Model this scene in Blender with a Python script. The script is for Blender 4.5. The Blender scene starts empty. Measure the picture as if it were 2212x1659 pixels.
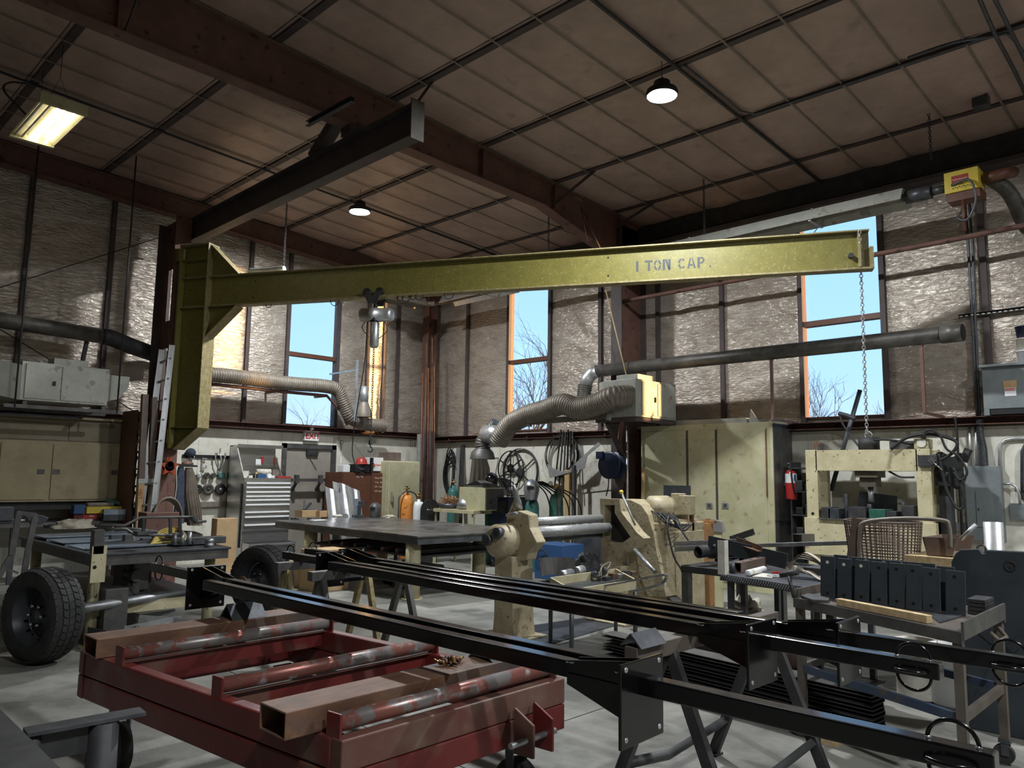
import bpy, math, random
from mathutils import Vector, Matrix, noise
random.seed(7)
C = bpy.context.scene.collection
scn = bpy.context.scene
PI = math.pi
V = Vector
# ------------------------------------------------------------------ camera
EYE = V((0, 0, 1.6)); FPX = 1650.0
ROT = Matrix(((0.6974275, -0.0951644, -0.7103088), (-0.7165084, -0.0725200, -0.6937987), (0.0145134, 0.9928165, -0.1187635)))
cam = bpy.data.cameras.new('camera'); camo = bpy.data.objects.new('camera', cam); C.objects.link(camo)
cam.sensor_width = 36; cam.lens = FPX / 2212 * 36; cam.clip_start = .05; cam.clip_end = 400
camo.matrix_world = Matrix.Translation(EYE) @ ROT.to_4x4()
scn.camera = camo
# where a sight line of the survey photograph meets a real plane of the building
def ray(px, py): return ROT @ V((px - 1106, -(py - 829.5), -FPX))
def onX(px, py, x): d = ray(px, py); return EYE + d * (x / d.x)
def onY(px, py, y): d = ray(px, py); return EYE + d * (y / d.y)
def onZ(px, py, z): d = ray(px, py); return EYE + d * ((z - 1.6) / d.z)
# ------------------------------------------------------------------ light and exposure
scn.view_settings.view_transform = 'Standard'; scn.view_settings.look = 'None'
scn.view_settings.gamma = 1; scn.view_settings.use_curve_mapping = False
scn.view_settings.exposure = 1.8
SUN_DIR = V((-.47, .88, -.012))
sl = bpy.data.lights.new('sun', 'SUN'); so = bpy.data.objects.new('sun', sl); C.objects.link(so)
sl.energy = 6; sl.color = (1, .56, .2); sl.angle = .035
so.rotation_euler = SUN_DIR.to_track_quat('-Z', 'Y').to_euler(); so.location = (30, -30, 10)
LED_STRENGTH = 430.0; TUBE_STRENGTH = 4.0
w = bpy.data.worlds.new('sky'); scn.world = w; w.use_nodes = True
nt = w.node_tree; nt.nodes.clear()
tc = nt.nodes.new('ShaderNodeTexCoord'); sx = nt.nodes.new('ShaderNodeSeparateXYZ')
rp = nt.nodes.new('ShaderNodeValToRGB'); bg = nt.nodes.new('ShaderNodeBackground'); wo = nt.nodes.new('ShaderNodeOutputWorld')
nt.links.new(tc.outputs['Generated'], sx.inputs[0]); nt.links.new(sx.outputs[2], rp.inputs[0])
nt.links.new(rp.outputs[0], bg.inputs[0]); nt.links.new(bg.outputs[0], wo.inputs[0])
rp.color_ramp.elements[0].position = .0; rp.color_ramp.elements[0].color = (.62, .74, .93, 1)
rp.color_ramp.elements[1].position = .4; rp.color_ramp.elements[1].color = (.30, .58, .95, 1)
e = rp.color_ramp.elements.new(.12); e.color = (.42, .68, .94, 1)
bg.inputs[1].default_value = .47
# ------------------------------------------------------------------ materials
M = {}
def mat(name, c, c2=None, rough=.5, metal=0, sc=4, thr=(.4, .62), bump=0, bs=None, st=(1, 1, 1), det=8, c3=None, sc3=18, thr3=(.6, .68), coat=0, rough2=None, spec=.5):
    m = bpy.data.materials.new(name); m.use_nodes = True; M[name] = m
    n = m.node_tree; b = n.nodes['Principled BSDF']; L = n.links.new
    b.inputs['Base Color'].default_value = (*c, 1); b.inputs['Roughness'].default_value = rough
    b.inputs['Metallic'].default_value = metal; b.inputs['Coat Weight'].default_value = coat
    b.inputs['Coat Roughness'].default_value = .08; b.inputs['Specular IOR Level'].default_value = spec
    if c2 or bump:
        t = n.nodes.new('ShaderNodeTexCoord'); mp = n.nodes.new('ShaderNodeMapping'); mp.inputs['Scale'].default_value = st
        L(t.outputs['Object'], mp.inputs[0])
    if c2:
        z = n.nodes.new('ShaderNodeTexNoise'); z.inputs['Scale'].default_value = sc; z.inputs['Detail'].default_value = det; z.inputs['Roughness'].default_value = .65
        L(mp.outputs[0], z.inputs[0]); r = n.nodes.new('ShaderNodeValToRGB'); L(z.outputs[0], r.inputs[0])
        r.color_ramp.elements[0].position, r.color_ramp.elements[1].position = thr
        r.color_ramp.elements[0].color = (*c, 1); r.color_ramp.elements[1].color = (*c2, 1); out = r.outputs[0]
        if rough2 is not None:
            mr = n.nodes.new('ShaderNodeMapRange'); L(z.outputs[0], mr.inputs[0]); mr.inputs[1].default_value, mr.inputs[2].default_value = thr
            mr.inputs[3].default_value = rough; mr.inputs[4].default_value = rough2; L(mr.outputs[0], b.inputs['Roughness'])
        if c3:
            z3 = n.nodes.new('ShaderNodeTexNoise'); z3.inputs['Scale'].default_value = sc3; z3.inputs['Detail'].default_value = 6
            L(mp.outputs[0], z3.inputs[0]); r3 = n.nodes.new('ShaderNodeValToRGB'); L(z3.outputs[0], r3.inputs[0])
            r3.color_ramp.elements[0].position, r3.color_ramp.elements[1].position = thr3
            mx = n.nodes.new('ShaderNodeMix'); mx.data_type = 'RGBA'; L(r3.outputs[0], mx.inputs[0]); L(out, mx.inputs[6]); mx.inputs[7].default_value = (*c3, 1); out = mx.outputs[2]
        L(out, b.inputs['Base Color'])
    if bump:
        z2 = n.nodes.new('ShaderNodeTexNoise'); z2.inputs['Scale'].default_value = bs or sc * 4; z2.inputs['Detail'].default_value = 5; z2.inputs['Distortion'].default_value = .72
        L(mp.outputs[0], z2.inputs[0]); bp = n.nodes.new('ShaderNodeBump'); bp.inputs['Strength'].default_value = bump; bp.inputs['Distance'].default_value = .03
        L(z2.outputs[0], bp.inputs['Height']); L(bp.outputs[0], b.inputs['Normal'])
    return m
def emi(name, c, s):
    m = bpy.data.materials.new(name); m.use_nodes = True; M[name] = m; b = m.node_tree.nodes['Principled BSDF']
    b.inputs['Base Color'].default_value = (*c, 1); b.inputs['Emission Color'].default_value = (*c, 1); b.inputs['Emission Strength'].default_value = s
mat('floor', (.135, .135, .12), (.27, .265, .235), .42, sc=1.1, thr=(.38, .6), bump=.12, bs=30, c3=(.12, .12, .105), sc3=2.3, thr3=(.6, .78), rough2=.62, spec=.35)
mat('quilt', (.42, .36, .30), (.56, .50, .43), .30, metal=.45, sc=1.6, bump=1.0, bs=9, st=(1, 1, 3.0), c3=(.26, .19, .14), sc3=2.6, thr3=(.58, .8))
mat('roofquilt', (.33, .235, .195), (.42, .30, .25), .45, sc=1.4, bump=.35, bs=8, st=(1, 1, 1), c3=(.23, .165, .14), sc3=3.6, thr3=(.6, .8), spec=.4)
mat('liner', (.60, .58, .49), (.72, .70, .62), .6, sc=3, c3=(.30, .25, .17), sc3=7, thr3=(.62, .8), bump=.1)
mat('linerdark', (.20, .19, .17), (.28, .26, .22), .7, sc=3)
mat('redox', (.125, .065, .052), (.165, .085, .066), .62, sc=3, c3=(.05, .03, .03), sc3=8, bump=.1, spec=.3)
mat('redoxdark', (.065, .052, .052), (.09, .07, .066), .6, sc=3, spec=.3)
mat('purlin', (.05, .04, .04), (.08, .055, .05), .6, sc=5, spec=.3)
mat('yellow', (.13, .115, .027), (.175, .155, .035), .42, sc=9, thr=(.3, .7), c3=(.24, .21, .09), sc3=34, thr3=(.58, .72), bump=.06, bs=60)
mat('yellowdirty', (.19, .15, .06), (.28, .24, .12), .55, sc=14, c3=(.16, .11, .05), sc3=30, thr3=(.55, .7))
mat('dkgrime_shade', (.06, .052, .04), (.09, .075, .05), .6, sc=8)
mat('stencil', (.045, .05, .055), rough=.7)
mat('cream', (.42, .395, .235), (.50, .47, .31), .5, sc=3, c3=(.28, .23, .13), sc3=9, thr3=(.6, .76), bump=.04)
mat('creamrust', (.44, .39, .235), (.53, .48, .31), .5, sc=5, c3=(.12, .075, .04), sc3=26, thr3=(.64, .70), bump=.1)
mat('cupboard', (.33, .27, .155), (.40, .335, .205), .6, sc=2.2, c3=(.22, .17, .10), sc3=3, thr3=(.58, .85))
mat('cupboarddark', (.19, .16, .10), (.25, .21, .14), .6, sc=2.2)
mat('blackgloss', (.003, .003, .0035), rough=.2, coat=.25, spec=.35)
mat('weld', (.35, .36, .38), (.02, .02, .02), .3, metal=.6, sc=60)
mat('redpaint', (.105, .013, .012), (.135, .019, .016), .42, sc=3, c3=(.13, .075, .055), sc3=4, thr3=(.54, .7), bump=.08)
mat('rustpaint', (.075, .062, .052), (.11, .09, .07), .6, sc=5, c3=(.10, .04, .03), sc3=4, thr3=(.6, .75))
mat('rusty', (.115, .055, .032), (.225, .125, .075), .58, sc=4.5, st=(.6, 2, 1), c3=(.08, .068, .065), sc3=5, thr3=(.5, .68), metal=.25, bump=.08, bs=40)
mat('rustred', (.125, .06, .045), (.10, .022, .018), .55, sc=3, c3=(.16, .10, .07), sc3=6, thr3=(.5, .7))
mat('rollbar', (.26, .10, .08), (.22, .20, .19), .35, sc=7, thr=(.49, .52), metal=.45, c3=(.5, .48, .46), sc3=12, thr3=(.62, .7))
mat('steel', (.32, .33, .34), (.45, .46, .47), .35, metal=.8, sc=8, rough2=.5)
mat('rollsteel', (.33, .335, .33), (.43, .43, .42), .42, metal=.55, sc=30)
mat('mill', (.055, .062, .07), (.10, .105, .115), .42, metal=.5, sc=5, bump=.04)
mat('plate', (.036, .046, .056), (.056, .067, .078), .5, metal=.25, sc=4, bump=.03)
mat('bluesteel', (.22, .27, .33), (.32, .38, .44), .4, metal=.5, sc=4)
mat('dark', (.02, .02, .022), (.04, .04, .04), .6, sc=6)
mat('black', (.009, .009, .01), rough=.55)
mat('rubber', (.013, .013, .0135), (.028, .027, .026), .75, sc=9, bump=.1)
mat('hole', (.002, .002, .002), rough=.9)
mat('galv', (.42, .43, .43), (.54, .55, .55), .4, metal=.7, sc=12)
mat('duct', (.17, .145, .115), (.23, .20, .16), .5, metal=.15, sc=8, bump=.1)
mat('ductdark', (.065, .062, .055), (.12, .11, .095), .45, metal=.3, sc=6)
mat('tabletop', (.10, .10, .098), (.18, .175, .165), .26, metal=.6, sc=3, rough2=.42)
mat('castcream', (.33, .275, .17), (.43, .37, .245), .5, sc=6, c3=(.12, .085, .05), sc3=20, thr3=(.6, .7), bump=.15)
mat('filter', (.34, .35, .31), (.43, .43, .38), .45, metal=.2, sc=4, c3=(.25, .24, .19), sc3=8)
mat('elecgrey', (.16, .185, .19), (.20, .22, .225), .45, sc=5)
mat('stainless', (.42, .42, .42), (.56, .54, .50), .28, metal=.9, sc=3, st=(1, 1, 14))
mat('alu', (.60, .62, .64), (.80, .80, .80), .3, metal=.85, sc=4, st=(6, 6, .6))
mat('cardboard', (.42, .28, .14), (.50, .35, .19), .8, sc=4)
mat('wood', (.46, .33, .17), (.62, .47, .27), .65, sc=4, st=(1, 8, 8))
mat('lumber', (.50, .33, .15), (.58, .41, .2), .6, sc=4)
mat('brownlumber', (.12, .085, .07), (.18, .125, .10), .5, sc=3)
mat('orangerust', (.34, .17, .06), (.26, .14, .07), .6, sc=7, c3=(.12, .07, .04), sc3=14)
mat('orange', (.60, .22, .05), (.76, .30, .06), .45, sc=6, c3=(.3, .1, .03), sc3=14)
mat('redplastic', (.35, .035, .025), rough=.4)
mat('orangered', (.62, .10, .03), rough=.45)
mat('extred', (.42, .03, .03), rough=.3, coat=.5)
mat('white', (.75, .76, .76), (.82, .82, .82), .5, sc=8)
mat('offwhite', (.52, .49, .42), (.66, .63, .55), .7, sc=8, c3=(.25, .22, .16), sc3=10)
mat('green', (.018, .085, .058), (.03, .115, .08), .4, sc=8, c3=(.10, .13, .10), sc3=22)
mat('teal', (.04, .15, .135), (.06, .19, .17), .4, sc=8)
mat('navy', (.004, .011, .038), (.007, .017, .05), .4, sc=6)
mat('blue', (.025, .07, .18), rough=.5)
mat('bluerail', (.03, .05, .09), (.05, .07, .11), .55, sc=5, c3=(.10, .07, .05), sc3=9)
mat('denim', (.025, .035, .06), (.045, .06, .09), .85, sc=10)
mat('apron', (.10, .08, .06), (.15, .12, .09), .8, sc=5)
mat('brown', (.10, .038, .02), (.13, .05, .028), .5, sc=5)
mat('doorgrey', (.26, .235, .20), (.31, .285, .245), .55, sc=3)
mat('glove', (.36, .32, .25), (.5, .46, .38), .85, sc=12)
mat('heatyellow', (.60, .46, .05), rough=.45)
mat('chrome', (.6, .6, .6), rough=.2, metal=1)
mat('brass', (.5, .32, .1), rough=.3, metal=1)
mat('copperwire', (.45, .25, .12), rough=.4, metal=.6)
mat('chalk', (.62, .55, .42), rough=.9)
mat('redpaintplain', (.5, .04, .03), rough=.6)
mat('trowel', (.075, .073, .072), (.125, .12, .113), .5, metal=.4, sc=6)
mat('bark', (.05, .05, .055), (.075, .07, .07), .9, sc=6)
mat('grass', (.12, .13, .06), (.2, .19, .1), .9, sc=2)
mat('yellowcord', (.55, .42, .10), rough=.6)
emi('led', (.93, .97, 1), LED_STRENGTH); emi('tubelamp', (1, .90, .68), TUBE_STRENGTH)
g = bpy.data.materials.new('pane'); g.use_nodes = True; M['pane'] = g; n = g.node_tree; n.nodes.clear()
a = n.nodes.new('ShaderNodeBsdfTransparent'); b_ = n.nodes.new('ShaderNodeBsdfGlossy'); mx = n.nodes.new('ShaderNodeMixShader'); o = n.nodes.new('ShaderNodeOutputMaterial')
a.inputs[0].default_value = (.94, .96, 1, 1); b_.inputs[1].default_value = .08; mx.inputs[0].default_value = .06
n.links.new(a.outputs[0], mx.inputs[1]); n.links.new(b_.outputs[0], mx.inputs[2]); n.links.new(mx.outputs[0], o.inputs[0])
# ------------------------------------------------------------------ mesh builder
def frame(d, up=None):
    d = V(d).normalized(); up = V(up) if up is not None else V((0, 0, 1))
    if abs(d.dot(up.normalized())) > .97: up = V((1, 0, 0)) if abs(d.x) < .9 else V((0, 1, 0))
    r = d.cross(up).normalized(); return r, r.cross(d).normalized()
class MB:
    def __init__(s): s.v = []; s.f = []; s.s = []
    def add(s, vs, fs, sm=False):
        k = len(s.v); s.v += [V(p) for p in vs]; s.f += [tuple(i + k for i in f) for f in fs]; s.s += [sm] * len(fs); return s
    def box(s, x0, x1, y0, y1, z0, z1):
        return s.add([(x0, y0, z0), (x1, y0, z0), (x1, y1, z0), (x0, y1, z0), (x0, y0, z1), (x1, y0, z1), (x1, y1, z1), (x0, y1, z1)],
                     [(3, 2, 1, 0), (4, 5, 6, 7), (0, 1, 5, 4), (1, 2, 6, 5), (2, 3, 7, 6), (3, 0, 4, 7)])
    def prof(s, pts, p0, p1, up=None, pts1=None):
        p0 = V(p0); p1 = V(p1); r, u = frame(p1 - p0, up); n = len(pts); q = pts1 or pts
        return s.add([p0 + r * a + u * b for a, b in pts] + [p1 + r * a + u * b for a, b in q],
                     [(i, (i + 1) % n, n + (i + 1) % n, n + i) for i in range(n)] + [tuple(range(n))[::-1], tuple(range(n, 2 * n))])
    def bar(s, p0, p1, w_, h, up=None): a = w_ / 2; b = h / 2; return s.prof([(-a, -b), (a, -b), (a, b), (-a, b)], p0, p1, up)
    def rtube(s, p0, p1, w_, h, t, up=None):  # hollow rectangular tube
        p0 = V(p0); p1 = V(p1); r, u = frame(p1 - p0, up)
        vs = []
        for p in (p0, p1):
            for a, b in ((w_ / 2, h / 2), (w_ / 2 - t, h / 2 - t)):
                vs += [p - r * a - u * b, p + r * a - u * b, p + r * a + u * b, p - r * a + u * b]
        fs = []
        for i in range(4):
            j = (i + 1) % 4; fs += [(i, j, 8 + j, 8 + i), (4 + j, 4 + i, 12 + i, 12 + j), (j, i, 4 + i, 4 + j), (8 + i, 8 + j, 12 + j, 12 + i)]
        return s.add(vs, fs)
    def ib(s, p0, p1, w_, h, tf=.012, tw=.01, up=None):
        a = w_ / 2; b = h / 2; t = tw / 2
        return s.prof([(-a, -b), (a, -b), (a, -b + tf), (t, -b + tf), (t, b - tf), (a, b - tf), (a, b), (-a, b), (-a, b - tf), (-t, b - tf), (-t, -b + tf), (-a, -b + tf)], p0, p1, up)
    def chan(s, p0, p1, w_, h, t=.01, up=None):  # C section, open towards +right
        a = w_ / 2; b = h / 2
        return s.prof([(-a, -b), (a, -b), (a, -b + t), (-a + t, -b + t), (-a + t, b - t), (a, b - t), (a, b), (-a, b)], p0, p1, up)
    def ang(s, p0, p1, w_, t=.006, up=None, sx=1):
        return s.prof([(0, 0), (sx * w_, 0), (sx * w_, t), (sx * t, t), (sx * t, w_), (0, w_)], p0, p1, up)
    def cyl(s, p0, p1, r, r2=None, n=16, cap=True):
        p0 = V(p0); p1 = V(p1); r2 = r if r2 is None else r2; x, u = frame(p1 - p0)
        k = len(s.v); cs = [(math.cos(2 * PI * i / n), math.sin(2 * PI * i / n)) for i in range(n)]
        s.add([p0 + (x * c + u * q) * r for c, q in cs] + [p1 + (x * c + u * q) * r2 for c, q in cs], [(i, (i + 1) % n, n + (i + 1) % n, n + i) for i in range(n)], True)
        if cap: s.f += [tuple(range(k, k + n))[::-1], tuple(range(k + n, k + 2 * n))]; s.s += [False] * 2
        return s
    def tube(s, pts, r, n=10, rad=None, cap=True):
        pts = [V(p) for p in pts]; k = len(s.v); m = len(pts); pr = None
        for i, p in enumerate(pts):
            d = (pts[min(i + 1, m - 1)] - pts[max(i - 1, 0)]).normalized()
            if pr is None: x, u = frame(d)
            else: x = (pr - d * pr.dot(d)).normalized(); u = x.cross(d)
            pr = x; q = rad[i] if rad else r
            s.v += [p + (x * math.cos(2 * PI * j / n) + u * math.sin(2 * PI * j / n)) * q for j in range(n)]
        for i in range(m - 1):
            for j in range(n):
                a = k + i * n + j; b = k + i * n + (j + 1) % n; s.f.append((a, b, b + n, a + n)); s.s.append(True)
        if cap: s.f += [tuple(range(k, k + n))[::-1], tuple(range(k + (m - 1) * n, k + m * n))]; s.s += [False] * 2
        return s
    def lathe(s, prof, o=(0, 0, 0), ax=(0, 0, 1), n=24):
        o = V(o); ax = V(ax).normalized(); x, u = frame(ax); m = len(prof)
        return s.add([o + ax * h + (x * math.cos(2 * PI * j / n) + u * math.sin(2 * PI * j / n)) * r for r, h in prof for j in range(n)],
                     [(i * n + j, i * n + (j + 1) % n, (i + 1) * n + (j + 1) % n, (i + 1) * n + j) for i in range(m - 1) for j in range(n)], True)
    def torus(s, c, ax, R, r, n=32, m=8, a0=0, a1=2 * PI):
        x, u = frame(ax); c = V(c); full = abs(a1 - a0 - 2 * PI) < 1e-6
        pts = [c + (x * math.cos(a0 + (a1 - a0) * i / n) + u * math.sin(a0 + (a1 - a0) * i / n)) * R for i in range(n + 1)]
        return s.tube(pts, r, m, cap=not full)
    def prism(s, pts, vec):
        n = len(pts); vec = V(vec)
        return s.add([V(p) for p in pts] + [V(p) + vec for p in pts], [(i, (i + 1) % n, n + (i + 1) % n, n + i) for i in range(n)] + [tuple(range(n))[::-1], tuple(range(n, 2 * n))])
    def ball(s, c, r, sc=(1, 1, 1), n=14, m=9):
        c = V(c)
        vs = [c + V((r * sc[0] * math.sin(PI * i / m) * math.cos(2 * PI * j / n), r * sc[1] * math.sin(PI * i / m) * math.sin(2 * PI * j / n), r * sc[2] * math.cos(PI * i / m))) for i in range(m + 1) for j in range(n)]
        return s.add(vs, [(i * n + j, i * n + (j + 1) % n, (i + 1) * n + (j + 1) % n, (i + 1) * n + j) for i in range(m) for j in range(n)], True)
    def build(s, name, m, parent=None, bev=0, label=None):
        me = bpy.data.meshes.new(name)
        if parent is None:
            xs = [p.x for p in s.v]; ys = [p.y for p in s.v]; o = V(((min(xs) + max(xs)) / 2, (min(ys) + max(ys)) / 2, min(p.z for p in s.v))); inv = Matrix.Translation(-o)
        else:
            root = parent
            while root.parent: root = root.parent
            inv = root.matrix_basis.inverted() if root.type == 'EMPTY' else Matrix.Translation(-root.location)
        me.from_pydata([inv @ p for p in s.v], [], s.f); me.polygons.foreach_set('use_smooth', s.s)
        me.materials.append(M[m] if isinstance(m, str) else m); me.update()
        ob = bpy.data.objects.new(name, me); C.objects.link(ob)
        if parent is None: ob.location = o
        else: ob.parent = parent
        if bev:
            bm_ = ob.modifiers.new('bevel', 'BEVEL'); bm_.width = bev; bm_.segments = 2; bm_.limit_method = 'ANGLE'; bm_.angle_limit = .7
        if label: ob['label'] = label
        return ob
def tag(o, label, cat, group=None, kind=None):
    o['label'] = label; o['category'] = cat
    if group: o['group'] = group
    if kind: o['kind'] = kind
    return o
def thing(name, label, cat, loc=(0, 0, 0), rz=0, group=None):
    o = bpy.data.objects.new(name, None); C.objects.link(o); o.empty_display_size = .1
    o.matrix_basis = Matrix.Translation(V(loc)) @ Matrix.Rotation(rz, 4, 'Z')
    return tag(o, label, cat, group)
def struct(o): o['kind'] = 'structure'; return o
def dup(root, loc=None, rz=None, label=None, group=None):
    def cp(o, par):
        c = o.copy(); C.objects.link(c)
        if par: c.parent = par
        for ch in [q for q in bpy.data.objects if q.parent == o and q.name in kids]: cp(ch, c)
        return c
    kids = {q.name for q in bpy.data.objects if q.parent}
    r = cp(root, None)
    m0 = root.matrix_basis.copy()
    if loc is not None or rz is not None:
        l = V(loc) if loc is not None else m0.to_translation()
        r.matrix_basis = Matrix.Translation(l) @ (Matrix.Rotation(rz, 4, 'Z') if rz is not None else m0.to_3x3().to_4x4())
    if label: r['label'] = label
    if group: r['group'] = group
    return r
ORD = ('first', 'second', 'third', 'fourth', 'fifth', 'sixth', 'seventh', 'eighth', 'ninth')
def arc(c, R, a0, a1, n, ax1, ax2):
    c = V(c); return [c + V(ax1) * R * math.cos(a0 + (a1 - a0) * i / n) + V(ax2) * R * math.sin(a0 + (a1 - a0) * i / n) for i in range(n + 1)]
def spline(pts, k=8):
    P = [V(p) for p in pts]; P = [P[0] * 2 - P[1]] + P + [P[-1] * 2 - P[-2]]; out = []
    for i in range(1, len(P) - 2):
        for j in range(k):
            t = j / k; a, b, c, d = P[i - 1:i + 3]
            out.append(.5 * ((2 * b) + (c - a) * t + (2 * a - 5 * b + 4 * c - d) * t * t + (3 * b - a - 3 * c + d) * t ** 3))
    return out + [P[-2]]
def resamp(pts, ds):
    out = [pts[0]]; acc = 0
    for a, b in zip(pts, pts[1:]):
        L = (b - a).length
        while acc + L >= ds:
            t = (ds - acc) / L; a = a.lerp(b, t); out.append(a); L = (b - a).length; acc = 0
        acc += L
    return out
def ribbed(mb, pts, r, pitch=.03, depth=.01, n=18):
    depth *= 1.6
    q = resamp(spline(pts, 12), pitch / 4); return mb.tube(q, r, n, rad=[r + depth * (0, .75, 1, .75)[i % 4] for i in range(len(q))])
def chain(mb, p0, p1, link=.035, r=.004):
    p0 = V(p0); p1 = V(p1); L = (p1 - p0).length; n = max(2, int(L / (link * .72))); d = (p1 - p0) / n; dd = d.normalized()
    for i in range(n):
        c = p0 + d * (i + .5); x = V((1, 0, 0)) if i % 2 else V((0, 1, 0))
        x = (x - dd * x.dot(dd)).normalized(); h = link / 2; w2 = link * .28
        pts = [c + dd * (h - w2) * sg + (x * math.cos(t) + dd * math.sin(t)) * w2 for sg, ts in ((1, (0, PI / 2, PI)), (-1, (PI, 1.5 * PI, 2 * PI))) for t in ts]
        mb.tube(pts + [pts[0]], r, 5, cap=False)
    return mb
def text3d(body, size, origin, xdir, ydir, depth, name, m, parent, label=None, spx=1.0, font_off=0):
    cu = bpy.data.curves.new(name, 'FONT'); cu.body = body; cu.size = size; cu.extrude = depth; cu.space_character = spx; cu.offset = font_off
    tmp = bpy.data.objects.new('tmp', cu); C.objects.link(tmp)
    dg = bpy.context.evaluated_depsgraph_get(); me = bpy.data.meshes.new_from_object(tmp.evaluated_get(dg)); bpy.data.objects.remove(tmp)
    x = V(xdir).normalized(); y = V(ydir).normalized(); z = x.cross(y)
    R = Matrix((x, y, z)).transposed().to_4x4(); T = Matrix.Translation(V(origin)) @ R
    root = parent
    while root and root.parent: root = root.parent
    if root: T = (root.matrix_basis.inverted() if root.type == 'EMPTY' else Matrix.Translation(-root.location)) @ T
    me.transform(T); me.materials.clear(); me.materials.append(M[m]); me.name = name
    ob = bpy.data.objects.new(name, me); C.objects.link(ob)
    if parent: ob.parent = parent
    if label: ob['label'] = label
    return ob
# ================================================================== the building
YA, XB, XL, YF = 13.4, 11.1, -7.0, -9.0
def zr(x): return 6.05 + .05 * (XB - x)
struct(MB().box(XL - .2, XB + .2, YF - .2, YA + .2, -.15, 0).build('floor', 'floor'))
for x in (-1.6, 3.0, 7.6):   # saw-cut joints
    struct(MB().box(x - .004, x + .004, YF, YA, .0, .0012).build('trim_1', 'hole'))
for y in (-1, 3.4, 7.9): struct(MB().box(XL, XB, y - .004, y + .004, .0, .0012).build('trim_1', 'hole'))
# roof facing, pillowed between purlins and seams
PUR = [10.2, 8.65, 7.1, 5.5, 3.88, 2.3, .75, -.8]
SEAM = [4.4 + .63 * k for k in range(-7, 15)]
def ceilmesh():
    mb = MB(); xs = []; e = [XB + .1] + PUR + [-2.35]
    for a, b in zip(e, e[1:]): xs += [(a + (b - a) * i / 14, i / 14, e.index(a)) for i in range(14)]
    xs.append((-2.35, 0, 8)); ys = [(SEAM[0] + .63 * k / 8, (k % 8) / 8) for k in range(8 * 22) if SEAM[0] + .63 * k / 8 < YA + .05] + [(YA + .1, 0)]
    for x, u, bay in xs:
        amp = (.05, .06, .035, .02, .018, .018, .02, .02, .02)[bay]
        for y, v in ys:
            h = abs(math.sin(PI * u)) ** .5 * (.35 + .65 * abs(math.sin(PI * v)) ** .6)
            nz = noise.noise(V((x * 2.2, y * 3.1, 1))) * (amp * .55)+ noise.noise(V((x * 9, y * 2, 4))) * amp * .22 * (1.5 - h)
            mb.v.append(V((x, y, zr(x) - amp * h - nz * h)))
    m = len(ys)
    for i in range(len(xs) - 1):
        for j in range(m - 1): mb.f.append((i * m + j, i * m + j + 1, (i + 1) * m + j + 1, (i + 1) * m + j)); mb.s.append(True)
    return mb
struct(ceilmesh().build('ceiling', 'roofquilt'))
mb = MB().add([(XL - .2, YF - .2, zr(XL)), (XB + .2, YF - .2, zr(XB) + .1), (XB + .2, YA + .2, zr(XB) + .1), (XL - .2, YA + .2, zr(XL))], [(3, 2, 1, 0)])
mb.prism([(XL - .2, YF - .2, zr(XL) + .06), (XB + .2, YF - .2, zr(XB) + .16), (XB + .2, YA + .2, zr(XB) + .16), (XL - .2, YA + .2, zr(XL) + .06)], (0, 0, .2))
struct(mb.build('ceiling', 'roofquilt'))
for x in PUR:
    z = zr(x); mb = MB().prof([(-.045, -.03), (.045, -.03), (.045, -.022), (-.036, -.022), (-.036, .15), (-.045, .15)], (x, YF, z), (x, YA, z))
    mb.bar((x - .09, YF, z + .0), (x - .09, YA, z + .0), .012, .012)
    struct(mb.build('trim_2', 'purlin'))
for k, y in enumerate(SEAM):      # straps along the seams
    if y > YA: continue
    struct(MB().prof([(-.012, -.034), (.012, -.034), (.012, -.03), (-.012, -.03)], (-2.3, y, zr(-2.3)), (XB, y, zr(XB))).build('trim_3', 'duct'))
# ---- walls
def wall(name, axis, c, rng, wins, th=.1, top=6.3, m='linerdark'):
    mb = MB(); u0 = rng[0]
    def b(a, d, z0, z1):
        if axis == 'Y': mb.box(a, d, c, c + th, z0, z1)
        else: mb.box(c, c + th, a, d, z0, z1)
    for a, d, z0, z1 in sorted(wins): b(u0, a, 0, top); b(a, d, 0, z0); b(a, d, z1, top); u0 = d
    b(u0, rng[1], 0, top); return struct(mb.build(name, m))
W1 = (7.42, 8.56, 2.50, 5.15); D1 = (7.50, 8.54, 0, 2.08); W2 = (9.78, 10.92, 2.48, 5.42); W3 = (3.60, 4.77, 2.48, 5.42)
wall('wall_back', 'Y', YA, (XL, XB + .2), [W1], top=7)
wall('wall_right', 'X', XB, (YF, YA + .2), [W2, W3])
struct(MB().box(XL - .2, XL, YF, YA, 0, 7).build('wall_left', 'linerdark'))
struct(MB().box(XL, XB, YF - .2, YF, 0, 7).build('wall_front', 'liner'))
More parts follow.
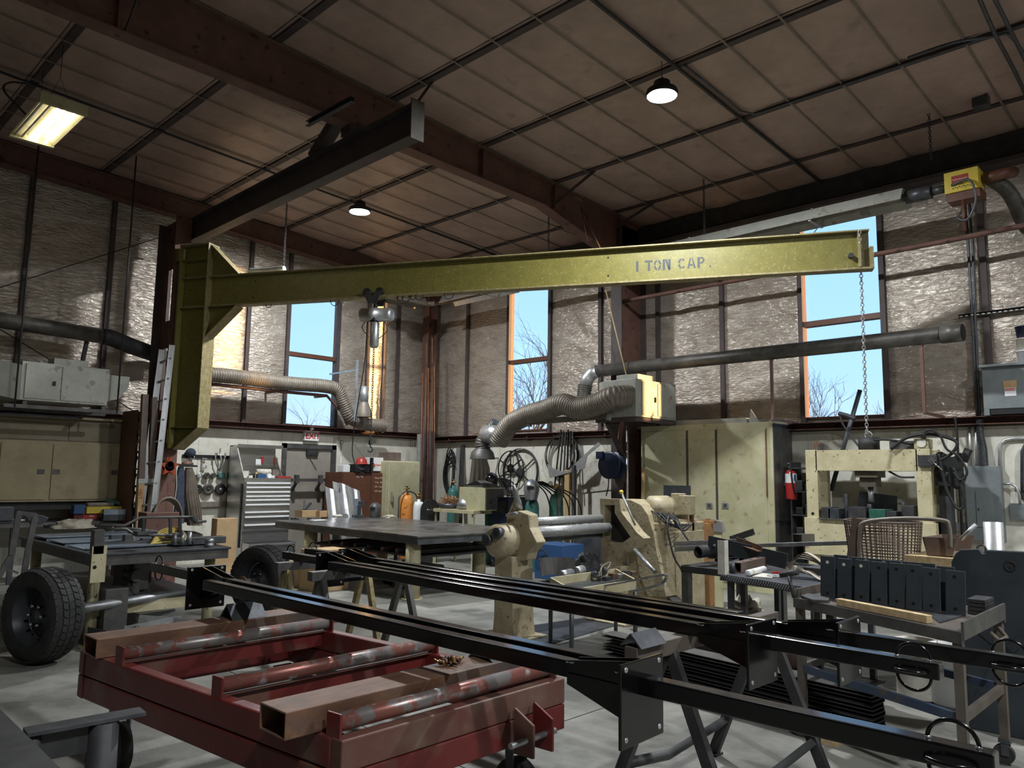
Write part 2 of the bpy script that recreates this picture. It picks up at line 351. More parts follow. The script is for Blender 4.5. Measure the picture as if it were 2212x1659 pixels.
def quilt(axis, c, u0, u1, z0, z1, seed=0, slope=False):
    nx = max(6, int((u1 - u0) / .05)); nz_ = max(8, int((z1 - z0) / .05)); mb = MB()
    for i in range(nx + 1):
        s_ = i / nx; u = u0 + (u1 - u0) * s_; zt = (zr(u) if slope else z1)
        for j in range(nz_ + 1):
            t = j / nz_; z = z0 + (zt - z0) * t
            h = abs(math.sin(PI * s_)) ** .5 * abs(math.sin(PI * t)) ** .25
            # creases fan out from the edges
            q = noise.noise(V((u * 1.3 + seed, z * 7 + 2.2 * math.sin(u * 2.1 + seed), seed))) * .020 + noise.noise(V((u * 3 + seed, z * 18 + u * 6, 9))) * .008 + noise.noise(V((u * 1.5, z * 1.2, seed))) * .03
            d = (.035 + q) * h + .004
            mb.v.append(V((u, c - d, z)) if axis == 'Y' else V((c - d, u, z)))
    m = nz_ + 1
    for i in range(nx):
        for j in range(nz_): mb.f.append((i * m + j, (i + 1) * m + j, (i + 1) * m + j + 1, i * m + j + 1)); mb.s.append(True)
    return struct(mb.build('wall_back' if axis == 'Y' else 'wall_right', 'quilt'))
SA = [.5, 1.7, 2.95, 4.15, 5.35, 6.6, 7.42, 8.56, 9.3, 9.72, 10.08, 11.1]
for i, (a, b) in enumerate(zip(SA, SA[1:])):
    if a == 7.42: quilt('Y', YA, a, b, W1[3], zr(8), i, True)
    else: quilt('Y', YA, a, b, 2.5, 6.2, i, True)
SB = [-1.5, -.2, 1.1, 2.36, 3.6, 4.77, 6.07, 7.29, 8.54, 9.78, 10.92, 12.17, 13.4]
for i, (a, b) in enumerate(zip(SB, SB[1:])):
    if a in (3.6, 9.78): quilt('X', XB, a, b, 5.42, 5.95, i + 20)
    else: quilt('X', XB, a, b, 2.42, 5.95, i + 20)
for x in SA[:-1]:
    struct(MB().box(x - .035, x + .035, YA - .07, YA, 2.45, zr(x) - .02).build('trim_4', 'redoxdark'))
for y in SB[:-1]: struct(MB().box(XB - .07, XB, y - .035, y + .035, 2.4, 5.95).build('trim_5', 'redoxdark'))
# windows: frame, mid rail, pane
for k, (ax, w_) in enumerate((('Y', W1), ('X', W2), ('X', W3))):
    a, d, z0, z1 = w_
    mb = MB()
    def fb(u0, u1, za, zb, mb=mb, ax=ax):
        if ax == 'Y': mb.box(u0, u1, YA - .03, YA + .09, za, zb)
        else: mb.box(XB - .03, XB + .09, u0, u1, za, zb)
    fb(a, a + .03, z0, z1); fb(d - .03, d, z0, z1); fb(a, d, z0, z0 + .03); fb(a, d, z1 - .03, z1); fb(a + .03, d - .03, 3.86, 3.94)
    fr = struct(mb.build('window_%d' % (k + 1), 'brown'))
    for za, zb in ((z0 + .03, 3.86), (3.94, z1 - .03)):
        p = MB().box(a + .03, d - .03, YA + .06, YA + .066, za, zb) if ax == 'Y' else MB().box(XB + .06, XB + .066, a + .03, d - .03, za, zb)
        p.build('pane', 'pane', fr)
# liner panels below the girt, with seams
def liner(axis, c, rng, skip, z1):
    mb = MB(); u = rng[0]
    while u < rng[1] - .05:
        v = min(u + .915, rng[1])
        for a, b, zt in ([(u, v, 0)] if not skip or v <= skip[0] or u >= skip[1] else [(u, max(u, skip[0]), 0), (max(u, skip[0]), min(v, skip[1]), skip[2]), (min(v, skip[1]), v, 0)]):
            if b - a > .01:
                if axis == 'Y': mb.box(a + .002, b - .002, c - .03, c, zt, z1)
                else: mb.box(c - .03, c, a + .002, b - .002, zt, z1)
        u = v
    return struct(mb.build('wall_back' if axis == 'Y' else 'wall_right', 'liner'))
liner('Y', YA, (XL, XB - .03), (7.42, 8.62, 2.13), 2.36)
liner('X', XB, (YF, YA - .03), None, 2.30)
# girts: the shelf-like channel above the liner
for nm, p0, p1, z in (('trim_6', (XL, YA - .1, 2.44), (XB, YA - .1, 2.44), 0), ('trim_7', (XB - .1, YA, 2.37), (XB - .1, YF, 2.37), 0)):
    struct(MB().chan(p0, p1, .2, .1, .008, up=(0, 0, 1)).build(nm, 'redox'))
struct(MB().box(XB - .12, XB, YF, YA, 5.72, 6.02).build('trim_8', 'dark'))
struct(MB().box(XB - .25, XB, YF, 7.5, 5.6, 5.66).build('trim_8', 'redoxdark'))
# ---- door and its frame
dd = struct(MB().box(7.52, 8.52, YA - .005, YA + .04, .01, 2.06).build('door_1', 'doorgrey', bev=.003))
mb = MB().box(7.42, 7.52, YA - .05, YA + .12, 0, 2.15).box(8.52, 8.62, YA - .05, YA + .12, 0, 2.15).box(7.42, 8.62, YA - .05, YA + .12, 2.06, 2.15)
mb.build('door_frame', 'trowel', dd)
mb = MB().box(7.95, 8.2, YA - .06, YA - .005, 1.93, 2.03).bar((8.02, YA - .06, 1.95), (8.1, YA - .25, 1.98), .02, .01)
mb.build('door_closer', 'dark', dd)
MB().box(7.95, 7.98, YA - .02, YA - .005, .9, 1.1).cyl((8.42, YA - .01, 1.0), (8.42, YA - .07, 1.0), .025).build('door_handle', 'galv', dd)
# ---- steel frame
def itaper(mb, pts, w_, tf=.015, tw=.01):  # pts: (u, ztop, zbot) along X at Y const y; vertical web with flanges
    pass
Y0 = 7.65
t = thing('roof_beam', 'deep dark red steel roof beam carrying the purlins, crossing the ceiling to the far right column', 'beam', (XB, Y0, 5.4))
P = [(XL, 5.85), (5.0, 5.79), (8.4, 5.73), (10.36, 5.28)]
poly = [(x, Y0 - .005, zr(x) - .035) for x in (XL, 10.4)][::-1] + [(x, Y0 - .005, z) for x, z in P]
MB().prism(poly, (0, .01, 0)).prism([(10.36, Y0 - .005, 5.28), (XB, Y0 - .005, 5.28), (XB, Y0 - .005, zr(XB) - .035), (10.36, Y0 - .005, zr(10.36) - .035)], (0, .01, 0)).build('web', 'redox', t)
for (x0, z0), (x1, z1) in zip(P, P[1:]): MB().bar((x0, Y0, z0), (x1, Y0, z1), .2, .016).build('bottom_flange', 'redox', t)
MB().bar((XL, Y0, zr(XL) - .045), (XB, Y0, zr(XB) - .045), .2, .016).build('top_flange', 'redox', t)
for x in (2.25, 7.1, 10.36, 8.65):
    MB().box(x - .006, x + .006, Y0 - .09, Y0 - .005, 5.82 - (.52 if x > 10 else .08 if x > 8 else 0), zr(x) - .05).build('stiffener', 'redox', t)
for x, s in ((5.5, -1), (8.65, -1), (10.2, -1), (2.3, -1)):   # flange braces up to the purlins
    MB().bar((x + .02, Y0 - .06, 5.82), (x + .02, Y0 - .85, zr(x) - .03), .05, .008, up=(1, 0, 0)).build('brace', 'redoxdark', t)
t = thing('steel_column', 'dark red steel column against the right wall under the deep roof beam', 'column', (10.7, Y0, 0))
MB().box(10.36, XB - .03, Y0 - .005, Y0 + .005, 0, 5.95).build('web', 'redox', t)
MB().box(10.34, 10.36, Y0 - .11, Y0 + .11, 0, 5.9).build('flange', 'redoxdark', t)
MB().box(XB - .05, XB - .03, Y0 - .11, Y0 + .11, 0, 5.95).build('flange', 'redoxdark', t)
MB().box(10.32, XB, Y0 - .13, Y0 + .13, 0, .02).build('base_plate', 'redoxdark', t)
t = thing('roof_beam', 'shallower red steel beam running along the top of the back wall', 'beam', (4, YA - .3, 5.7))
MB().bar((XL, YA - .25, zr(XL) - .05), (XB, YA - .25, zr(XB) - .05), .2, .014).build('top_flange', 'redox', t)
MB().bar((XL, YA - .25, zr(XL) - .38), (XB, YA - .25, zr(XB) - .38), .2, .014).build('bottom_flange', 'redox', t)
MB().prism([(XL, YA - .255, zr(XL) - .37), (XB, YA - .255, zr(XB) - .37), (XB, YA - .255, zr(XB) - .05), (XL, YA - .255, zr(XL) - .05)], (0, .01, 0)).build('web', 'redox', t)
# corner column
t = thing('steel_column', 'dark red steel column standing in the far corner of the shop', 'column', (10.75, 13.1, 0))
MB().ib((10.72, 13.05, 0), (10.72, 13.05, 5.7), .2, .25, .012, .01, up=(1, 0, 0)).build('shaft', 'redox', t)
MB().box(10.55, 10.9, 12.85, 13.2, 0, .02).build('base_plate', 'redoxdark', t)
# crane column with cut-outs in its web
t = thing('steel_column', 'red steel column with rectangular openings in its web, behind the yellow jib crane', 'column', (4.8, 12.45, 0))
mb = MB(); zs = [0, 2.6, 3.35, 3.75, 4.55, 5.7]
for y0, y1 in ((12.12, 12.32), (12.58, 12.8)): mb.box(4.795, 4.805, y0, y1, 0, 5.65)
for z0, z1 in ((0, 2.55), (3.55, 4.0), (4.85, 5.65)): mb.box(4.795, 4.805, 12.32, 12.58, z0, z1)
mb.build('web', 'redox', t)
MB().box(4.68, 4.93, 12.1, 12.12, 0, 5.65).build('flange', 'redox', t); MB().box(4.68, 4.93, 12.8, 12.82, 0, 5.65).build('flange', 'redoxdark', t)
MB().box(4.6, 5.05, 12.0, 12.95, 0, .025).build('base_plate', 'redoxdark', t)
t = thing('tie_beam', 'dark steel beam linking the crane column to the underside of the roof beam', 'beam', (5.0, 9.5, 5.29))
MB().ib((5.0, 12.8, 5.48), (5.0, 6.42, 5.48), .17, .38, .014, .01).build('beam', 'redoxdark', t)
MB().box(4.91, 5.09, 6.40, 6.42, 5.26, 5.72).build('end_plate', 'dkgrime_shade', t, label='end plate with an oval hole')
MB().bar((5.0, 8.55, 5.67), (5.0, 7.75, 6.2), .15, .14).build('knee_brace', 'redoxdark', t)
MB().box(4.88, 5.12, 7.55, 7.75, 5.67, 5.79).build('bolt_plate', 'redoxdark', t)
tag(MB().chan(onX(664, 268, 4.3), onX(762, 214, 4.3), .05, .06, .006).build('strut_channel', 'dark'), 'short loose dark channel slung under the roof beam, left of the tie beam end', 'channel')
# thin rod and pipes on the ceiling
tag(MB().cyl((-2, 10.78, zr(-2) - .06), (XB, 10.78, zr(XB) - .06), .018, n=8).build('ceiling_rod', 'dark'), 'long thin black rod crossing the left ceiling below the purlins', 'rod')
tag(MB().bar((-2, 4.38, zr(-2) - .06), (XB, 4.38, zr(XB) - .06), .03, .03).build('ceiling_conduit', 'dark'), 'dark conduit running down the ceiling past the round lamp to the eave', 'conduit')
tag(MB().tube([(7.1, 4.30, zr(7.1) - .05), (8.4, 4.30, zr(8.4) - .05), (8.58, 4.2, zr(8.6) - .05), (8.6, 2.0, zr(8.6) - .05), (8.6, -1, zr(8.6) - .05)], .014, 8).build('ceiling_conduit', 'mill'), 'thin conduit bending along a purlin from the round lamp to the right', 'conduit')
# rods crossing wall
tag(MB().tube(spline([onX(1340, 652, 10.5), onX(1885, 551, 10.5), onX(2212, 487, 10.5), onX(2300, 470, 10.5)]), .035, 8).build('gas_pipe', 'redox'), 'long dark red pipe running level across the right wall behind the crane tip', 'pipe')
tag(MB().cyl(onY(-60, 640, 13.2), onY(345, 513, 13.2), .008, n=6).build('tension_rod', 'dark'), 'thin diagonal tension rod across the left wall quilting', 'rod')
tag(MB().cyl(onY(-10, 705, 13.2), onY(300, 895, 13.2), .008, n=6).build('tension_rod', 'dark'), 'thin rod slanting down behind the left filter unit', 'rod')

for k, (pts, r, lb) in enumerate((([(2108, -20), (2150, 75), (2190, 150), (2225, 225)], .02, 'left of two pipes crossing the ceiling at the top right corner'), ([(2140, -20), (2165, 30), (2205, 110), (2240, 180)], .02, 'right of two pipes crossing the ceiling at the top right corner'), ([(1961, 125), (2060, 92), (2150, 78), (2165, 74), (2185, 80), (2230, 140)], .016, 'thin conduit curving along the purlin at top right'))):
    tag(MB().tube(spline([onZ(x, y, 5.98) for x, y in pts]), r, 8).build('ceiling_pipe', 'mill'), lb, 'pipe')
p = onZ(2120, 232, 5.95); tag(MB().box(p.x - .07, p.x + .07, p.y - .08, p.y + .08, p.z, zr(p.x) - .03).build('ceiling_box', 'mill'), 'small dark electrical box on the ceiling above the yellow heater box', 'box')
# ================================================================== lamps
def highbay(p, label, vis=True):
    p = V(p); t = thing('high_bay_lamp', label, 'lamp', p, group=None)
    MB().lathe([(0, .16), (.06, .16), (.09, .14), (.10, .06), (.17, .04), (.18, .0), (.17, -.02), (.155, -.02)], p, n=28).build('housing', 'black', t)
    MB().lathe([(0, -.014), (.155, -.014)], p, n=28).build('lens', 'led', t)
    MB().torus(p + V((0, 0, -.02)), (0, 0, 1), .17, .008, 28, 6).build('rim', 'dark', t)
    MB().torus(p + V((0, 0, .18)), (1, 0, 0), .02, .004, 12, 5).cyl(p + V((0, 0, .2)), (p.x, p.y, zr(p.x) - .02), .004, n=5).build('hanger', 'black', t)
    return t
highbay(onZ(1430, 203, 5.85), 'round high bay lamp glowing white under the right half of the ceiling')
highbay(onZ(777, 455, 5.88), 'smaller-looking round high bay lamp glowing beyond the tie beam, over the exit')
for i, (x, y) in enumerate(((7.0, -1.8), (1.0, -1.8))):  # unseen fill lamps, added behind the camera to brighten the shop
    highbay((x, y, 5.9), ('unseen round fill lamp added near the right wall behind the camera', 'unseen round fill lamp added behind the camera', 'unseen round fill lamp added far to the left')[i])
A, B_, Cc, D = onZ(100, 215, 5.62), onZ(175, 246, 5.62), onZ(102, 322, 5.62), onZ(22, 303, 5.62)
c = (A + B_ + Cc + D) / 4; ux = (B_ - A).normalized()
t = thing('fluorescent_lamp', 'hanging white fluorescent fixture with bright tubes at upper left', 'lamp', c)
c0 = V((2.28, 9.95, 5.62)); hw = .24; hl = .64
mb = MB()
sec = [(-hw, -.0), (-hw + .03, .05), (-.08, .07), (.08, .07), (hw - .03, .05), (hw, 0), (hw - .005, 0), (hw - .06, .045), (.075, .06), (0, .01), (-.075, .06), (-hw + .06, .045), (-hw + .005, 0)]
mb.prof(sec, c0 - V((0, hl, 0)), c0 + V((0, hl, 0))); mb.build('reflector', 'cream', t)
for s in (-1, 1): MB().box(c0.x - hw, c0.x + hw, c0.y + s * hl - .03, c0.y + s * hl + .03, c0.z - .02, c0.z + .09).build('end_cap', 'cream', t)
for k, x in enumerate((-.19, -.11, -.03, .035, .14)):
    MB().cyl(c0 + V((x, -hl + .04, .012)), c0 + V((x, hl - .04, .012)), .013, n=8).build('fluorescent_tube', 'tubelamp' if k > 1 else 'offwhite', t)
for s in (-1, 1):
    MB().tube([c0 + V((-.12, s * .45, .09)), c0 + V((0, s * .4, .45)), c0 + V((.12, s * .45, .09))], .004, 5).cyl(c0 + V((0, s * .4, .45)), V((c0.x, c0.y + s * .4, zr(c0.x) - .03)), .004, n=5).build('suspension_wire', 'dark', t)
MB().tube(spline([c0 + V((-.2, .1, .09)), c0 + V((-.45, .0, .25)), c0 + V((-.35, .3, .5)), c0 + V((-.1, .75, .75))]), .012, 7).build('cable', 'black', t)
# ================================================================== jib crane
JP = V((4.83, 12.0, 0)); JU = V((.465, -.885, 0)).normalized(); JN = V((.885, .465, 0)).normalized()
def J(s, z, n=0): return JP + JU * s + V((0, 0, z)) - JN * n      # n > 0 towards the viewer
def jbox(mb, s0, s1, z0, z1, n0, n1):
    return mb.prism([J(s0, z0, n0), J(s1, z0, n0), J(s1, z1, n0), J(s0, z1, n0)], -JN * (n1 - n0))
t = thing('jib_crane', 'long yellow jib crane with knee brackets, hung on the red column', 'crane', JP + V((0, 0, 1.93)))
mb = MB(); jbox(mb, .01, 9.93, 4.15, 4.6, -.006, .006); mb.build('arm_web', 'yellow', t)
mb = MB(); jbox(mb, 0, 9.93, 4.6, 4.617, -.085, .085); mb.build('top_flange', 'yellowdirty', t)
mb = MB(); jbox(mb, 0, 9.97, 4.128, 4.15, -.085, .085); mb.build('bottom_flange', 'yellowdirty', t)
mb = MB(); mb.prism([J(.01, 2.27), J(.5, 2.27), J(.5, 4.13), J(.01, 4.13)], -JN * .01)
mb.prism([J(.01, 4.617), J(.5, 4.617), J(.5, 5.12), J(.01, 5.12)], -JN * .01); mb.prism([J(.01, 2.25), J(.5, 2.25), J(.09, 1.94), J(.01, 1.94)], -JN * .01)
mb.build('post_web', 'yellow', t)
mb = MB(); jbox(mb, -.02, .005, 1.94, 5.14, -.13, .13); mb.build('post_flange', 'yellow', t)
mb = MB(); jbox(mb, .5, .515, 2.25, 5.14, -.13, .13); mb.build('post_flange', 'yellowdirty', t)
mb = MB(); jbox(mb, -.02, .51, 5.12, 5.14, -.13, .13); mb.build('post_cap', 'yellowdirty', t)
for z in (4.88, 2.25): mb = MB(); jbox(mb, .0, .5, z, z + .014, -.11, .11); mb.build('stiffener', 'yellow', t)
MB().prism([J(.5, 2.25, .13), J(.09, 1.93, .13), J(.09, 1.93, -.13), J(.5, 2.25, -.13)], (0, 0, -.015)).build('toe_plate', 'yellowdirty', t)
mb = MB(); mb.prism([J(.51, 4.617), J(1.03, 4.617), J(.51, 5.12)], -JN * .01); mb.build('upper_gusset', 'yellow', t)
MB().bar(J(.5, 5.13), J(1.04, 4.62), .16, .014, up=JN.cross(V((0, 0, 1)))).build('gusset_flange', 'yellowdirty', t)
mb = MB(); mb.prism([J(.51, 4.13), J(1.03, 4.13), J(.51, 3.66)], -JN * .01); mb.build('lower_gusset', 'yellow', t)
MB().bar(J(.51, 3.65), J(1.04, 4.12), .2, .014, up=JN.cross(V((0, 0, 1)))).build('gusset_flange', 'yellowdirty', t)
for z in (2.12, 4.98): MB().box(4.70, 4.80, 11.96, 12.12, z - .1, z + .1).build('hinge_block', 'yellow', t)
mb = MB(); jbox(mb, 9.8, 9.83, 4.16, 4.6, .0, .08); jbox(mb, 9.93, 9.97, 4.15, 4.4, -.08, .08); mb.build('end_stop', 'yellowdirty', t)
mb = MB(); mb.cyl(J(9.72, 4.31, .0), J(9.72, 4.31, .07), .03); mb.build('end_bumper', 'dark', t)
for s, z in ((.12, 4.43), (.43, 4.44), (1.28, 4.25), (1.3, 4.5), (6.75, 4.5), (6.75, 4.25), (.18, 3.2), (.26, 3.2), (.2, 3.05)):
    MB().cyl(J(s, z, .0), J(s, z, .009), .012 if z < 4.6 else .012, n=8).build('bolt_hole', 'hole', t)
# stencilled capacity: strokes cut like a stencil, each character a polygon set
def stencil():
    mb = MB(); n0 = .0062
    def q(*p): mb.prism([J(s, z, n0) for s, z in p], -JN * .0015)
    zb, zt = 4.285, 4.425; h = zt - zb
    def bar(s, a=zb, b=zt, w_=.03): q((s, a), (s + w_, a), (s + w_, b), (s, b))
    bar(7.12, w_=.03)
    q((7.235, zt - .025), (7.335, zt - .025), (7.335, zt), (7.235, zt)); bar(7.272, zb, zt - .032)
    def ring(s, half=None):
        for a0, a1 in ([(100, 172), (188, 260), (280, 352), (8, 80)] if not half else [(100, 172), (188, 260), (280, 320), (40, 80)]):
            pts = [];
            for r_ in (1, .58 if not half else .55):
                ar = [math.radians(a0 + (a1 - a0) * i / 5) for i in range(6)]
                if r_ != 1: ar = ar[::-1]
                pts += [(s + .048 + .048 * (r_ if r_ == 1 else .5) * math.cos(a), zb + h / 2 + h / 2 * (r_ if r_ == 1 else .66) * math.sin(a)) for a in ar]
            q(*pts)
    ring(7.35); bar(7.465); bar(7.537); q((7.495, zt), (7.52, zt), (7.56, zb), (7.535, zb))
    ring(7.66, True)
    q((7.775, zb), (7.8, zb), (7.825, zt - .01), (7.812, zt)); q((7.832, zt), (7.845, zt), (7.885, zb), (7.86, zb)); q((7.808, zb + .035), (7.85, zb + .035), (7.845, zb + .055), (7.813, zb + .055))
    bar(7.905); q((7.937, zt), (7.97, zt), (7.995, zt - .03), (7.995, zt - .05), (7.97, zb + .055), (7.937, zb + .055), (7.937, zb + .075), (7.96, zb + .075), (7.972, zb + .095), (7.972, zt - .03), (7.96, zt - .02), (7.937, zt - .02))
    q((8.05, zb), (8.072, zb), (8.072, zb + .022), (8.05, zb + .022))
    return mb
stencil().build('capacity_lettering', 'stencil', t, label='black stencilled words 1 TON CAP.')
# ---- hoist
hc = J(3.35, 0, 0)
t = thing('chain_hoist', 'grey electric chain hoist hanging from a trolley on the crane arm', 'hoist', hc + V((0, 0, 3.8)))
mb = MB()
for sg in (-1, 1):
    n = .1 * sg; mb.prism([J(3.2, 4.22, n), J(3.3, 4.22, n), J(3.35, 4.12, n), J(3.4, 4.22, n), J(3.5, 4.22, n), J(3.42, 4.03, n), J(3.28, 4.03, n)], -JN * .012 * sg)
mb.cyl(J(3.35, 4.05, -.1), J(3.35, 4.05, .1), .02); mb.build('trolley_plate', 'dark', t)
for s in (3.25, 3.45):
    for n in (.06, -.1): MB().cyl(J(s, 4.2, n), J(s, 4.2, n + .04), .062, n=18).build('trolley_wheel', 'black', t)
MB().cyl(J(3.35, 4.05), J(3.35, 3.98), .03).build('hook_eye', 'black', t)
c0, c1 = J(3.12, 3.89), J(3.62, 3.87)
MB().lathe([(0, 0), (.085, 0), (.1, .02), (.1, .14), (.106, .14), (.106, .26), (.1, .26), (.1, .46), (.085, .5), (0, .5)], c0, c1 - c0, 20).build('motor_body', 'galv', t)
MB().box(hc.x - .07, hc.x + .07, hc.y - .07, hc.y + .07, 3.78, 3.84).build('chain_guide', 'black', t)
MB().lathe([(0, 0), (.05, .0), (.068, .03), (.068, .36), (.05, .38)], hc + V((0, 0, 3.4)), (0, 0, 1), 18).build('chain_bag', 'galv', t)
MB().tube(spline([J(3.2, 3.8), J(3.15, 3.7), J(3.25, 3.58), J(3.32, 3.55)]), .006, 6).tube(spline([J(3.5, 3.8), J(3.55, 3.65), J(3.45, 3.55), J(3.38, 3.52)]), .006, 6).build('cable_loop', 'black', t)
mb = MB(); chain(mb, hc + V((0, 0, 3.4)), hc + V((0, 0, 2.06)), .045, .005); mb.build('chain', 'mill', t)
mb = MB().box(hc.x - .018, hc.x + .018, hc.y - .02, hc.y + .02, 2.0, 2.07)
x_, u_ = JU, V((0, 0, 1)); mb.tube([hc + V((0, 0, 2.0))] + [hc + V((0, 0, 1.935)) + JU * .035 * math.cos(a) + V((0, 0, .035)) * math.sin(a) for a in [PI / 2 - i * PI * 1.45 / 12 for i in range(13)]], .009, 8); mb.build('load_hook', 'mill', t)
pc = [hc + JU * a + V((0, 0, z)) for a, z in ((-.12, 3.8), (-.14, 3.2), (-.22, 2.6), (-.27, 2.2), (-.28, 1.9), (-.22, 1.72), (-.1, 1.65), (.0, 1.72), (.03, 1.8))]
t2 = thing('hoist_pendant', 'black pendant control on its long looping cable under the hoist', 'control', hc + V((0, 0, 1.6)))
MB().tube(spline(pc), .007, 6).build('cable', 'black', t2)
MB().bar(hc + JU * .03 + V((0, 0, 1.6)), hc + JU * .03 + V((0, 0, 1.82)), .04, .035).build('handle', 'black', t2)
MB().torus(hc + JU * -.12 + V((0, 0, 1.57)), JN, .035, .006, 16, 6, 0, 4.6).build('hook', 'black', t2)
# festoon cable bundle under the arm right of the hoist
mb = MB()
for s, r, dz in ((3.75, .05, .0), (3.85, .07, -.01), (3.95, .05, 0), (3.8, .09, -.05), (4.05, .06, .0), (4.5, .07, .01), (2.7, .07, .02), (.98 + .6, .05, .03)):
    mb.torus(J(s, 4.11 + dz, .02), JN, r, .006, 20, 6, PI, 2 * PI) if False else mb.tube([J(s + r * math.cos(a), 4.128 + dz * 0 - r * 1.2 * math.sin(a), .03) for a in [PI * i / 12 for i in range(13)]], .006, 6)
tag(mb.build('festoon_cable', 'mill'), 'small loops of grey cable hanging under the crane arm by the hoist', 'cable')
mb = MB(); chain(mb, J(9.82, 4.6, .1), onX(1873, 940, 9.9) + V((0, 0, .02)), .06, .006)
tag(mb.build('load_chain', 'galv'), 'long thin chain hanging from the crane tip down to the press ram', 'chain')
tag(MB().tube([J(9.3, 4.62), J(9.5, 4.95, -.3)], .006, 5).build('guy_wire', 'dark'), 'short wire rising from the crane arm tip to the heater', 'wire')
tag(MB().tube(spline([J(1.1, 4.7, -.1), J(1.3, 4.7, -.15), J(1.7, 4.71, -.15)]), .05, 12).build('motor_cover', 'galv'), 'small ribbed silver tube lying on top of the crane arm near the column', 'tube')
# hang rods and chains from the roof
for px, y0, y1, x, lb in ((1520, 400, 505, 9.9, 'right of the deep roof beam, over the stencilled words'), (2008, 275, 345, 9.9, 'above the yellow heater box'), (1185, 500, 560, 9.4, 'left of the deep beam, above the crane arm middle'), (618, 475, 590, 6.3, 'over the left end of the crane arm')):
    a = onX(px, y0, x); b = onX(px + 2, y1, x); mb = MB(); chain(mb, V((a.x, a.y, zr(a.x) - .03)), V((a.x, a.y, b.z)), .05, .005)
    tag(mb.build('hanger_chain', 'dark'), 'thin hanger chain from the roof ' + lb, 'chain')
tag(MB().tube([V((9.2, 7.5, 5.9)), V((9.0, 7.2, 5.2))], .008, 5).tube([V((9.2, 7.5, 5.9)), V((9.55, 7.25, 5.0))], .008, 5).build('sling_cable', 'brown'), 'inverted V of thin cable hanging from the deep roof beam', 'cable')
# ---- radiant tube heater
HX, HZ = 10.08, 5.17
t = thing('radiant_heater', 'long radiant tube heater with a yellow burner box, slung along the right wall', 'heater', (HX, 5, HZ))
bx = onX(2079, 392, HX - .1)
MB().box(HX - .14, HX + .12, 2.12, 2.48, HZ - .14, HZ + .12).build('burner_box', 'heatyellow', t, .004)
MB().box(HX - .12, HX + .10, 2.1, 2.46, HZ - .24, HZ - .14).build('burner_tray', 'brown', t)
MB().box(HX - .142, HX - .14, 2.22, 2.40, HZ - .03, HZ + .06).build('red_nameplate', 'redplastic', t)
mb = MB(); mb.tube([V((HX - .1425, 2.39 - .01 * i, HZ + .01 + .008 * math.sin(i * 2.1))) for i in range(17)], .003, 5); mb.build('nameplate_script', 'white', t)
mb = MB()
for i in range(11): mb.box(HX - .143, HX - .139, 2.16 + i * .022, 2.171 + i * .022, HZ - .1 + (i % 2) * .012, HZ - .088 + (i % 2) * .012)
mb.build('checker_stripe', 'black', t)
MB().cyl((HX, 2.48, HZ - .02), (HX, 2.66, HZ - .02), .05, n=14).cyl((HX, 2.66, HZ - .02), (HX, 2.95, HZ - .02), .085, n=16).build('burner_tube', 'mill', t)
MB().tube([V((HX, 2.9, HZ - .02)), V((HX, 12.1, HZ - .02))] + arc((HX - .25, 12.1, HZ - .02), .25, 0, PI / 2, 8, (1, 0, 0), (0, 1, 0)) + [V((8.9, 12.35, HZ - .02))], .05, 14).build('heat_tube', 'duct', t)
rf = [(-.22, -.1), (-.12, .06), (.12, .06), (.22, -.1), (.225, -.095), (.125, .068), (-.125, .068), (-.225, -.095)]
for y0, y1, mt in ((2.95, 8.3, 'filter'), (9.9, 11.75, 'alu')):
    MB().prof(rf, (HX, y0, HZ), (HX, y1, HZ)).build('reflector', mt, t)
MB().prof(rf, (9.9, 12.35, HZ), (9.0, 12.35, HZ)).build('reflector', 'duct', t)
for y in (4.1, 6.0, 10.5): MB().bar((HX - .21, y, HZ - .11), (HX + .21, y, HZ - .11), .035, .008).bar((HX - .21, y, HZ - .11), (HX - .12, y, HZ + .08), .035, .006).build('tube_bracket', 'galv', t)
MB().tube([V((HX + .02, 2.1, HZ)), V((HX + .05, 1.9, HZ + .02)), V((HX + .3, 1.85, HZ + .1))], .065, 14).build('air_inlet', 'brown', t)
mb = MB(); ribbed(mb, [V((HX + .1, 2.05, HZ + .02)), V((HX + .3, 1.9, HZ - .15)), V((XB - .25, 1.86, HZ - .4)), V((XB, 1.85, HZ - .42))], .075, .02, .006); mb.build('exhaust_hose', 'ductdark', t)
MB().tube(spline([V((HX - .15, 2.4, HZ - .05)), V((HX - .2, 2.2, HZ - .05)), V((HX - .18, 2.15, HZ - .3)), V((HX - .15, 2.25, HZ - .5)), V((HX - .12, 2.36, HZ - .45)), V((HX - .1, 2.3, HZ - .35))]), .014, 7).build('gas_hose', 'mill', t)
MB().cyl((HX - .1, 2.3, HZ - .22), (HX - .1, 2.3, HZ - .62), .02, n=8).build('gas_drop', 'brown', t)
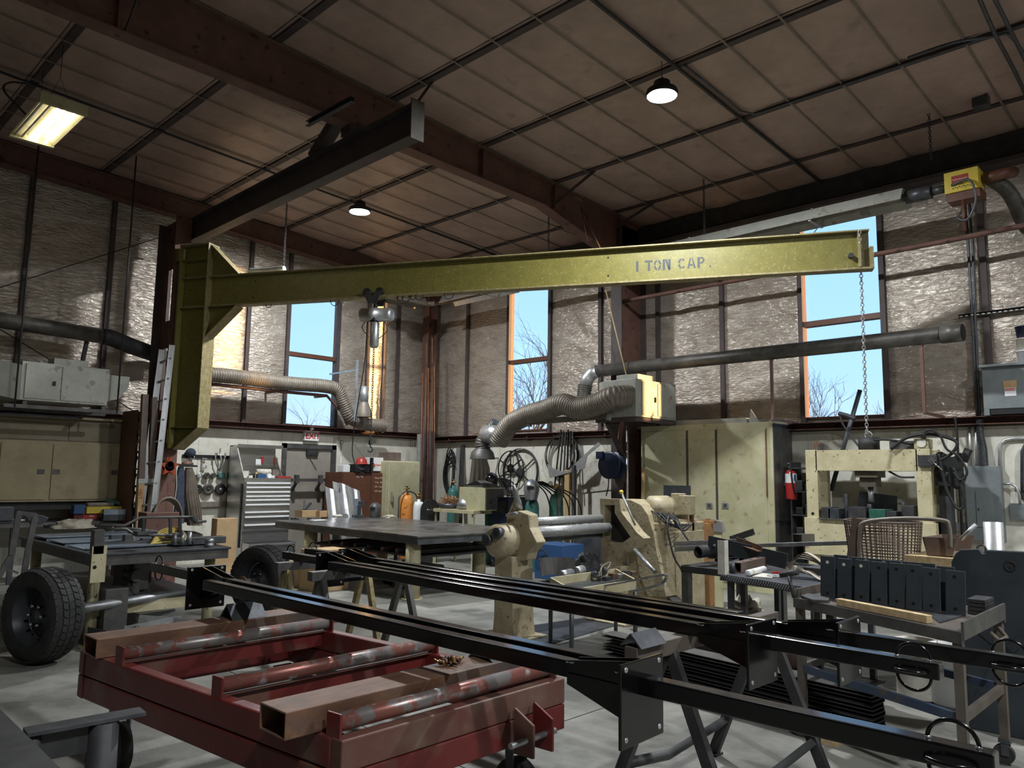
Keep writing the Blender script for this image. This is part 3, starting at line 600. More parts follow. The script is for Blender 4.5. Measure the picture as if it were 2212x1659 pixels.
# ---- rigid exhaust pipe on the right wall
t = thing('exhaust_pipe', 'long dark round exhaust pipe running level along the right wall across the right window', 'pipe', (10.15, 5, 3.3))
ye = onX(1290, 790, 10.15).y; PX_, PZ_ = 10.15, 3.37
MB().tube([V((PX_, ye, PZ_)), V((PX_, 2.45, PZ_))], .1, 22).build('pipe_run', 'ductdark', t)
MB().cyl((PX_, 2.65, PZ_), (PX_, 2.42, PZ_), .11, n=22).build('end_collar', 'ductdark', t); MB().cyl((PX_, 2.43, PZ_), (PX_, 2.41, PZ_), .097, n=22).build('bore', 'hole', t)
MB().tube([V((PX_, ye - .02, PZ_)), V((PX_ - .01, ye + .1, PZ_ - .03)), V((PX_ - .05, ye + .17, PZ_ - .13)), V((PX_ - .08, ye + .19, PZ_ - .25))], .11, 18).build('elbow', 'galv', t)
mb = MB(); q = [V((PX_ - .08, ye + .19, 3.14)), V((PX_ - .1, ye + .2, 2.98)), V((PX_ - .12, ye + .18, 2.84)), V((PX_ - .14, ye + .1, 2.76))]; ribbed(mb, q, .105, .035, .012); mb.build('flexible_section', 'ductdark', t)
MB().tube([V((PX_ - .14, ye + .12, 2.78)), V((PX_ - .15, ye - .0, 2.7)), V((PX_ - .15, 7.38, 2.7))], .11, 18).build('reducer', 'galv', t)
for y in (4.82, 2.88): MB().bar((PX_, y, 2.42), (PX_, y, 3.27), .035, .035).bar((PX_, y, 2.43), (10.93, y, 2.43), .03, .03).bar((PX_, y, 3.25), (PX_, y - .03, 3.34), .05, .03).build('support_leg', 'redox', t)
# ---- filter unit on the column
t = thing('filter_unit', 'grey steel air filter box on a bracket in front of the right wall column', 'air cleaner', (9.9, 6.9, 2.5))
MB().prism([(9.4, 6.6, 2.5), (10.5, 6.6, 2.5), (10.5, 7.4, 2.5), (9.55, 7.4, 2.5), (9.4, 7.2, 2.5)], (0, 0, .57)).build('cabinet', 'filter', t, .004)
MB().box(9.55, 9.96, 6.585, 6.6, 2.53, 3.04).build('door', 'filter', t, .003); MB().box(9.98, 10.46, 6.585, 6.6, 2.53, 3.04).build('door', 'filter', t, .003)
MB().box(9.88, 9.90, 6.56, 6.585, 2.74, 2.82).build('latch', 'dark', t)
MB().box(9.6, 10.05, 6.7, 7.1, 3.07, 3.17).build('control_box', 'filter', t, .003)
MB().bar((9.4, 6.62, 2.46), (10.7, 6.62, 2.46), .05, .06).bar((9.4, 7.3, 2.46), (10.7, 7.3, 2.46), .05, .06).bar((9.42, 6.6, 2.46), (9.42, 7.35, 2.46), .05, .06).build('bracket', 'redoxdark', t)
MB().bar((9.5, 7.2, 2.43), (10.34, 7.5, 1.9), .06, .06).build('bracket_brace', 'redoxdark', t)
tag(MB().tube([onX(1308, 625, 10.0), onX(1353, 812, 10.0)], .01, 6).build('rope', 'wood'), 'thin tan rope slanting from the crane arm to the filter box', 'rope')
# flexible extraction arm with hood
t = thing('extraction_arm', 'ribbed brown flexible duct arm reaching left to a hood in front of the middle window', 'duct', onX(1200, 900, 9.2))
mb = MB(); pts = [onX(x, y, 9.2) for x, y in ((1345, 853), (1325, 858), (1290, 873), (1250, 882), (1215, 873), (1180, 885), (1140, 897), (1105, 915), (1085, 940), (1076, 955))]; pts[0].x = 9.42; ribbed(mb, pts, .15, .045, .014, 22); mb.build('flexible_duct', 'duct', t)
MB().tube([onX(1082, 947, 9.2), onX(1066, 938, 9.2), onX(1052, 938, 9.25)], .16, 18).build('galvanized_elbow', 'galv', t)
mb = MB(); ribbed(mb, [onX(1075, 915, 9.35), onX(1056, 935, 9.3), onX(1043, 955, 9.25), onX(1043, 970, 9.25)], .12, .04, .01, 18); mb.build('flexible_elbow', 'ductdark', t)
hd = onX(1042, 992, 9.25); mb = MB(); n = 40
pr = [(.09, .28), (.1, .22), (.19, .12), (.22, .02), (.225, 0)]
mb.v = [hd + V((r * (1 + (.03 if j % 2 and k in (1, 2) else 0)) * math.cos(2 * PI * j / n), r * (1 + (.03 if j % 2 and k in (1, 2) else 0)) * math.sin(2 * PI * j / n), h)) for k, (r, h) in enumerate(pr) for j in range(n)]
mb.f = [(i * n + j, i * n + (j + 1) % n, (i + 1) * n + (j + 1) % n, (i + 1) * n + j) for i in range(4) for j in range(n)]; mb.s = [True] * len(mb.f)
mb.build('hood', 'trowel', t)
MB().bar(onX(1338, 897, 9.45), onX(1146, 912, 9.2), .05, .09).bar(onX(1146, 912, 9.2), onX(1085, 932, 9.2), .05, .08).build('support_boom', 'duct', t)
MB().bar(onX(1318, 893, 9.4), onX(1316, 908, 9.4), .07, .07).bar(onX(1144, 906, 9.2), onX(1143, 922, 9.2), .03, .1).build('boom_clamp', 'filter', t)
MB().bar(onX(1345, 897, 9.5), V((10.33, 7.6, 2.05)), .06, .09).build('boom_root', 'redox', t)
# left rigid pipe and flexible continuation along the back wall
t = thing('exhaust_pipe', 'brown round pipe crossing the upper left wall and turning into dark flexible hose', 'pipe', (3, 12.6, 3.5))
MB().tube([onY(-150, 668, 12.6), onY(225, 727, 12.6)], .115, 20).build('pipe_run', 'ductdark', t)
mb = MB(); ribbed(mb, [onY(222, 727, 12.6), onY(240, 730, 12.6), onY(290, 750, 12.75), onY(335, 766, 13.05), onY(400, 790, 13.15)], .115, .03, .008, 18); mb.build('flexible_hose', 'dark', t)
MB().bar(onY(188, 735, 12.7), onY(176, 792, 12.7), .06, .05).build('support_leg', 'dark', t)
t = thing('flexible_duct', 'long ribbed tan flexible duct drooping along the back wall beneath the left window', 'duct', onY(640, 850, 12.85))
mb = MB(); ribbed(mb, [onY(x, y, 12.85) for x, y in ((440, 808), (520, 815), (620, 828), (700, 834), (728, 843), (742, 872), (756, 900), (785, 915), (830, 920))], .115, .045, .012, 20); mb.build('duct_hose', 'duct', t)
MB().tube([onY(440, 828, 12.9), onY(600, 845, 12.9), onY(706, 855, 12.9), onY(738, 890, 12.9), onY(750, 918, 12.9)], .03, 4).bar(onY(600, 845, 12.9), V((onY(600, 845, 12.9).x, 13.34, onY(600, 845, 12.9).z)), .04, .04).bar(onY(706, 855, 12.9), V((onY(706, 855, 12.9).x, 13.34, onY(706, 855, 12.9).z)), .04, .04).build('support_angle', 'redox', t)
hd = onY(785, 901, 12.4)
t = thing('fume_hood', 'small ribbed conical hood on a silver pipe right of the left window', 'hood', hd)
mb = MB(); mb.v = [hd + V((r * (1 + (.04 if j % 2 and k == 1 else 0)) * math.cos(2 * PI * j / n), r * (1 + (.04 if j % 2 and k == 1 else 0)) * math.sin(2 * PI * j / n), h)) for k, (r, h) in enumerate([(.085, .29), (.14, .14), (.165, .03), (.165, 0)]) for j in range(n)]
mb.f = [(i * n + j, i * n + (j + 1) % n, (i + 1) * n + (j + 1) % n, (i + 1) * n + j) for i in range(3) for j in range(n)]; mb.s = [True] * len(mb.f); mb.build('cone', 'duct', t)
MB().cyl(hd + V((0, 0, .28)), hd + V((0, 0, .6)), .085, n=18).build('pipe', 'galv', t)
MB().box(hd.x - .2, hd.x - .17, 12.38, 12.42, hd.z - .1, hd.z + 1.1).bar((hd.x - .185, 12.4, hd.z + .9), (hd.x - .185, 13.36, hd.z + .9), .03, .03).bar(hd + V((-.18, 0, .3)), hd + V((-.06, 0, .3)), .03, .02).bar(hd + V((-.18, 0, .45)), hd + V((-.06, 0, .45)), .03, .02).build('mounting_rail', 'galv', t)
# ---- filter unit at left, hung from the roof
t = thing('filter_unit', 'grey steel air filter cabinet hung on rods at far left above the cupboards', 'air cleaner', (3.2, 12.4, 2.5))
MB().box(2.74, 3.86, 12.1, 12.7, 2.53, 3.07).build('cabinet', 'filter', t, .005)
for a, b in ((2.79, 3.2), (3.24, 3.82)): MB().box(a, b, 12.085, 12.1, 2.56, 3.04).build('door', 'filter', t, .003)
MB().box(3.13, 3.16, 12.06, 12.085, 2.76, 2.82).build('latch', 'dark', t)
MB().prism([(2.74, 12.1, 2.53), (2.74, 12.7, 2.53), (2.4, 12.6, 2.6), (2.4, 12.2, 2.6)], (0, 0, .48)).build('inlet_plenum', 'filter', t)
MB().cyl((2.4, 12.4, 2.82), (2.1, 12.4, 2.82), .15, n=20).build('inlet_collar', 'filter', t)
MB().prism([(3.86, 12.2, 2.6), (3.86, 12.2, 3.0), (4.18, 12.2, 3.0), (4.18, 12.2, 2.85), (4.05, 12.2, 2.65)], (0, .4, 0)).build('outlet', 'filter', t)
MB().box(3.15, 3.6, 12.2, 12.5, 3.07, 3.17).build('control_box', 'filter', t, .003); MB().box(3.63, 3.76, 12.08, 12.085, 2.58, 2.64).build('sticker', 'offwhite', t)
MB().bar((2.55, 12.05, 2.44), (4.05, 12.05, 2.44), .05, .05).bar((2.55, 12.75, 2.44), (4.05, 12.75, 2.44), .05, .05).bar((2.8, 12.05, 2.49), (2.8, 12.75, 2.49), .05, .05).bar((3.8, 12.05, 2.49), (3.8, 12.75, 2.49), .05, .05).build('hanger_frame', 'trowel', t)
for x in (2.68, 3.98): MB().cyl((x, 12.03, 2.42), (x, 12.03, zr(x) - .02), .012, n=6).build('hanger_rod', 'dark', t)
# ================================================================== along the back wall
def cupboard_door(t, x0, x1, z0, z1, y, hx=None, m='cupboard'):
    d = MB().box(x0, x1, y - .02, y, z0, z1).build('door', m, t, .003)
    if hx: MB().box(hx - .045, hx + .045, y - .03, y - .02, (z0 + z1) / 2 - .035, (z0 + z1) / 2 + .035).build('latch', 'trowel', d)
t = thing('wall_cupboard', 'long tan steel wall cupboard with three doors at far left', 'cupboard', (3.2, 13.05, 1.12))
MB().box(1.2, 4.43, 12.75, 13.36, 1.12, 2.0).build('carcass', 'cupboard', t)
cupboard_door(t, 1.95, 2.68, 1.15, 1.96, 12.75); cupboard_door(t, 2.72, 3.32, 1.15, 1.96, 12.75, 3.24); cupboard_door(t, 3.38, 4.12, 1.15, 1.96, 12.75, 3.44); cupboard_door(t, 4.18, 4.42, 1.15, 1.96, 12.75, 4.24)
MB().box(1.2, 4.43, 12.85, 13.36, 1.0, 1.12).build('plinth', 'dark', t)
t = thing('wall_cupboard', 'low dusty tan cupboard row sitting on top of the three-door cupboard', 'cupboard', (3.2, 13.0, 2.0))
MB().box(1.2, 4.43, 12.78, 13.3, 2.0, 2.34).build('carcass', 'cupboarddark', t)
for a, b in ((2.0, 3.55), (3.58, 4.4)): MB().box(a, b, 12.765, 12.78, 2.02, 2.31).build('flap_door', 'cupboarddark', t)
tag(MB().box(1.2, 4.45, 12.7, 13.3, 2.34, 2.375).build('shelf_board', 'cupboard'), 'long flat board on top of the tan cupboards under the left filter unit', 'board')
mb = MB(); mb.chan((2.0, 12.62, 2.36), (3.7, 12.62, 2.36), .04, .03, .004); tag(mb.build('steel_strip', 'mill'), 'thin steel strip lying along the front edge of the cupboard top', 'strip')
# bench under the cupboards
t = thing('workbench', 'low dark bench against the wall under the tan cupboards', 'bench', (3, 12.9, 0))
MB().box(1.2, 4.5, 12.4, 13.34, .78, .84).build('bench_top', 'trowel', t)
for x in (1.4, 2.9, 4.35): MB().box(x - .03, x + .03, 12.45, 12.51, 0, .78).build('leg', 'mill', t)
y = 12.6
def Bx(n, x0, x1, y0, y1, z0, z1, m, lb, ct, g=None, bev=.004): return tag(MB().box(x0, x1, y0, y1, z0, z1).build(n, m, bev=bev), lb, ct, g)
def pY(px, py, Y): return onY(px, py, Y)
a = pY(160, 1110, 12.5); b = pY(212, 1135, 12.5)
t = thing('tool_box', 'small red two-drawer tool box on the bench under the cupboards', 'toolbox', ((a.x + b.x) / 2, 12.6, .84))
MB().box(a.x, b.x, 12.5, 12.8, .84, a.z).build('body', 'redpaint', t, .004)
for k in (0, 1): d = MB().box(a.x + .12, b.x - .01, 12.49, 12.5, .87 + k * .08, .94 + k * .08).build('drawer', 'redplastic', t); MB().box(a.x + .2, b.x - .08, 12.475, 12.49, .9 + k * .08, .915 + k * .08).build('handle', 'galv', d)
za = a.z
Bx('level_case', a.x + .15, a.x + .75, 12.45, 12.55, za, za + .1, 'heatyellow', 'yellow case lying on the red tool box', 'case')
Bx('parts_box', a.x - .02, a.x + .13, 12.45, 12.6, za, za + .13, 'blue', 'small blue and white box on the left end of the red tool box', 'box')
Bx('rolled_mat', a.x + .17, a.x + .55, 12.5, 12.6, za + .1, za + .16, 'duct', 'rolled tan mat on top of the yellow case', 'roll', bev=.02)
tag(MB().bar((a.x + .45, 12.6, za + .2), (a.x + .7, 12.55, za + .12), .06, .05).bar((a.x + .5, 12.7, za + .14), (a.x + .7, 12.7, za + .2), .05, .05).build('plastic_bracket', 'green'), 'green plastic brackets piled behind the yellow case', 'bracket')
for k in (0, 1):
    t_ = MB().rtube((b.x + .02, 12.4, .885 + k * .085), (b.x + .34, 12.35, .885 + k * .085), .16, .08, .006)
    tag(t_.build('square_tube', 'bluesteel' if k else 'mill'), ('upper' if k else 'lower') + ' of two short rectangular tubes stacked right of the red tool box', 'tube')
tag(MB().box(b.x + .4, b.x + .62, 12.4, 12.6, .84, .97).box(b.x + .45, b.x + .5, 12.42, 12.5, .97, 1.02).box(b.x + .54, b.x + .59, 12.42, 12.5, .97, 1.02).build('machine_clamp', 'trowel'), 'small grey machine clamp right of the stacked rectangular tubes', 'clamp')
tag(MB().bar((4.38, 12.3, .84), (4.5, 12.6, 1.75), .03, .03).build('green_stick', 'green'), 'thin green stick leaning beside the steel shelving', 'stick')
# steel shelving between cupboard and column
t = thing('parts_shelving', 'dark steel pigeonhole rack between cupboards and the red planks', 'rack', (4.4, 12.5, 0))
mb = MB()
for x in (4.3, 4.58): mb.box(x - .012, x + .012, 12.1, 12.7, 0, 2.5)
mb.box(4.43, 4.445, 12.4, 12.7, 0, 2.5); mb.build('upright', 'brown', t)
for k in range(9): MB().box(4.3, 4.58, 12.1, 12.7, .3 + k * .26, .325 + k * .26).build('shelf', 'mill', t)
for k in range(3, 8):
    for i in (0, 1): tag(MB().tube([V((4.34 + i * .1, 12.13 + .02 * k, .325 + k * .26)), V((4.36 + i * .1, 12.16, .5 + k * .26))], .018, 6).build('short_bar', ('brown', 'rusty', 'mill')[(k + i) % 3]), 'short steel offcut standing in the pigeonhole rack', 'offcut', 'short offcuts in the pigeonhole rack')
# channels standing on end, ladders
for k, (px, pt, pb, wd, m) in enumerate(((305, 852, 1150, .085, 'rusty'), (325, 858, 1150, .075, 'brownlumber'))):
    a = onY(px + 8, pt, 11.95); b = onY(px - 6, pb, 11.95)
    t = thing('timber_post', ('left' if k == 0 else 'right') + ' of two tall dirty red posts leaning beside the ladder', 'post', V((b.x, 11.95, 0)))
    zc = 1.42; d = (a - b) / (a.z - b.z)
    MB().bar(b + d * (zc - b.z), a, wd, .08, up=(0, 1, 0)).build('upper_length', 'brownlumber', t); MB().bar(b + d * (0.01 - b.z), b + d * (zc - b.z), wd, .08, up=(0, 1, 0)).build('lower_length', 'lumber' if k == 0 else 'rustpaint', t)
    MB().bar(b + d * (zc - .02 - b.z), b + d * (zc + .05 - b.z), wd + .01, .09, up=(0, 1, 0)).build('strap_band', 'galv', t)
    if k == 0: text3d('HDT', .07, b + d * (1.32 - b.z) + V((-.035, -.045, 0)), (0, 0, -1), (1, 0, 0), .001, 'painted_letters', 'redpaintplain', t)
t = thing('ladder', 'aluminium ladder leaning on the crane column', 'ladder', (4.55, 12, 0))
for pt, pb in (((372, 745), (328, 1140)), ((350, 755), (300, 1140))):
    a = onY(*pt, 11.85 if pt[0] > 360 else 12.05); b = onY(*pb, 11.7 if pt[0] > 360 else 11.9); d = (a - b) / (a.z - b.z); b = b - d * (b.z - .01); MB().chan(b, a, .03, .085, .004, up=(-1, .4, 0)).build('rail', 'alu', t)
    if pt[0] > 360: A0, A1 = b, a
    else: B0, B1 = b, a
for k in range(11): f_ = .04 + k * .09; MB().cyl(A0.lerp(A1, f_), B0.lerp(B1, f_), .016, n=8).build('rung', 'galv', t)
# ---- hooks strip and clamps
def yw(px, py, d=.06): return onY(px, py, YA - d)
t = thing('tool_strip', 'long black steel bar screwed to the white wall for hanging clamps', 'rack', yw(450, 990))
a = yw(395, 985); b = yw(520, 985); MB().box(a.x, b.x, YA - .055, YA - .03, a.z - .03, a.z + .03).build('bar', 'black', t)
def clampthing(px, py, h, m, lb):
    c = yw(px, py, .062); mb = MB(); mb.bar(c, c - V((0, 0, h)), .02, .012).bar(c - V((.0, 0, h * .1)), c + V((.07, -.02, -h * .1)), .02, .02).bar(c - V((0, 0, h * .85)), c + V((.06, -.02, -h * .85)), .02, .02).cyl(c + V((.06, -.02, -h * .5)), c + V((.06, -.02, -h * .85)), .008, n=6)
    tag(mb.build('bar_clamp', m), lb, 'clamp')
clampthing(412, 975, .16, 'galv', 'small chrome clamp hanging at the left end of the black wall bar')
clampthing(438, 988, .22, 'galv', 'silver bar clamp hanging from the black wall bar left of the sheet clamps')
clampthing(505, 978, .25, 'dark', 'dark bar clamp hanging at the right end of the black wall bar')
for i, (x, y0, y1) in enumerate(((465, 982, 1018), (475, 972, 1018), (486, 982, 1018))):
    a = yw(x, y0, .1); c = yw(474, y1, .1); s = -1 if i == 0 else 1
    mb = MB().tube([a, a.lerp(c, .5) + V((s * .03, 0, 0)), c], .012, 6).bar(a + V((0, -.01, .03)), a + V((0, -.01, -.06)), .03, .02)
    tag(mb.build('locking_clamp', 'galv'), ('left', 'middle', 'right')[i] + ' of three silver locking clamps hung together on the wall bar', 'clamp', None)
# grinding discs: two rows
def disc(px, py, r, m, hub, lb):
    c = yw(px, py, .09); t = thing('grinding_disc', lb, 'disc', c)
    MB().lathe([(0, 0), (r * .25, .0), (r * .3, .015), (r * .9, .02), (r, .01), (r, -.01), (r * .9, -.02), (0, -.02)], c, (0, -1, 0), 22).build('wheel', m, t); MB().lathe([(0, .022), (r * .3, .022), (r * .3, 0)], c, (0, -1, 0), 14).build('hub', hub, t)
row = (('grey disc with white hub', 'galv', 'white'), ('brown disc second', 'ductdark', 'dark'), ('small brown disc in the middle', 'ductdark', 'dark'), ('green disc', 'teal', 'galv'), ('silver wire disc at the right end', 'galv', 'dark'))
for (px, r), (nm, m, hub) in zip(((431, .048), (447, .055), (461, .048), (478, .058), (492, .055)), row): disc(px, 1027, r, m, hub, nm + ' of the upper row of wall discs')
for px, r, nm in ((427, .085, 'leftmost large black disc'), (450, .1, 'second large worn disc'), (476, .1, 'large disc with silver hub'), (500, .1, 'rightmost large dark disc')): disc(px, 1057, r, 'rubber' if px != 450 else 'ductdark', 'galv' if px == 476 else 'dark', nm + ' of the lower row on the wall')
t = thing('disc_peg_rail', 'thin rail with pegs carrying the two rows of discs on the wall', 'rack', yw(460, 1040)); a = yw(415, 1027, .04); b = yw(512, 1027, .04)
MB().box(a.x, b.x, YA - .05, YA - .035, a.z - .008, a.z + .008).build('upper_rail', 'dark', t); a = yw(415, 1088, .06); b = yw(512, 1092, .06); MB().box(a.x, b.x, YA - .12, YA - .035, a.z - .06, a.z + .03).build('lower_ledge', 'duct', t)
# face masks / hats above, jackets
tag(MB().ball(yw(412, 978, .1), .09, (1, .8, .9)).build('cap', 'denim'), 'dark cap hanging at the top of the coat hooks', 'cap')
tag(MB().ball(yw(405, 1002, .3), .075, (1.4, .8, .7)).build('leather_pouch', 'rusty'), 'brown leather pouch hanging above the jackets', 'pouch')
def garment(nm, lb, m, pts, Y, seed, folds=9):
    # pts: rows of (pxL, pxR, py) giving a hanging cloth outline; folded surface with thickness
    rows = [(onY(l, y_, Y), onY(r, y_, Y)) for l, r, y_ in pts]; n = 26; mb = MB(); dense = []
    for (a, b), (c, d) in zip(rows, rows[1:]):
        for k in range(5): dense.append((a.lerp(c, k / 5), b.lerp(d, k / 5)))
    dense.append(rows[-1]); M_ = len(dense)
    for i, (a, b) in enumerate(dense):
        for j in range(2 * n):
            th = 2 * PI * j / (2 * n); s = .5 - .5 * math.cos(th); p = a.lerp(b, s)
            dep = .09 * math.sin(th) * (1 if th < PI else .4) * (.6 + .4 * i / M_)
            f_ = .018 * math.sin(s * folds * 2 * PI + seed + i * .05) * (.3 + i / M_)
            mb.v.append(p + V((0, -dep - f_, 0)))
    k2 = 2 * n
    for i in range(M_ - 1):
        for j in range(k2): mb.f.append((i * k2 + j, i * k2 + (j + 1) % k2, (i + 1) * k2 + (j + 1) % k2, (i + 1) * k2 + j)); mb.s.append(True)
    mb.f += [tuple(range(k2)), tuple(range((M_ - 1) * k2, M_ * k2))[::-1]]; mb.s += [True, True]
    return tag(mb.build(nm, m), lb, 'clothing')
garment('work_jacket', 'dark navy jacket hanging on the hooks right of the crane column', 'denim', [(385, 396, 1008), (380, 402, 1030), (376, 402, 1070), (372, 398, 1110), (374, 396, 1130)], 12.6, 1)
garment('leather_apron', 'long brown leather apron with a red mark hanging by the jackets', 'apron', [(400, 415, 1010), (398, 422, 1030), (396, 428, 1065), (400, 434, 1100), (405, 436, 1135)], 12.55, 3, 6)
garment('work_jacket', 'reddish coat half hidden behind the brown leather apron', 'brown', [(392, 402, 1060), (388, 402, 1080), (384, 404, 1110), (384, 406, 1128)], 12.7, 2, 5)
t = thing('coat_rack', 'dark steel bracket holding the jackets beside the crane column', 'rack', onY(405, 1005, 12.7)); a = onY(372, 1003, 12.7); b = onY(425, 1007, 12.7); MB().bar(a, b, .03, .03).build('bar', 'black', t); MB().bar(a, V((a.x, 13.372, a.z)), .03, .03).bar(b, V((b.x, 13.372, b.z)), .03, .03).build('arm', 'black', t)
# orange cord reel: star-shaped hub
c = onY(364, 1008, 11.95); t = thing('cord_reel', 'orange star-shaped cord reel hanging on the crane column', 'reel', c - V((0, 0, .15)))
for dy, nm in ((-.05, 'front_spider'), (.05, 'rear_spider')):
    pts = [c + V((math.cos(a) * r, dy, math.sin(a) * r)) for i in range(10) for a, r in [(PI / 2 + i * PI / 5, .16 if i % 2 == 0 else .075)]]; MB().prism(pts, (0, .02, 0)).build(nm, 'orangered', t, .006)
MB().cyl(c - V((0, .05, 0)), c + V((0, .07, 0)), .07).build('hub', 'dark', t); MB().torus(c + V((0, -.06, .03)), (0, 1, 0), .05, .008, 18, 6).build('handle', 'black', t); MB().tube(spline([c + V((.1, -.03, 0)), c + V((.12, -.05, -.3)), c + V((.1, -.02, -.7)), c + V((.08, 0, -.95))]), .007, 6).build('cord', 'offwhite', t)
# hose coil hanging near the post on table side
mb = MB()
for k in range(5): cc = onY(362, 1120, 11.0) + V((0, k * .025, -.01 * k)); pts = [cc + V((.2 * math.cos(2 * PI * i / 30), 0, .29 * math.sin(2 * PI * i / 30))) for i in range(30)]; mb.tube(pts + [pts[0]], .013, 7, cap=False)
tag(mb.build('air_hose', 'duct'), 'tan air hose coiled in an oval hanging behind the left welding table', 'hose')
tag(MB().box(4.1, 4.55, 10.95, 11.25, 0, 1.02).build('steel_pedestal', 'redox', bev=.01), 'squat dark red steel pedestal behind the coiled air hose', 'pedestal')
# exit sign
a = onY(659, 930, YA - .12); b = onY(689, 953, YA - .12)
t = thing('exit_sign', 'white EXIT sign with red letters above the door', 'sign', ((a.x + b.x) / 2, YA - .1, b.z))
MB().box(a.x, b.x, YA - .12, YA - .04, b.z, a.z).build('housing', 'white', t, .006)
text3d('EXIT', (a.z - b.z) * .8, (a.x + (b.x - a.x) * .5 - (a.z - b.z) * .8 * .93, YA - .122, b.z + (a.z - b.z) * .22), (1, 0, 0), (0, 0, 1), .002, 'letters', 'redpaintplain', t, font_off=.004)
MB().cyl(((a.x + b.x) / 2, YA - .08, a.z), ((a.x + b.x) / 2, YA - .08, a.z + .03), .02).ball(((a.x + b.x) / 2 + .0, YA - .1, a.z + .05), .04).build('lamp_head', 'white', t)
# door bar
t = thing('door_bar', 'grey steel security bar laid in brackets across the door', 'bar', (8.1, YA - .2, 1.0))
a = onY(630, 1037, YA - .2); b = onY(733, 1037, YA - .2); MB().bar(a, b, .05, .06).build('bar', 'trowel', t)
for x in (a.x + .1, a.x + .62): MB().box(x - .035, x + .035, YA - .25, YA - .17, a.z - .06, a.z + .1).bar((x, YA - .2, a.z - .05), (x, YA - .05, a.z - .2), .04, .04).build('bracket', 'trowel', t)
MB().box(8.6, 8.68, YA - .26, YA - .03, a.z - .14, a.z - .02).build('hook_bracket', 'trowel', t)
tag(MB().cyl(onY(737, 960, YA - .04), onY(735, 1110, YA - .04), .012, n=6).ball(onY(738, 955, YA - .06), .04).build('vertical_pipe', 'galv'), 'thin vertical pipe with a round knob right of the door', 'pipe')
# ---- tool chest
x0, x1, yf, yb = 6.78, 7.66, 12.55, 13.2
fl = onY(522, 1198, yf); 
def cx(px, py): return onY(px, py, yf)
L_ = cx(530, 1035).x; R_ = cx(630, 1035).x
t = thing('tool_chest', 'tall stainless steel tool chest with its lid open, left of the door', 'tool chest', ((L_ + R_) / 2, 12.9, 0))
zt = cx(580, 1033).z
MB().box(L_, R_, yf + .02, yb, .12, zt).build('body', 'stainless', t, .004)
ed = [1041, 1050, 1060, 1069, 1077, 1087, 1103, 1113, 1130, 1147]
zs = [cx(580, q_).z for q_ in ed]
for k in range(9):
    d = MB().box(L_ + .01, R_ - .01, yf, yf + .02, zs[k + 1] + .006, zs[k] - .002).build('drawer', 'stainless', t, .002); MB().box(L_ + .02, R_ - .03, yf - .025, yf, zs[k] - .034, zs[k] - .008).build('handle', 'white', d)
zo = cx(580, 1150).z; zp = cx(580, 1170).z
d = MB().box(L_ + .01, R_ - .01, yf - .25, yf + .02, .16, zp - .0).build('drawer', 'stainless', t, .002, label='pulled-out bottom drawer'); MB().box(L_ + .02, R_ - .03, yf - .27, yf - .25, zp - .04, zp - .015).build('handle', 'alu', d)
MB().box(L_ + .03, R_ - .03, yf - .2, yf + .01, zp, zp + .004).build('drawer_liner', 'hole', t)
zl = cx(580, 976).z
MB().prism([(L_, yf + .05, zt), (L_, yb, zt), (L_, yb, zl + .1), (L_, yb - .25, zl + .12)], (.015, 0, 0)).prism([(R_ - .015, yf + .3, zt), (R_ - .015, yb, zt), (R_ - .015, yb, zl)], (.015, 0, 0)).build('side_panel', 'stainless', t)
MB().prism([(L_, yb - .02, zt), (R_, yb - .02, zt), (R_, yb - .02, zl + .08), (L_, yb - .02, zl + .08)], (0, .015, 0)).bar(((L_ + R_) / 2, yb - .12, zl + .1), ((L_ + R_) / 2, yb + .0, zl + .1), R_ - L_, .02).build('lid', 'stainless', t)
MB().box(L_, R_, yb - .3, yb - .285, zl + .07, zl + .13).build('lid_lip', 'stainless', t)
for x in (L_ + .06, R_ - .06):
    for yy in (yf + .1, yb - .1): MB().cyl((x - .02, yy, .055), (x + .02, yy, .055), .055, n=14).box(x - .03, x + .03, yy - .03, yy + .03, .09, .12).build('caster', 'rubber', t)
MB().cyl((L_ + .16, yf - .005, cx(0, 1081).z), (L_ + .16, yf + .0, cx(0, 1081).z), .02).build('lock', 'chrome', t)
text3d('HUSKY', .03, (R_ - .2, yf - .0015, zs[6] - .03 + .0), (1, 0, 0), (0, 0, 1), .0008, 'maker_lettering', 'white', t)
MB().bar((L_ - .012, yf + .1, zt - .1), (L_ - .012, yf + .1, .3), .02, .02).build('side_handle', 'dark', t)
def top(n, fx, fy, w_, d_, h, m, lb, ct, rz=0, dz=0, r=None):
    c = V((L_ + (R_ - L_) * fx, yf + .05 + .5 * fy, zt + dz + .001)); mb = MB()
    if r: mb.cyl(c + V((-w_ / 2 * math.cos(rz), -w_ / 2 * math.sin(rz), r)), c + V((w_ / 2 * math.cos(rz), w_ / 2 * math.sin(rz), r)), r, n=16)
    else:
        u = V((math.cos(rz), math.sin(rz), 0)); mb.bar(c - u * w_ / 2 + V((0, 0, h / 2)), c + u * w_ / 2 + V((0, 0, h / 2)), d_, h)
    tag(mb.build(n, m, bev=.004 if not r else 0), lb, ct)
top('paper_roll', .55, .5, .26, 0, 0, 'offwhite', 'cream paper roll lying on the tool chest', 'roll', -.2, .05, .055)
top('paper_roll', .78, .4, .14, 0, 0, 'duct', 'short brown cardboard roll at the right on the tool chest', 'roll', 1.2, .04, .06)
top('spray_can', .2, .7, .2, 0, 0, 'white', 'white can lying at the left on the open tool chest', 'can', -.15, .02, .033)
top('plastic_case', .38, .12, .16, .1, .07, 'blue', 'small blue plastic case at the front of the tool chest top', 'case')
top('tape_roll', .56, .1, .05, 0, 0, 'white', 'round white tape roll at the front of the tool chest top', 'tape', 1.4, 0, .04)
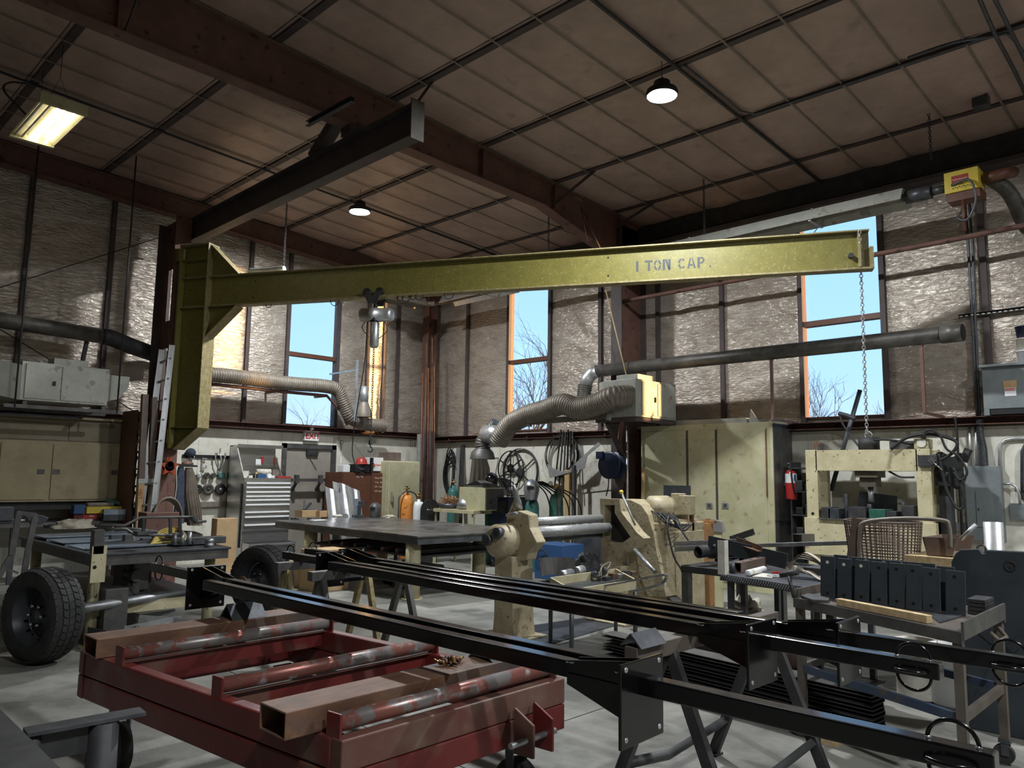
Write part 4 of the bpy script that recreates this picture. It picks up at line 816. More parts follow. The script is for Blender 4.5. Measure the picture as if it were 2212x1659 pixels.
top('socket_tray', .86, .08, .26, .12, .035, 'redplastic', 'red socket tray at the right front of the tool chest top', 'tray')
top('wooden_block', .1, .3, .1, .09, .12, 'offwhite', 'white carton standing at the left on the tool chest', 'carton')
top('heat_gun', .3, .35, .3, .07, .08, 'dark', 'black hand tool lying in the clutter on the tool chest', 'tool', -.3)
top('glue_bottle', .3, .18, .035, .035, .1, 'yellowcord', 'small yellow bottle beside the blue case', 'bottle', 0)
for k, fx in enumerate((.16, .47, .68)): top('small_carton', fx, .12 + .05 * k, .07, .05, .045, ('offwhite', 'galv', 'white')[k], ('small pale carton at the left front corner', 'grey carton between blue case and tape roll', 'white carton right of the tape roll')[k] + ' of the tool chest top', 'carton', .3 * k)
c = onY(559, 1000, yb - .04); tag(MB().box(c.x - .06, c.x + .05, yb - .04, yb - .035, c.z - .05, c.z + .07).build('paper_note', 'white'), 'white paper note taped inside the tool chest lid', 'note')
c = onY(596, 997, yb - .04); tag(MB().box(c.x - .03, c.x + .03, yb - .05, yb - .035, c.z - .06, c.z + .07).build('hanging_packet', 'redplastic'), 'red hanging packet on the right inside the chest lid', 'packet')
c = onY(556, 995, yb - .04); tag(MB().box(c.x + .07, c.x + .12, yb - .05, yb - .035, c.z - .04, c.z + .07).build('hanging_packet', 'extred'), 'small dark red packet right of the paper note', 'packet')
# cardboard standing left of chest
c = onY(492, 1120, 11.9); tag(MB().box(c.x - .17, c.x + .17, 11.9, 12.1, 0, onY(492, 1120, 11.9).z).build('cardboard_box', 'cardboard', bev=.004), 'tall upright cardboard box left of the tool chest', 'box')
# ---- lockers and cabinet to the right of the door
def PB(n, pl, pr, pt, pb, Y, d, m, lb, ct, floor=False, bev=.004):
    a = onY(pl, pt, Y); b = onY(pr, pb, Y); return tag(MB().box(a.x, b.x, Y, Y + d, 0 if floor else b.z, a.z).build(n, m, bev=bev), lb, ct)
a = onY(740, 1020, 12.5); b = onY(848, 1120, 12.5)
t = thing('cabinet', 'low brown steel cabinet with handwritten chalk notes, right of the door', 'cabinet', ((a.x + b.x) / 2, 12.75, 0))
MB().box(a.x, b.x, 12.5, 13.1, 0, a.z).build('carcass', 'brown', t, .004)
m_ = (a.x + b.x) / 2 + .05
for u, v in ((a.x + .01, m_ - .005), (m_ + .005, b.x - .01)): MB().box(u, v, 12.485, 12.5, .1, a.z - .02).build('door', 'brown', t, .003)
for k, s in enumerate(('Metal Wks', '7/16  .8mm Qt', '5/8  4-3x4x1/4', 'L05 3mm')):
    text3d(s, .05, (m_ + .08, 12.484, a.z - .12 - k * .085), (1, 0, 0), (0, 0, 1), .0006, 'chalk_writing', 'chalk', t)
text3d('Mold Tb.', .045, (m_ - .35, 12.484, a.z - .1), (1, 0, 0), (0, 0, 1), .0006, 'chalk_writing', 'chalk', t)
tz = a.z
a = onY(835, 995, 12.3); b = onY(903, 1100, 12.3)
t = thing('refrigerator', 'old cream refrigerator standing in the back corner', 'refrigerator', ((a.x + b.x) / 2, 12.6, 0))
MB().box(a.x + .05, b.x, 12.33, 12.95, 0, a.z).build('body', 'cream', t, .02); MB().box(a.x + .05, b.x, 12.27, 12.325, .2, a.z - .01).build('door', 'cream', t, .015)
MB().box(a.x + .1, a.x + .125, 12.22, 12.27, 1.05, 1.25).build('handle', 'chrome', t)
tag(MB().box(a.x + .1, a.x + .42, 12.4, 12.7, a.z, a.z + .17).prism([(a.x + .42, 12.4, a.z), (a.x + .42, 12.7, a.z), (a.x + .5, 12.7, a.z + .12), (a.x + .42, 12.7, a.z + .17), (a.x + .42, 12.4, a.z + .17)], (.01, 0, 0)).build('cardboard_box', 'brownlumber', bev=.003), 'dark dusty cardboard box on top of the cream refrigerator', 'box')
PB('shipping_carton', 800, 831, 988, 1018, 12.55, .3, 'white', 'white carton with an orange logo standing on the brown cabinet', 'box')
c = onY(806, 1002, 12.54); o_ = MB().torus(c + V((0, -.0, -.02)), (0, 1, 0), .03, .012, 18, 6).build('logo_ring', 'orangered'); o_.name = 'carton_logo'
crt = [o for o in bpy.data.objects if o.name.startswith('shipping_carton')][0]; w0 = o_.location.copy(); o_.parent = crt; o_.location = w0 - crt.location
text3d('HOBART', .045, (c.x + .045, 12.545, c.z - .035), (1, 0, 0), (0, 0, 1), .001, 'logo_text', 'orangered', crt)
c = onY(781, 994, 12.55); c.z = onY(787, 1012, 12.45).z + .1; t = thing('hard_hat', 'red hard hat on the black case over the brown cabinet', 'helmet', c)
MB().lathe([(0, .12), (.06, .11), (.1, .07), (.115, .0)], c, (0, 0, 1), 20).build('shell', 'redplastic', t); MB().lathe([(.115, 0), (.15, -.012), (.15, -.02), (.11, -.015)], c, (0, 0, 1), 20).build('brim', 'redplastic', t)
c = onY(787, 1012, 12.45); tag(MB().box(c.x - .2, c.x + .18, 12.45, 12.7, tz, c.z + .08).box(c.x - .06, c.x + .04, 12.43, 12.45, tz + .03, tz + .1).build('portable_radio', 'black', bev=.02), 'black rugged portable radio on the brown cabinet', 'radio')
c = onY(752, 1010, 12.45); tag(MB().box(c.x - .07, c.x + .08, 12.5, 12.7, tz, c.z + .05).build('paper_stack', 'white', bev=.01), 'white paper packet at the left end of the brown cabinet top', 'paper')
tag(MB().tube([onY(760, 955, 12.8), onY(800, 1005, 12.8)], .004, 4).build('loose_wire', 'brown'), 'thin wire slanting to the white carton', 'wire')
# leaning aluminium sheets
for k, (px, pt, w_, rz, m) in enumerate(((735, 1050, .45, .1, 'alu'), (765, 1042, .42, -.05, 'alu'), (757, 1040, .55, .0, 'galv'))):
    a = onY(px, pt, 11.9 + .1 * k); h = a.z - .3
    mb = MB(); nn = 8; P = [(a.x - w_ / 2 + w_ * i / nn, 11.75 + .1 * k + .02 * math.sin(i * 1.3 + k)) for i in range(nn + 1)]
    vs = [(x, y_, .25) for x, y_ in P] + [(x - .03, y_ + .25, a.z - .02 * i) for i, (x, y_) in enumerate(P)]; mb.add(vs + [(x, y_ + .006, z_) for x, y_, z_ in vs], [(i, i + 1, nn + 2 + i, nn + 1 + i) for i in range(nn)] + [(2 * nn + 2 + i + 1, 2 * nn + 2 + i, 3 * nn + 3 + i, 3 * nn + 4 + i) for i in range(nn)])
    tag(mb.build('metal_sheet', m), ('front wavy', 'bright right-hand', 'rearmost tall')[k] + ' aluminium sheet leaning behind the big welding table', 'sheet')
# long stock leaning in the corner
for k in range(9):
    px = 898 + k * 4.2; a = onY(px + 6, 700 + (k * 53) % 170 if k > 1 else 938, 12.65 - .05 * k); r = (.009, .012, .007)[k % 3]
    b = V((a.x - .1 + .02 * k, a.y - .12, .02))
    if k < 2: tag(MB().chan(b, a, .05, .03, .004).build('steel_stock', 'galv'), ('light channel leaning left-most', 'light angle leaning next to the channel')[k] + ' in the back corner', 'channel')
    else: tag(MB().cyl(b, a, r, n=6).build('steel_rod', ('mill', 'dark', 'rusty')[k % 3]), ORD[k - 2] + ' from the left of the thin rods leaning in the back corner', 'rod', 'thin rods leaning in the back corner')
# ================================================================== left welding table
def table(name, lb, corners, z, th, m, legs, legr, legm):
    cc = sum((V((x, y, 0)) for x, y in corners), V()) / len(corners); t = thing(name, lb, 'table', cc)
    MB().prism([(x, y, z - .02) for x, y in corners], (0, 0, .02)).build('tabletop', m, t, .003)
    n = len(corners)
    for i in range(n):
        a = V((*corners[i], z - .02 - th / 2)); b = V((*corners[(i + 1) % n], z - .02 - th / 2)); d = (b - a).normalized(); s_ = d.cross(V((0, 0, 1))) * -.03
        MB().bar(a + d * .02 + s_, b - d * .02 + s_, .02, th).build('rim', 'trowel' if m != 'tabletop' else 'mill', t)
    for x, y in legs: MB().cyl((x, y, 0), (x, y, z - .05), legr, n=16).cyl((x, y, 0), (x, y, .012), legr + .04, n=16).build('leg', legm, t)
    return t
t = table('welding_table', 'left steel welding table with tan round legs, covered in blue-grey sheets', [(2.35, 7.5), (3.62, 7.42), (3.75, 9.8), (2.35, 9.85)], .85, .09, 'mill', [(2.47, 7.72), (3.5, 7.62), (2.47, 9.6), (3.6, 9.6)], .05, 'creamrust')
MB().box(2.45, 3.6, 7.7, 9.6, .33, .37).build('lower_shelf', 'mill', t); MB().box(2.42, 3.62, 7.68, 7.71, .27, .37).build('shelf_rim', 'creamrust', t)
for k in range(3): tag(MB().box(2.42, 3.7, 7.85 + k * .62, 8.4 + k * .64, .85 + .012 * k, .859 + .012 * k).box(2.42, 3.7, 7.85 + k * .62, 7.87 + k * .62, .85, .872 + .012 * k).build('folded_sheet', 'bluesteel'), ('nearest', 'middle', 'rear')[k] + ' blue-grey folded sheet lying on the left welding table', 'sheet')
# plate with flaked paint hanging at the corner, clamped
t = thing('hanging_bracket', 'flaking cream steel plate with a round hole hanging at the left table corner', 'bracket', (2.5, 7.38, .4))
a = onY(200, 1180, 7.36); b = onY(226, 1257, 7.36); MB().box(a.x, b.x, 7.36, 7.375, b.z, .93).build('plate', 'creamrust', t); MB().cyl(((a.x + .03), 7.358, .75), (a.x + .03, 7.36, .75), .016).build('bolt_hole', 'hole', t)
a = onY(202, 1145, 7.4); b = onY(222, 1172, 7.4); tag(MB().box(a.x, b.x, 7.36, 7.46, .862, a.z).build('angle_block', 'trowel'), 'grey rectangular steel block on the near-left table corner', 'block')
# welded frame on top
def tb(px, py, Y): return onY(px, py, Y)
fz = .86
def ws(n, lb, pts, r, m, ct='frame', nn=7): return tag(MB().tube([onY(x, y, Y) for x, y, Y in pts], r, nn).build(n, m), lb, ct)
t = thing('chassis_frame', 'half-built bent steel tube frame standing on the left welding table', 'frame', (3.0, 7.8, .86))
MB().tube([onY(x, y, 7.55) for x, y in ((205, 1135), (270, 1135), (303, 1118), (390, 1117), (415, 1117), (420, 1128), (445, 1126))], .013, 8).build('upper_rail', 'trowel', t)
MB().tube([onY(x, y, 7.6) for x, y in ((225, 1143), (273, 1143), (292, 1156), (340, 1156), (395, 1157))], .013, 8).build('lower_rail', 'trowel', t)
MB().tube([onY(x, y, 7.9) for x, y in ((250, 1140), (300, 1143), (340, 1150))], .012, 8).build('rear_rail', 'trowel', t)
for x, y0, y1 in ((310, 1119, 1155), (368, 1118, 1153), (389, 1118, 1155)): MB().bar(onY(x, y0, 7.55), onY(x, y1, 7.58), .025, .025).build('upright', 'mill', t)
MB().box(onY(380, 0, 7.5).x, onY(412, 0, 7.5).x, 7.5, 7.75, 1.0, 1.03).bar(onY(412, 1117, 7.5), onY(425, 1130, 7.5), .1, .02).build('cross_plate', 'mill', t)
c = onY(402, 1138, 7.6)
for k in range(3): MB().cyl(V((c.x - .1 + .07 * k, 7.6, .88)), V((c.x - .1 + .07 * k, 7.6, 1.0)), .022, n=10).build('spacer', 'steel', t)
MB().tube([onZ(x, y, .89) for x, y in ((330, 1160), (365, 1167), (405, 1168), (430, 1163), (436, 1156), (420, 1150), (390, 1148))], .014, 7).build('curved_bar', 'trowel', t)
tag(MB().torus(onZ(400, 1160, .87), (0, 0, 1), .16, .016, 30, 8).build('steel_ring', 'dark'), 'black steel ring lying flat under the tube frame', 'ring')
mb = MB()
for k in range(6): mb.tube(spline([onZ(325 + 2 * k, 1176 - 3 * k, .87 + .01 * k), onZ(350, 1165 - 4 * k, .88 + .01 * k), onZ(385, 1150 - 2 * k, .9 + .01 * k), onZ(400, 1165, .88 + .008 * k), onZ(350, 1172, .87), onZ(330, 1174, .87)]), .009, 6)
tag(mb.build('extension_cord', 'yellowcord'), 'yellow extension cord heaped on the left welding table', 'cord')
for i, (px, py, w_, h, m, n, lb) in enumerate(((250, 1160, .12, .05, 'mill', 'vise_block', 'grey slotted block lying front-left on the table'), (274, 1166, .07, .08, 'trowel', 'bearing_block', 'square bearing block with a round hole near the front table edge'), (288, 1164, .06, .07, 'steel', 'steel_sleeve', 'bright steel sleeve standing beside the bearing block'), (315, 1165, .1, .04, 'mill', 'flat_block', 'flat grey block right of the steel sleeve'))):
    c = onZ(px, py + 6, .86)
    mb = MB().cyl(c, c + V((0, 0, h)), w_ / 2, n=16) if n == 'steel_sleeve' else MB().box(c.x - w_ / 2, c.x + w_ / 2, c.y - .04, c.y + .04, .86, .86 + h)
    tag(mb.build(n, m, bev=.003), lb, 'block')
tag(MB().bar(onZ(213, 1174, .875), onZ(325, 1169, .875), .03, .02).build('flat_bar', 'trowel'), 'long flat bar lying along the near edge of the left table', 'bar')
tag(MB().bar(onZ(380, 1172, .88), onZ(420, 1173, .88), .03, .03).build('round_bar', 'mill'), 'short dark round bar beside the black ring', 'bar')
Bx('dark_tray', 3.35, 3.6, 8.1, 8.4, .86, .93, 'dark', 'dark tray of parts at the right rear of the left table', 'tray')
Bx('rectangular_tube', 3.2, 3.72, 7.75, 7.87, .86, .93, 'mill', 'blue-grey rectangular tube lying at the right end of the left table', 'tube')
c = V((3.45, 7.55, .85)); tag(MB().lathe([(0, 0), (.045, 0), (.045, .03), (.035, .04), (.045, .05), (.045, .08), (0, .08)], c, n=20).build('steel_spool', 'steel'), 'small steel spool standing near the right table edge', 'spool')
# rags
def rag(c, r, m, lb, n, sx=1.6, sy=.8, h=.35, seed=0):
    mb = MB(); c = V(c); N, K = 26, 12
    for i in range(K + 1):
        for j in range(N):
            a = 2 * PI * j / N; ph = PI / 2 * i / K; q = 1 + .45 * noise.noise(V((math.cos(a) * 3 * math.sin(ph) + seed, math.sin(a) * 3 * math.sin(ph), ph * 3)))
            mb.v.append(c + V((r * sx * math.sin(ph) * math.cos(a) * q, r * sy * math.sin(ph) * math.sin(a) * q, r * h * 2 * math.cos(ph) * q)))
    for i in range(K):
        for j in range(N): mb.f.append((i * N + j, (i + 1) * N + j, (i + 1) * N + (j + 1) % N, i * N + (j + 1) % N)); mb.s.append(True)
    mb.f.append(tuple(range(K * N, K * N + N))); mb.s.append(False)
    return tag(mb.build(n, m), lb, 'cloth')
rag(onZ(158, 1141, .88), .12, 'glove', 'crumpled pale rag on the left welding table', 'rag', 1.9, 1.0, .45)
rag(onZ(113, 1140, .88), .06, 'dark', 'small black glove beside the crumpled rag', 'glove', 1.7, .8, .3, 4)
# anvil on stand, behind table
c = V((2.95, 10.6, 0)); t = thing('anvil', 'dark steel anvil on a stand behind the left welding table', 'anvil', c)
az = onY(90, 1112, 10.6).z
MB().prism([onY(x, y, 10.55) for x, y in ((52, 1111), (92, 1113), (106, 1119), (100, 1128), (85, 1133), (70, 1133), (62, 1124))], (0, .12, 0)).build('body', 'mill', t, .006)
xa, xb = onY(70, 0, 10.5).x, onY(88, 0, 10.5).x
MB().box(xa, xb, 10.52, 10.72, .02, onY(0, 1132, 10.55).z + .01).build('stand', 'trowel', t)
# cream pillar vise at the far left
t = thing('bench_vise', 'grey machinist vise on a rusty red post at the far left edge', 'vise', (2.1, 9.4, 0)); a = onY(0, 1095, 9.3); b = onY(26, 1125, 9.3)
MB().box(b.x - .3, b.x, 9.25, 9.4, b.z, a.z).box(b.x - .15, b.x + .06, 9.28, 9.38, b.z - .03, b.z + .02).build('jaw', 'mill', t, .008); MB().bar((b.x - .2, 9.32, 0), (b.x - .2, 9.32, b.z), .1, .1).build('post', 'brown', t)
MB().cyl((b.x, 9.32, b.z), (b.x + .12, 9.32, b.z), .01).build('handle', 'steel', t)
# A-frame stand of flat bars, left
t = thing('flat_bar_stand', 'tall A-shaped stand of grey flat bars left of the big tyre', 'stand', (2.2, 8.9, 0))
for pts in (((42, 1107), (30, 1165), (25, 1200), (-12, 1260)), ((76, 1117), (62, 1180), (52, 1240), (20, 1325))):
    P_ = [onY(x, y, 8.6) for x, y in pts]
    for a, b in zip(P_, P_[1:]): MB().bar(a, b, .05, .03, up=(0, 1, 0)).build('leg', 'trowel', t)
MB().bar(onY(36, 1107, 8.6), onY(80, 1113, 8.6), .03, .04).build('top_bar', 'trowel', t); MB().box(onY(48, 0, 8.6).x, onY(66, 0, 8.6).x, 8.55, 8.57, onY(0, 1107, 8.6).z, onY(0, 1089, 8.6).z).build('plate', 'trowel', t)
MB().bar(onY(20, 1325, 8.6), onY(4, 1331, 8.55), .05, .05).build('foot', 'mill', t); MB().bar(onY(14, 1228, 8.6), onY(39, 1238, 8.6), .02, .02).build('cross_bar', 'trowel', t)
# storage under left table
for i, (px, py, Y, r, L_, m) in enumerate(((274, 1240, 8.0, .06, .18, 'trowel'), (262, 1270, 8.0, .035, .25, 'trowel'), (285, 1268, 8.1, .03, .2, 'mill'), (250, 1288, 7.9, .05, .2, 'mill'))):
    c = onY(px, py, Y); c.z = max(c.z, .37 + r + (.07 if i == 0 else 0)); tag(MB().cyl(c, c + V((L_ * .2, -L_, 0)), r, n=16).build('round_stock', m), ('large upper', 'left small', 'right small', 'lower dark')[i] + ' piece of round stock on the shelf under the left table', 'bar')
t = thing('machine_base', 'grey ribbed machine base standing under the left table', 'machine', (2.95, 8.2, .37)); MB().box(2.83, 3.05, 7.9, 8.3, .37, .8).build('body', 'dark', t, .01); MB().box(2.86, 3.0, 7.85, 7.9, .45, .7).build('plate', 'trowel', t)
Bx('tool_case', 2.52, 2.72, 7.55, 7.8, 0, .52, 'trowel', 'grey case standing on the floor under the left table front', 'case')
for k in range(14):
    x = 2.45 + (k * .37) % 1.2; y = 7.0 + (k * .53) % .9; a = k * 1.1
    z = .02 + .035 * (k % 3); u = V((math.cos(a), math.sin(a) * .6, .12 * ((k % 3) - 1))).normalized() * (.15 + .03 * (k % 4))
    mb = MB(); p = V((x, y, z + .06)); (mb.ang(p - u, p + u, .07, .006) if k % 3 else mb.rtube(p - u, p + u, .08, .05, .005))
    tag(mb.build('steel_offcut', ('trowel', 'mill', 'galv')[k % 3]), 'short steel offcut in the scrap pile under the left table', 'offcut', 'scrap pile under the left welding table')
# ================================================================== tyres on an axle
ta, tb_ = V((1.98, 7.37, .39)), V((4.35, 8.14, .39)); ad = (tb_ - ta); ad.z = 0; ad.normalize()
t = thing('axle', 'bare steel trailer axle tube between the two tyres', 'axle', (ta + tb_) / 2 - V((0, 0, .1)))
MB().cyl(ta + ad * .14, tb_ - ad * .1, .042, n=20).build('axle_tube', 'steel', t)
for s in (.2, .75): MB().cyl(ta + ad * (s * 0 + .22) if s < .5 else tb_ - ad * .3, (ta + ad * .235) if s < .5 else tb_ - ad * .285, .075, n=20).build('flange', 'rusty', t)
def tyre(c, ax, lb):
    t = thing('tyre', lb, 'tyre', c - V((0, 0, .39))); R = .385; W = .13
    MB().lathe([(.235, -W + .02), (.26, -W - .005), (.31, -W - .01), (R - .03, -W + .005), (R - .008, -W + .03), (R - .005, 0), (R - .008, W - .03), (R - .03, W - .005), (.31, W + .01), (.26, W + .005), (.235, W - .02)], c, ax, 48).build('carcass', 'rubber', t)
    mb = MB(); x, u = frame(ax); nb = 40
    for i in range(nb):
        for k, (w0, w1, off, sk) in enumerate(((-.125, -.082, 0, .25), (-.072, -.03, .5, -.3), (-.022, .022, .2, .3), (.03, .072, .7, -.3), (.082, .125, .1, .25))):
            a0 = 2 * PI * (i + off) / nb; a1 = a0 + 2 * PI / nb * .8; sh = 2 * PI / nb * sk; r0 = R - .014; r1 = R + (.002 if abs(w0) < .1 and abs(w1) < .1 else -.004)
            q = [(w0, a0), (w1, a0 + sh), (w1, a1 + sh), (w0, a1)]
            P_ = [[c + ax * w + (x * math.cos(a) + u * math.sin(a)) * (r - (.016 if abs(w) > .12 else 0)) for w, a in q] for r in (r0, r1)]
            mb.add(P_[0] + P_[1], [(4, 5, 6, 7), (0, 1, 5, 4), (1, 2, 6, 5), (2, 3, 7, 6), (3, 0, 4, 7)])
    o_ = mb.build('tread_blocks', 'rubber', t); o_['kind'] = 'stuff'
    MB().lathe([(.235, -W + .02), (.215, -.06), (.2, .0), (.215, .06), (.235, W - .02)], c, ax, 36).build('rim', 'mill', t)
    MB().lathe([(.2, .01), (.14, -.02), (.06, -.04), (.05, -.06), (0, -.06)], c, ax, 30).build('wheel_disc', 'mill', t)
    for k in range(6): a = 2 * PI * k / 6; p = c + (x * math.cos(a) + u * math.sin(a)) * .085 - ax * .045; MB().cyl(p, p - ax * .03, .012, n=6).build('lug_nut', 'chrome', t)
tyre(ta, ad, 'big black off-road tyre at left foreground, its tread facing the camera'); tyre(tb_, ad, 'second off-road tyre behind the black plate, left of the cardboard boxes')
# ================================================================== big welding table in the middle
t = table('welding_table', 'large central welding table with a shiny dark steel top on thick cream round legs', [(6.2, 7.68), (7.3, 7.62), (8.35, 8.15), (8.45, 11.5), (6.3, 11.5)], .82, .09, 'tabletop', [(6.35, 7.95), (6.45, 10.6), (8.05, 8.5), (8.1, 11.0)], .1, 'creamrust')
tz2 = .82
def on2(px, py, dz=0): p = onZ(px, py, tz2); p.z = tz2 + dz; return p
for k, (px, py, w_, h) in enumerate(((669, 1117, .3, .12), (701, 1117, .2, .11))):
    c = on2(px, py); t = thing('cardboard_box', ('left' if k == 0 else 'right') + ' open cardboard box of parts at the far left of the central table', 'box', c)
    MB().box(c.x - w_ / 2, c.x + w_ / 2, c.y, c.y + .25, tz2, tz2 + h).build('carton', 'cardboard', t, .003); MB().box(c.x - w_ / 2 + .02, c.x + w_ / 2 - .02, c.y + .02, c.y + .23, tz2 + h, tz2 + h + .003).build('contents', 'dark', t)
    if k == 0: MB().bar(c + V((-.05, .1, h)), c + V((.08, .12, h + .12)), .05, .03).build('tool_handle', 'mill', t)
c = on2(733, 1118); tag(MB().box(c.x - .1, c.x + .07, c.y, c.y + .08, tz2, tz2 + .05).build('glove', 'offwhite', bev=.02), 'small pale glove right of the cardboard boxes on the central table', 'glove')
c = on2(690, 1124); tag(MB().box(c.x - .12, c.x + .12, c.y - .05, c.y + .15, tz2, tz2 + .004).build('paper_sheet', 'white'), 'white paper lying at the left end of the central table', 'paper')
for k, (px, py) in enumerate(((632, 1122), (641, 1122), (668, 1122))): c = on2(px, py); tag(MB().cyl(c, c + V((0, 0, .03)), .035, n=12).build('steel_disc', 'dark'), ('first small dark disc from the left', 'second small dark disc from the left', 'dark disc lying against the paper')[k] + ' on the central table', 'disc')
# helmet + tools on far side
def helmet(c, m, lb, face, s=1.0):
    t = thing('welding_helmet', lb, 'helmet', c); f = V(face).normalized(); r = f.cross(V((0, 0, 1))).normalized(); mb = MB(); N, K = 20, 14
    for i in range(K + 1):
        v = i / K; z = .15 - .30 * v
        for j in range(N + 1):
            a = -PI * .62 + PI * 1.24 * j / N; w_ = (.115 + .0 * v) * (1 - .25 * max(0, v - .55) / .45) * math.sqrt(max(.02, 1 - max(0, .35 - v) ** 2 / .1225)); d = .13 * math.cos(a) * (1 + .12 * math.sin(PI * v)) * math.sqrt(max(.02, 1 - max(0, .35 - v) ** 2 / .1225))
            mb.v.append(c + (r * math.sin(a) * w_ + f * d + V((0, 0, z))) * s)
    n1 = N + 1
    for i in range(K):
        for j in range(N): mb.f.append((i * n1 + j, i * n1 + j + 1, (i + 1) * n1 + j + 1, (i + 1) * n1 + j)); mb.s.append(True)
    o_ = mb.build('shell', m, t); sd = o_.modifiers.new('thickness', 'SOLIDIFY'); sd.thickness = .006
    a = c + f * .135 * s + V((0, 0, .03 * s)); MB().bar(a - r * .05 * s, a + r * .05 * s, .04 * s, .05 * s, up=V((0, 0, 1))).build('lens', 'black', t)
    return t
helmet(on2(810, 1117, .13), 'trowel', 'grey welding helmet lying on the central table by the bench vise', (-.8, -.5, 0), .9)
c = on2(783, 1118); tag(MB().box(c.x - .16, c.x + .03, c.y, c.y + .1, tz2, tz2 + .05).box(c.x - .1, c.x - .03, c.y + .0, c.y + .12, tz2 + .05, tz2 + .22).bar(c + V((-.14, .05, .24)), c + V((.06, .05, .24)), .05, .09).build('bench_vise', 'mill', bev=.008), 'dark bench vise on the far side of the central table', 'vise')
c = on2(765, 1118); tag(MB().box(c.x - .04, c.x + .04, c.y - .05, c.y - .03, tz2, tz2 + .33).build('angle_plate', 'bluesteel'), 'upright light blue plate behind the bench vise', 'plate')
rag(on2(840, 1118, 0), .09, 'glove', 'pair of pale work gloves on the central table right of the helmet', 'work_gloves', 1.6, .7, .25, 2)
# cardboard on floor beneath
for k, (pl, pr, pt, pb, Y) in enumerate(((596, 640, 1225, 1262, 10.3), (626, 662, 1235, 1263, 9.9), (654, 680, 1242, 1266, 9.6), (680, 752, 1240, 1280, 9.2))):
    b = onY(pl, pb, Y); b2 = onY(pr, pb, Y); h = .55 if k == 3 else (.3, .28, .26)[k]
    tag(MB().box(b.x, b2.x, Y, Y + .4, 0, h).build('cardboard_box', 'cardboard', bev=.004), ('leftmost open box of the row', 'crumpled box second in the row', 'small box against the cream table leg', 'largest flat-fronted box')[k] + ' under the central table', 'box')
# pallets under the table
for k in range(2):
    c = V((7.3, 9.4 - .5 * k, .0)); t = thing('pallet', ('upper' if k == 0 else 'lower') + ' grey wooden pallet lying under the central table', 'pallet', c + V((0, 0, .13 if k == 0 else 0)))
    z = .13 if k == 0 else .0
    for i in range(3): MB().box(c.x - .5, c.x + .5, c.y - .4 + .38 * i, c.y - .32 + .38 * i, z, z + .09).build('runner', 'trowel', t)
    for i in range(6): MB().box(c.x - .5 + .17 * i, c.x - .38 + .17 * i, c.y - .42, c.y + .46, z + .09, z + .11).build('slat', 'duct', t)
# shelf of steel under the table
t = thing('storage_shelf', 'dark shelf loaded with black bar stock under the central table', 'shelf', (7.3, 9.2, .5)); MB().box(6.5, 8.1, 8.0, 10.6, .5, .53).build('shelf_plate', 'dark', t)
for x, y in ((6.5, 8.05), (8.05, 8.05), (6.5, 10.55), (8.05, 10.55)): MB().box(x - .02, x + .02, y - .02, y + .02, 0, .5).build('leg', 'dark', t)
for k in range(7): y = 8.1 + k * .33; tag(MB().bar((6.45, y, .56 + .01), (8.1, y + .1, .56 + .01), .06, .05).build('bar_stock', ('dark', 'mill', 'rusty')[k % 3]), ORD[k] + ' bar of stock from the front on the shelf under the central table', 'bar', 'bar stock under the central table')
# ================================================================== gas cylinders and clutter by the right wall corner
def cylinder(c, r, h, m, lb, valve='brass', n=24):
    t = thing('gas_cylinder', lb, 'gas cylinder', c); c = V(c)
    MB().lathe([(0, 0), (r * .95, 0), (r, .02), (r, h - r * 1.6), (r * .93, h - r * 1.1), (r * .7, h - r * .5), (r * .35, h - .08), (r * .3, h)], c, n=n).build('bottle', m, t)
    MB().cyl(c + V((0, 0, h)), c + V((0, 0, h + .1)), .018, n=10).cyl(c + V((-.05, 0, h + .06)), c + V((.06, 0, h + .06)), .014, n=8).cyl(c + V((0, 0, h + .1)), c + V((0, 0, h + .115)), .035, n=10).build('valve', valve, t)
    return t
def hgt(px, py, c): return onX(px, py, c[0]).z
for px, pt, x, r, m, lb in ((980, 1037, 10.3, .115, 'teal', 'teal gas cylinder behind the small cream cabinet'), (1063, 1035, 9.9, .12, 'green', 'green gas cylinder with the black welding helmet on it'), (1150, 1060, 9.7, .12, 'teal', 'blue-green gas cylinder under the silver helmet'), (1202, 1047, 9.9, .12, 'green', 'dark green gas cylinder with gauges right of the others')):
    p = onX(px, pt, x); cylinder((p.x, p.y, 0), r, p.z - .1, m, lb)
    if px == 1063: helmet(p + V((-.12, -.1, -.05)), 'blackgloss', 'glossy black welding helmet hung on the green cylinder', (-.7, -.7, 0), 1.15)
    if px == 1150: helmet(p + V((-.13, -.1, .02)), 'steel', 'silver welding helmet hung on the blue-green cylinder', (-.8, -.6, 0), 1.15)
    if px == 1202:
        t = thing('gas_regulator', 'pair of round gas gauges on the dark green cylinder', 'regulator', p)
        for dx, dz in ((-.12, .02), (.06, -.06)):
            q_ = p + V((dx * .7 - .03, -dx * .7 - .05, dz)); MB().cyl(q_, q_ + V((-.03, -.03, 0)), .038, n=16).build('gauge', 'dark', t); MB().cyl(q_ + V((-.0305, -.0305, 0)), q_ + V((-.031, -.031, 0)), .03, n=16).build('dial', 'offwhite', t)
        MB().cyl(p + V((-.1, .05, -.02)), p + V((.08, -.08, -.02)), .012).build('manifold', 'brass', t)
mb = MB()
for k in range(4):
    a = onX(1062 + 6 * k, 1032, 9.8); mb.tube(spline([a, a + V((.1 + .03 * k, -.15, -.1)), a + V((.12 + .03 * k, -.2, -.5)), V((a.x + .05, a.y - .25, .1 + .02 * k))]), .011, 6)
tag(mb.build('welding_lead', 'black'), 'bundle of black welding leads looped over the green cylinder', 'cable')
mb = MB()
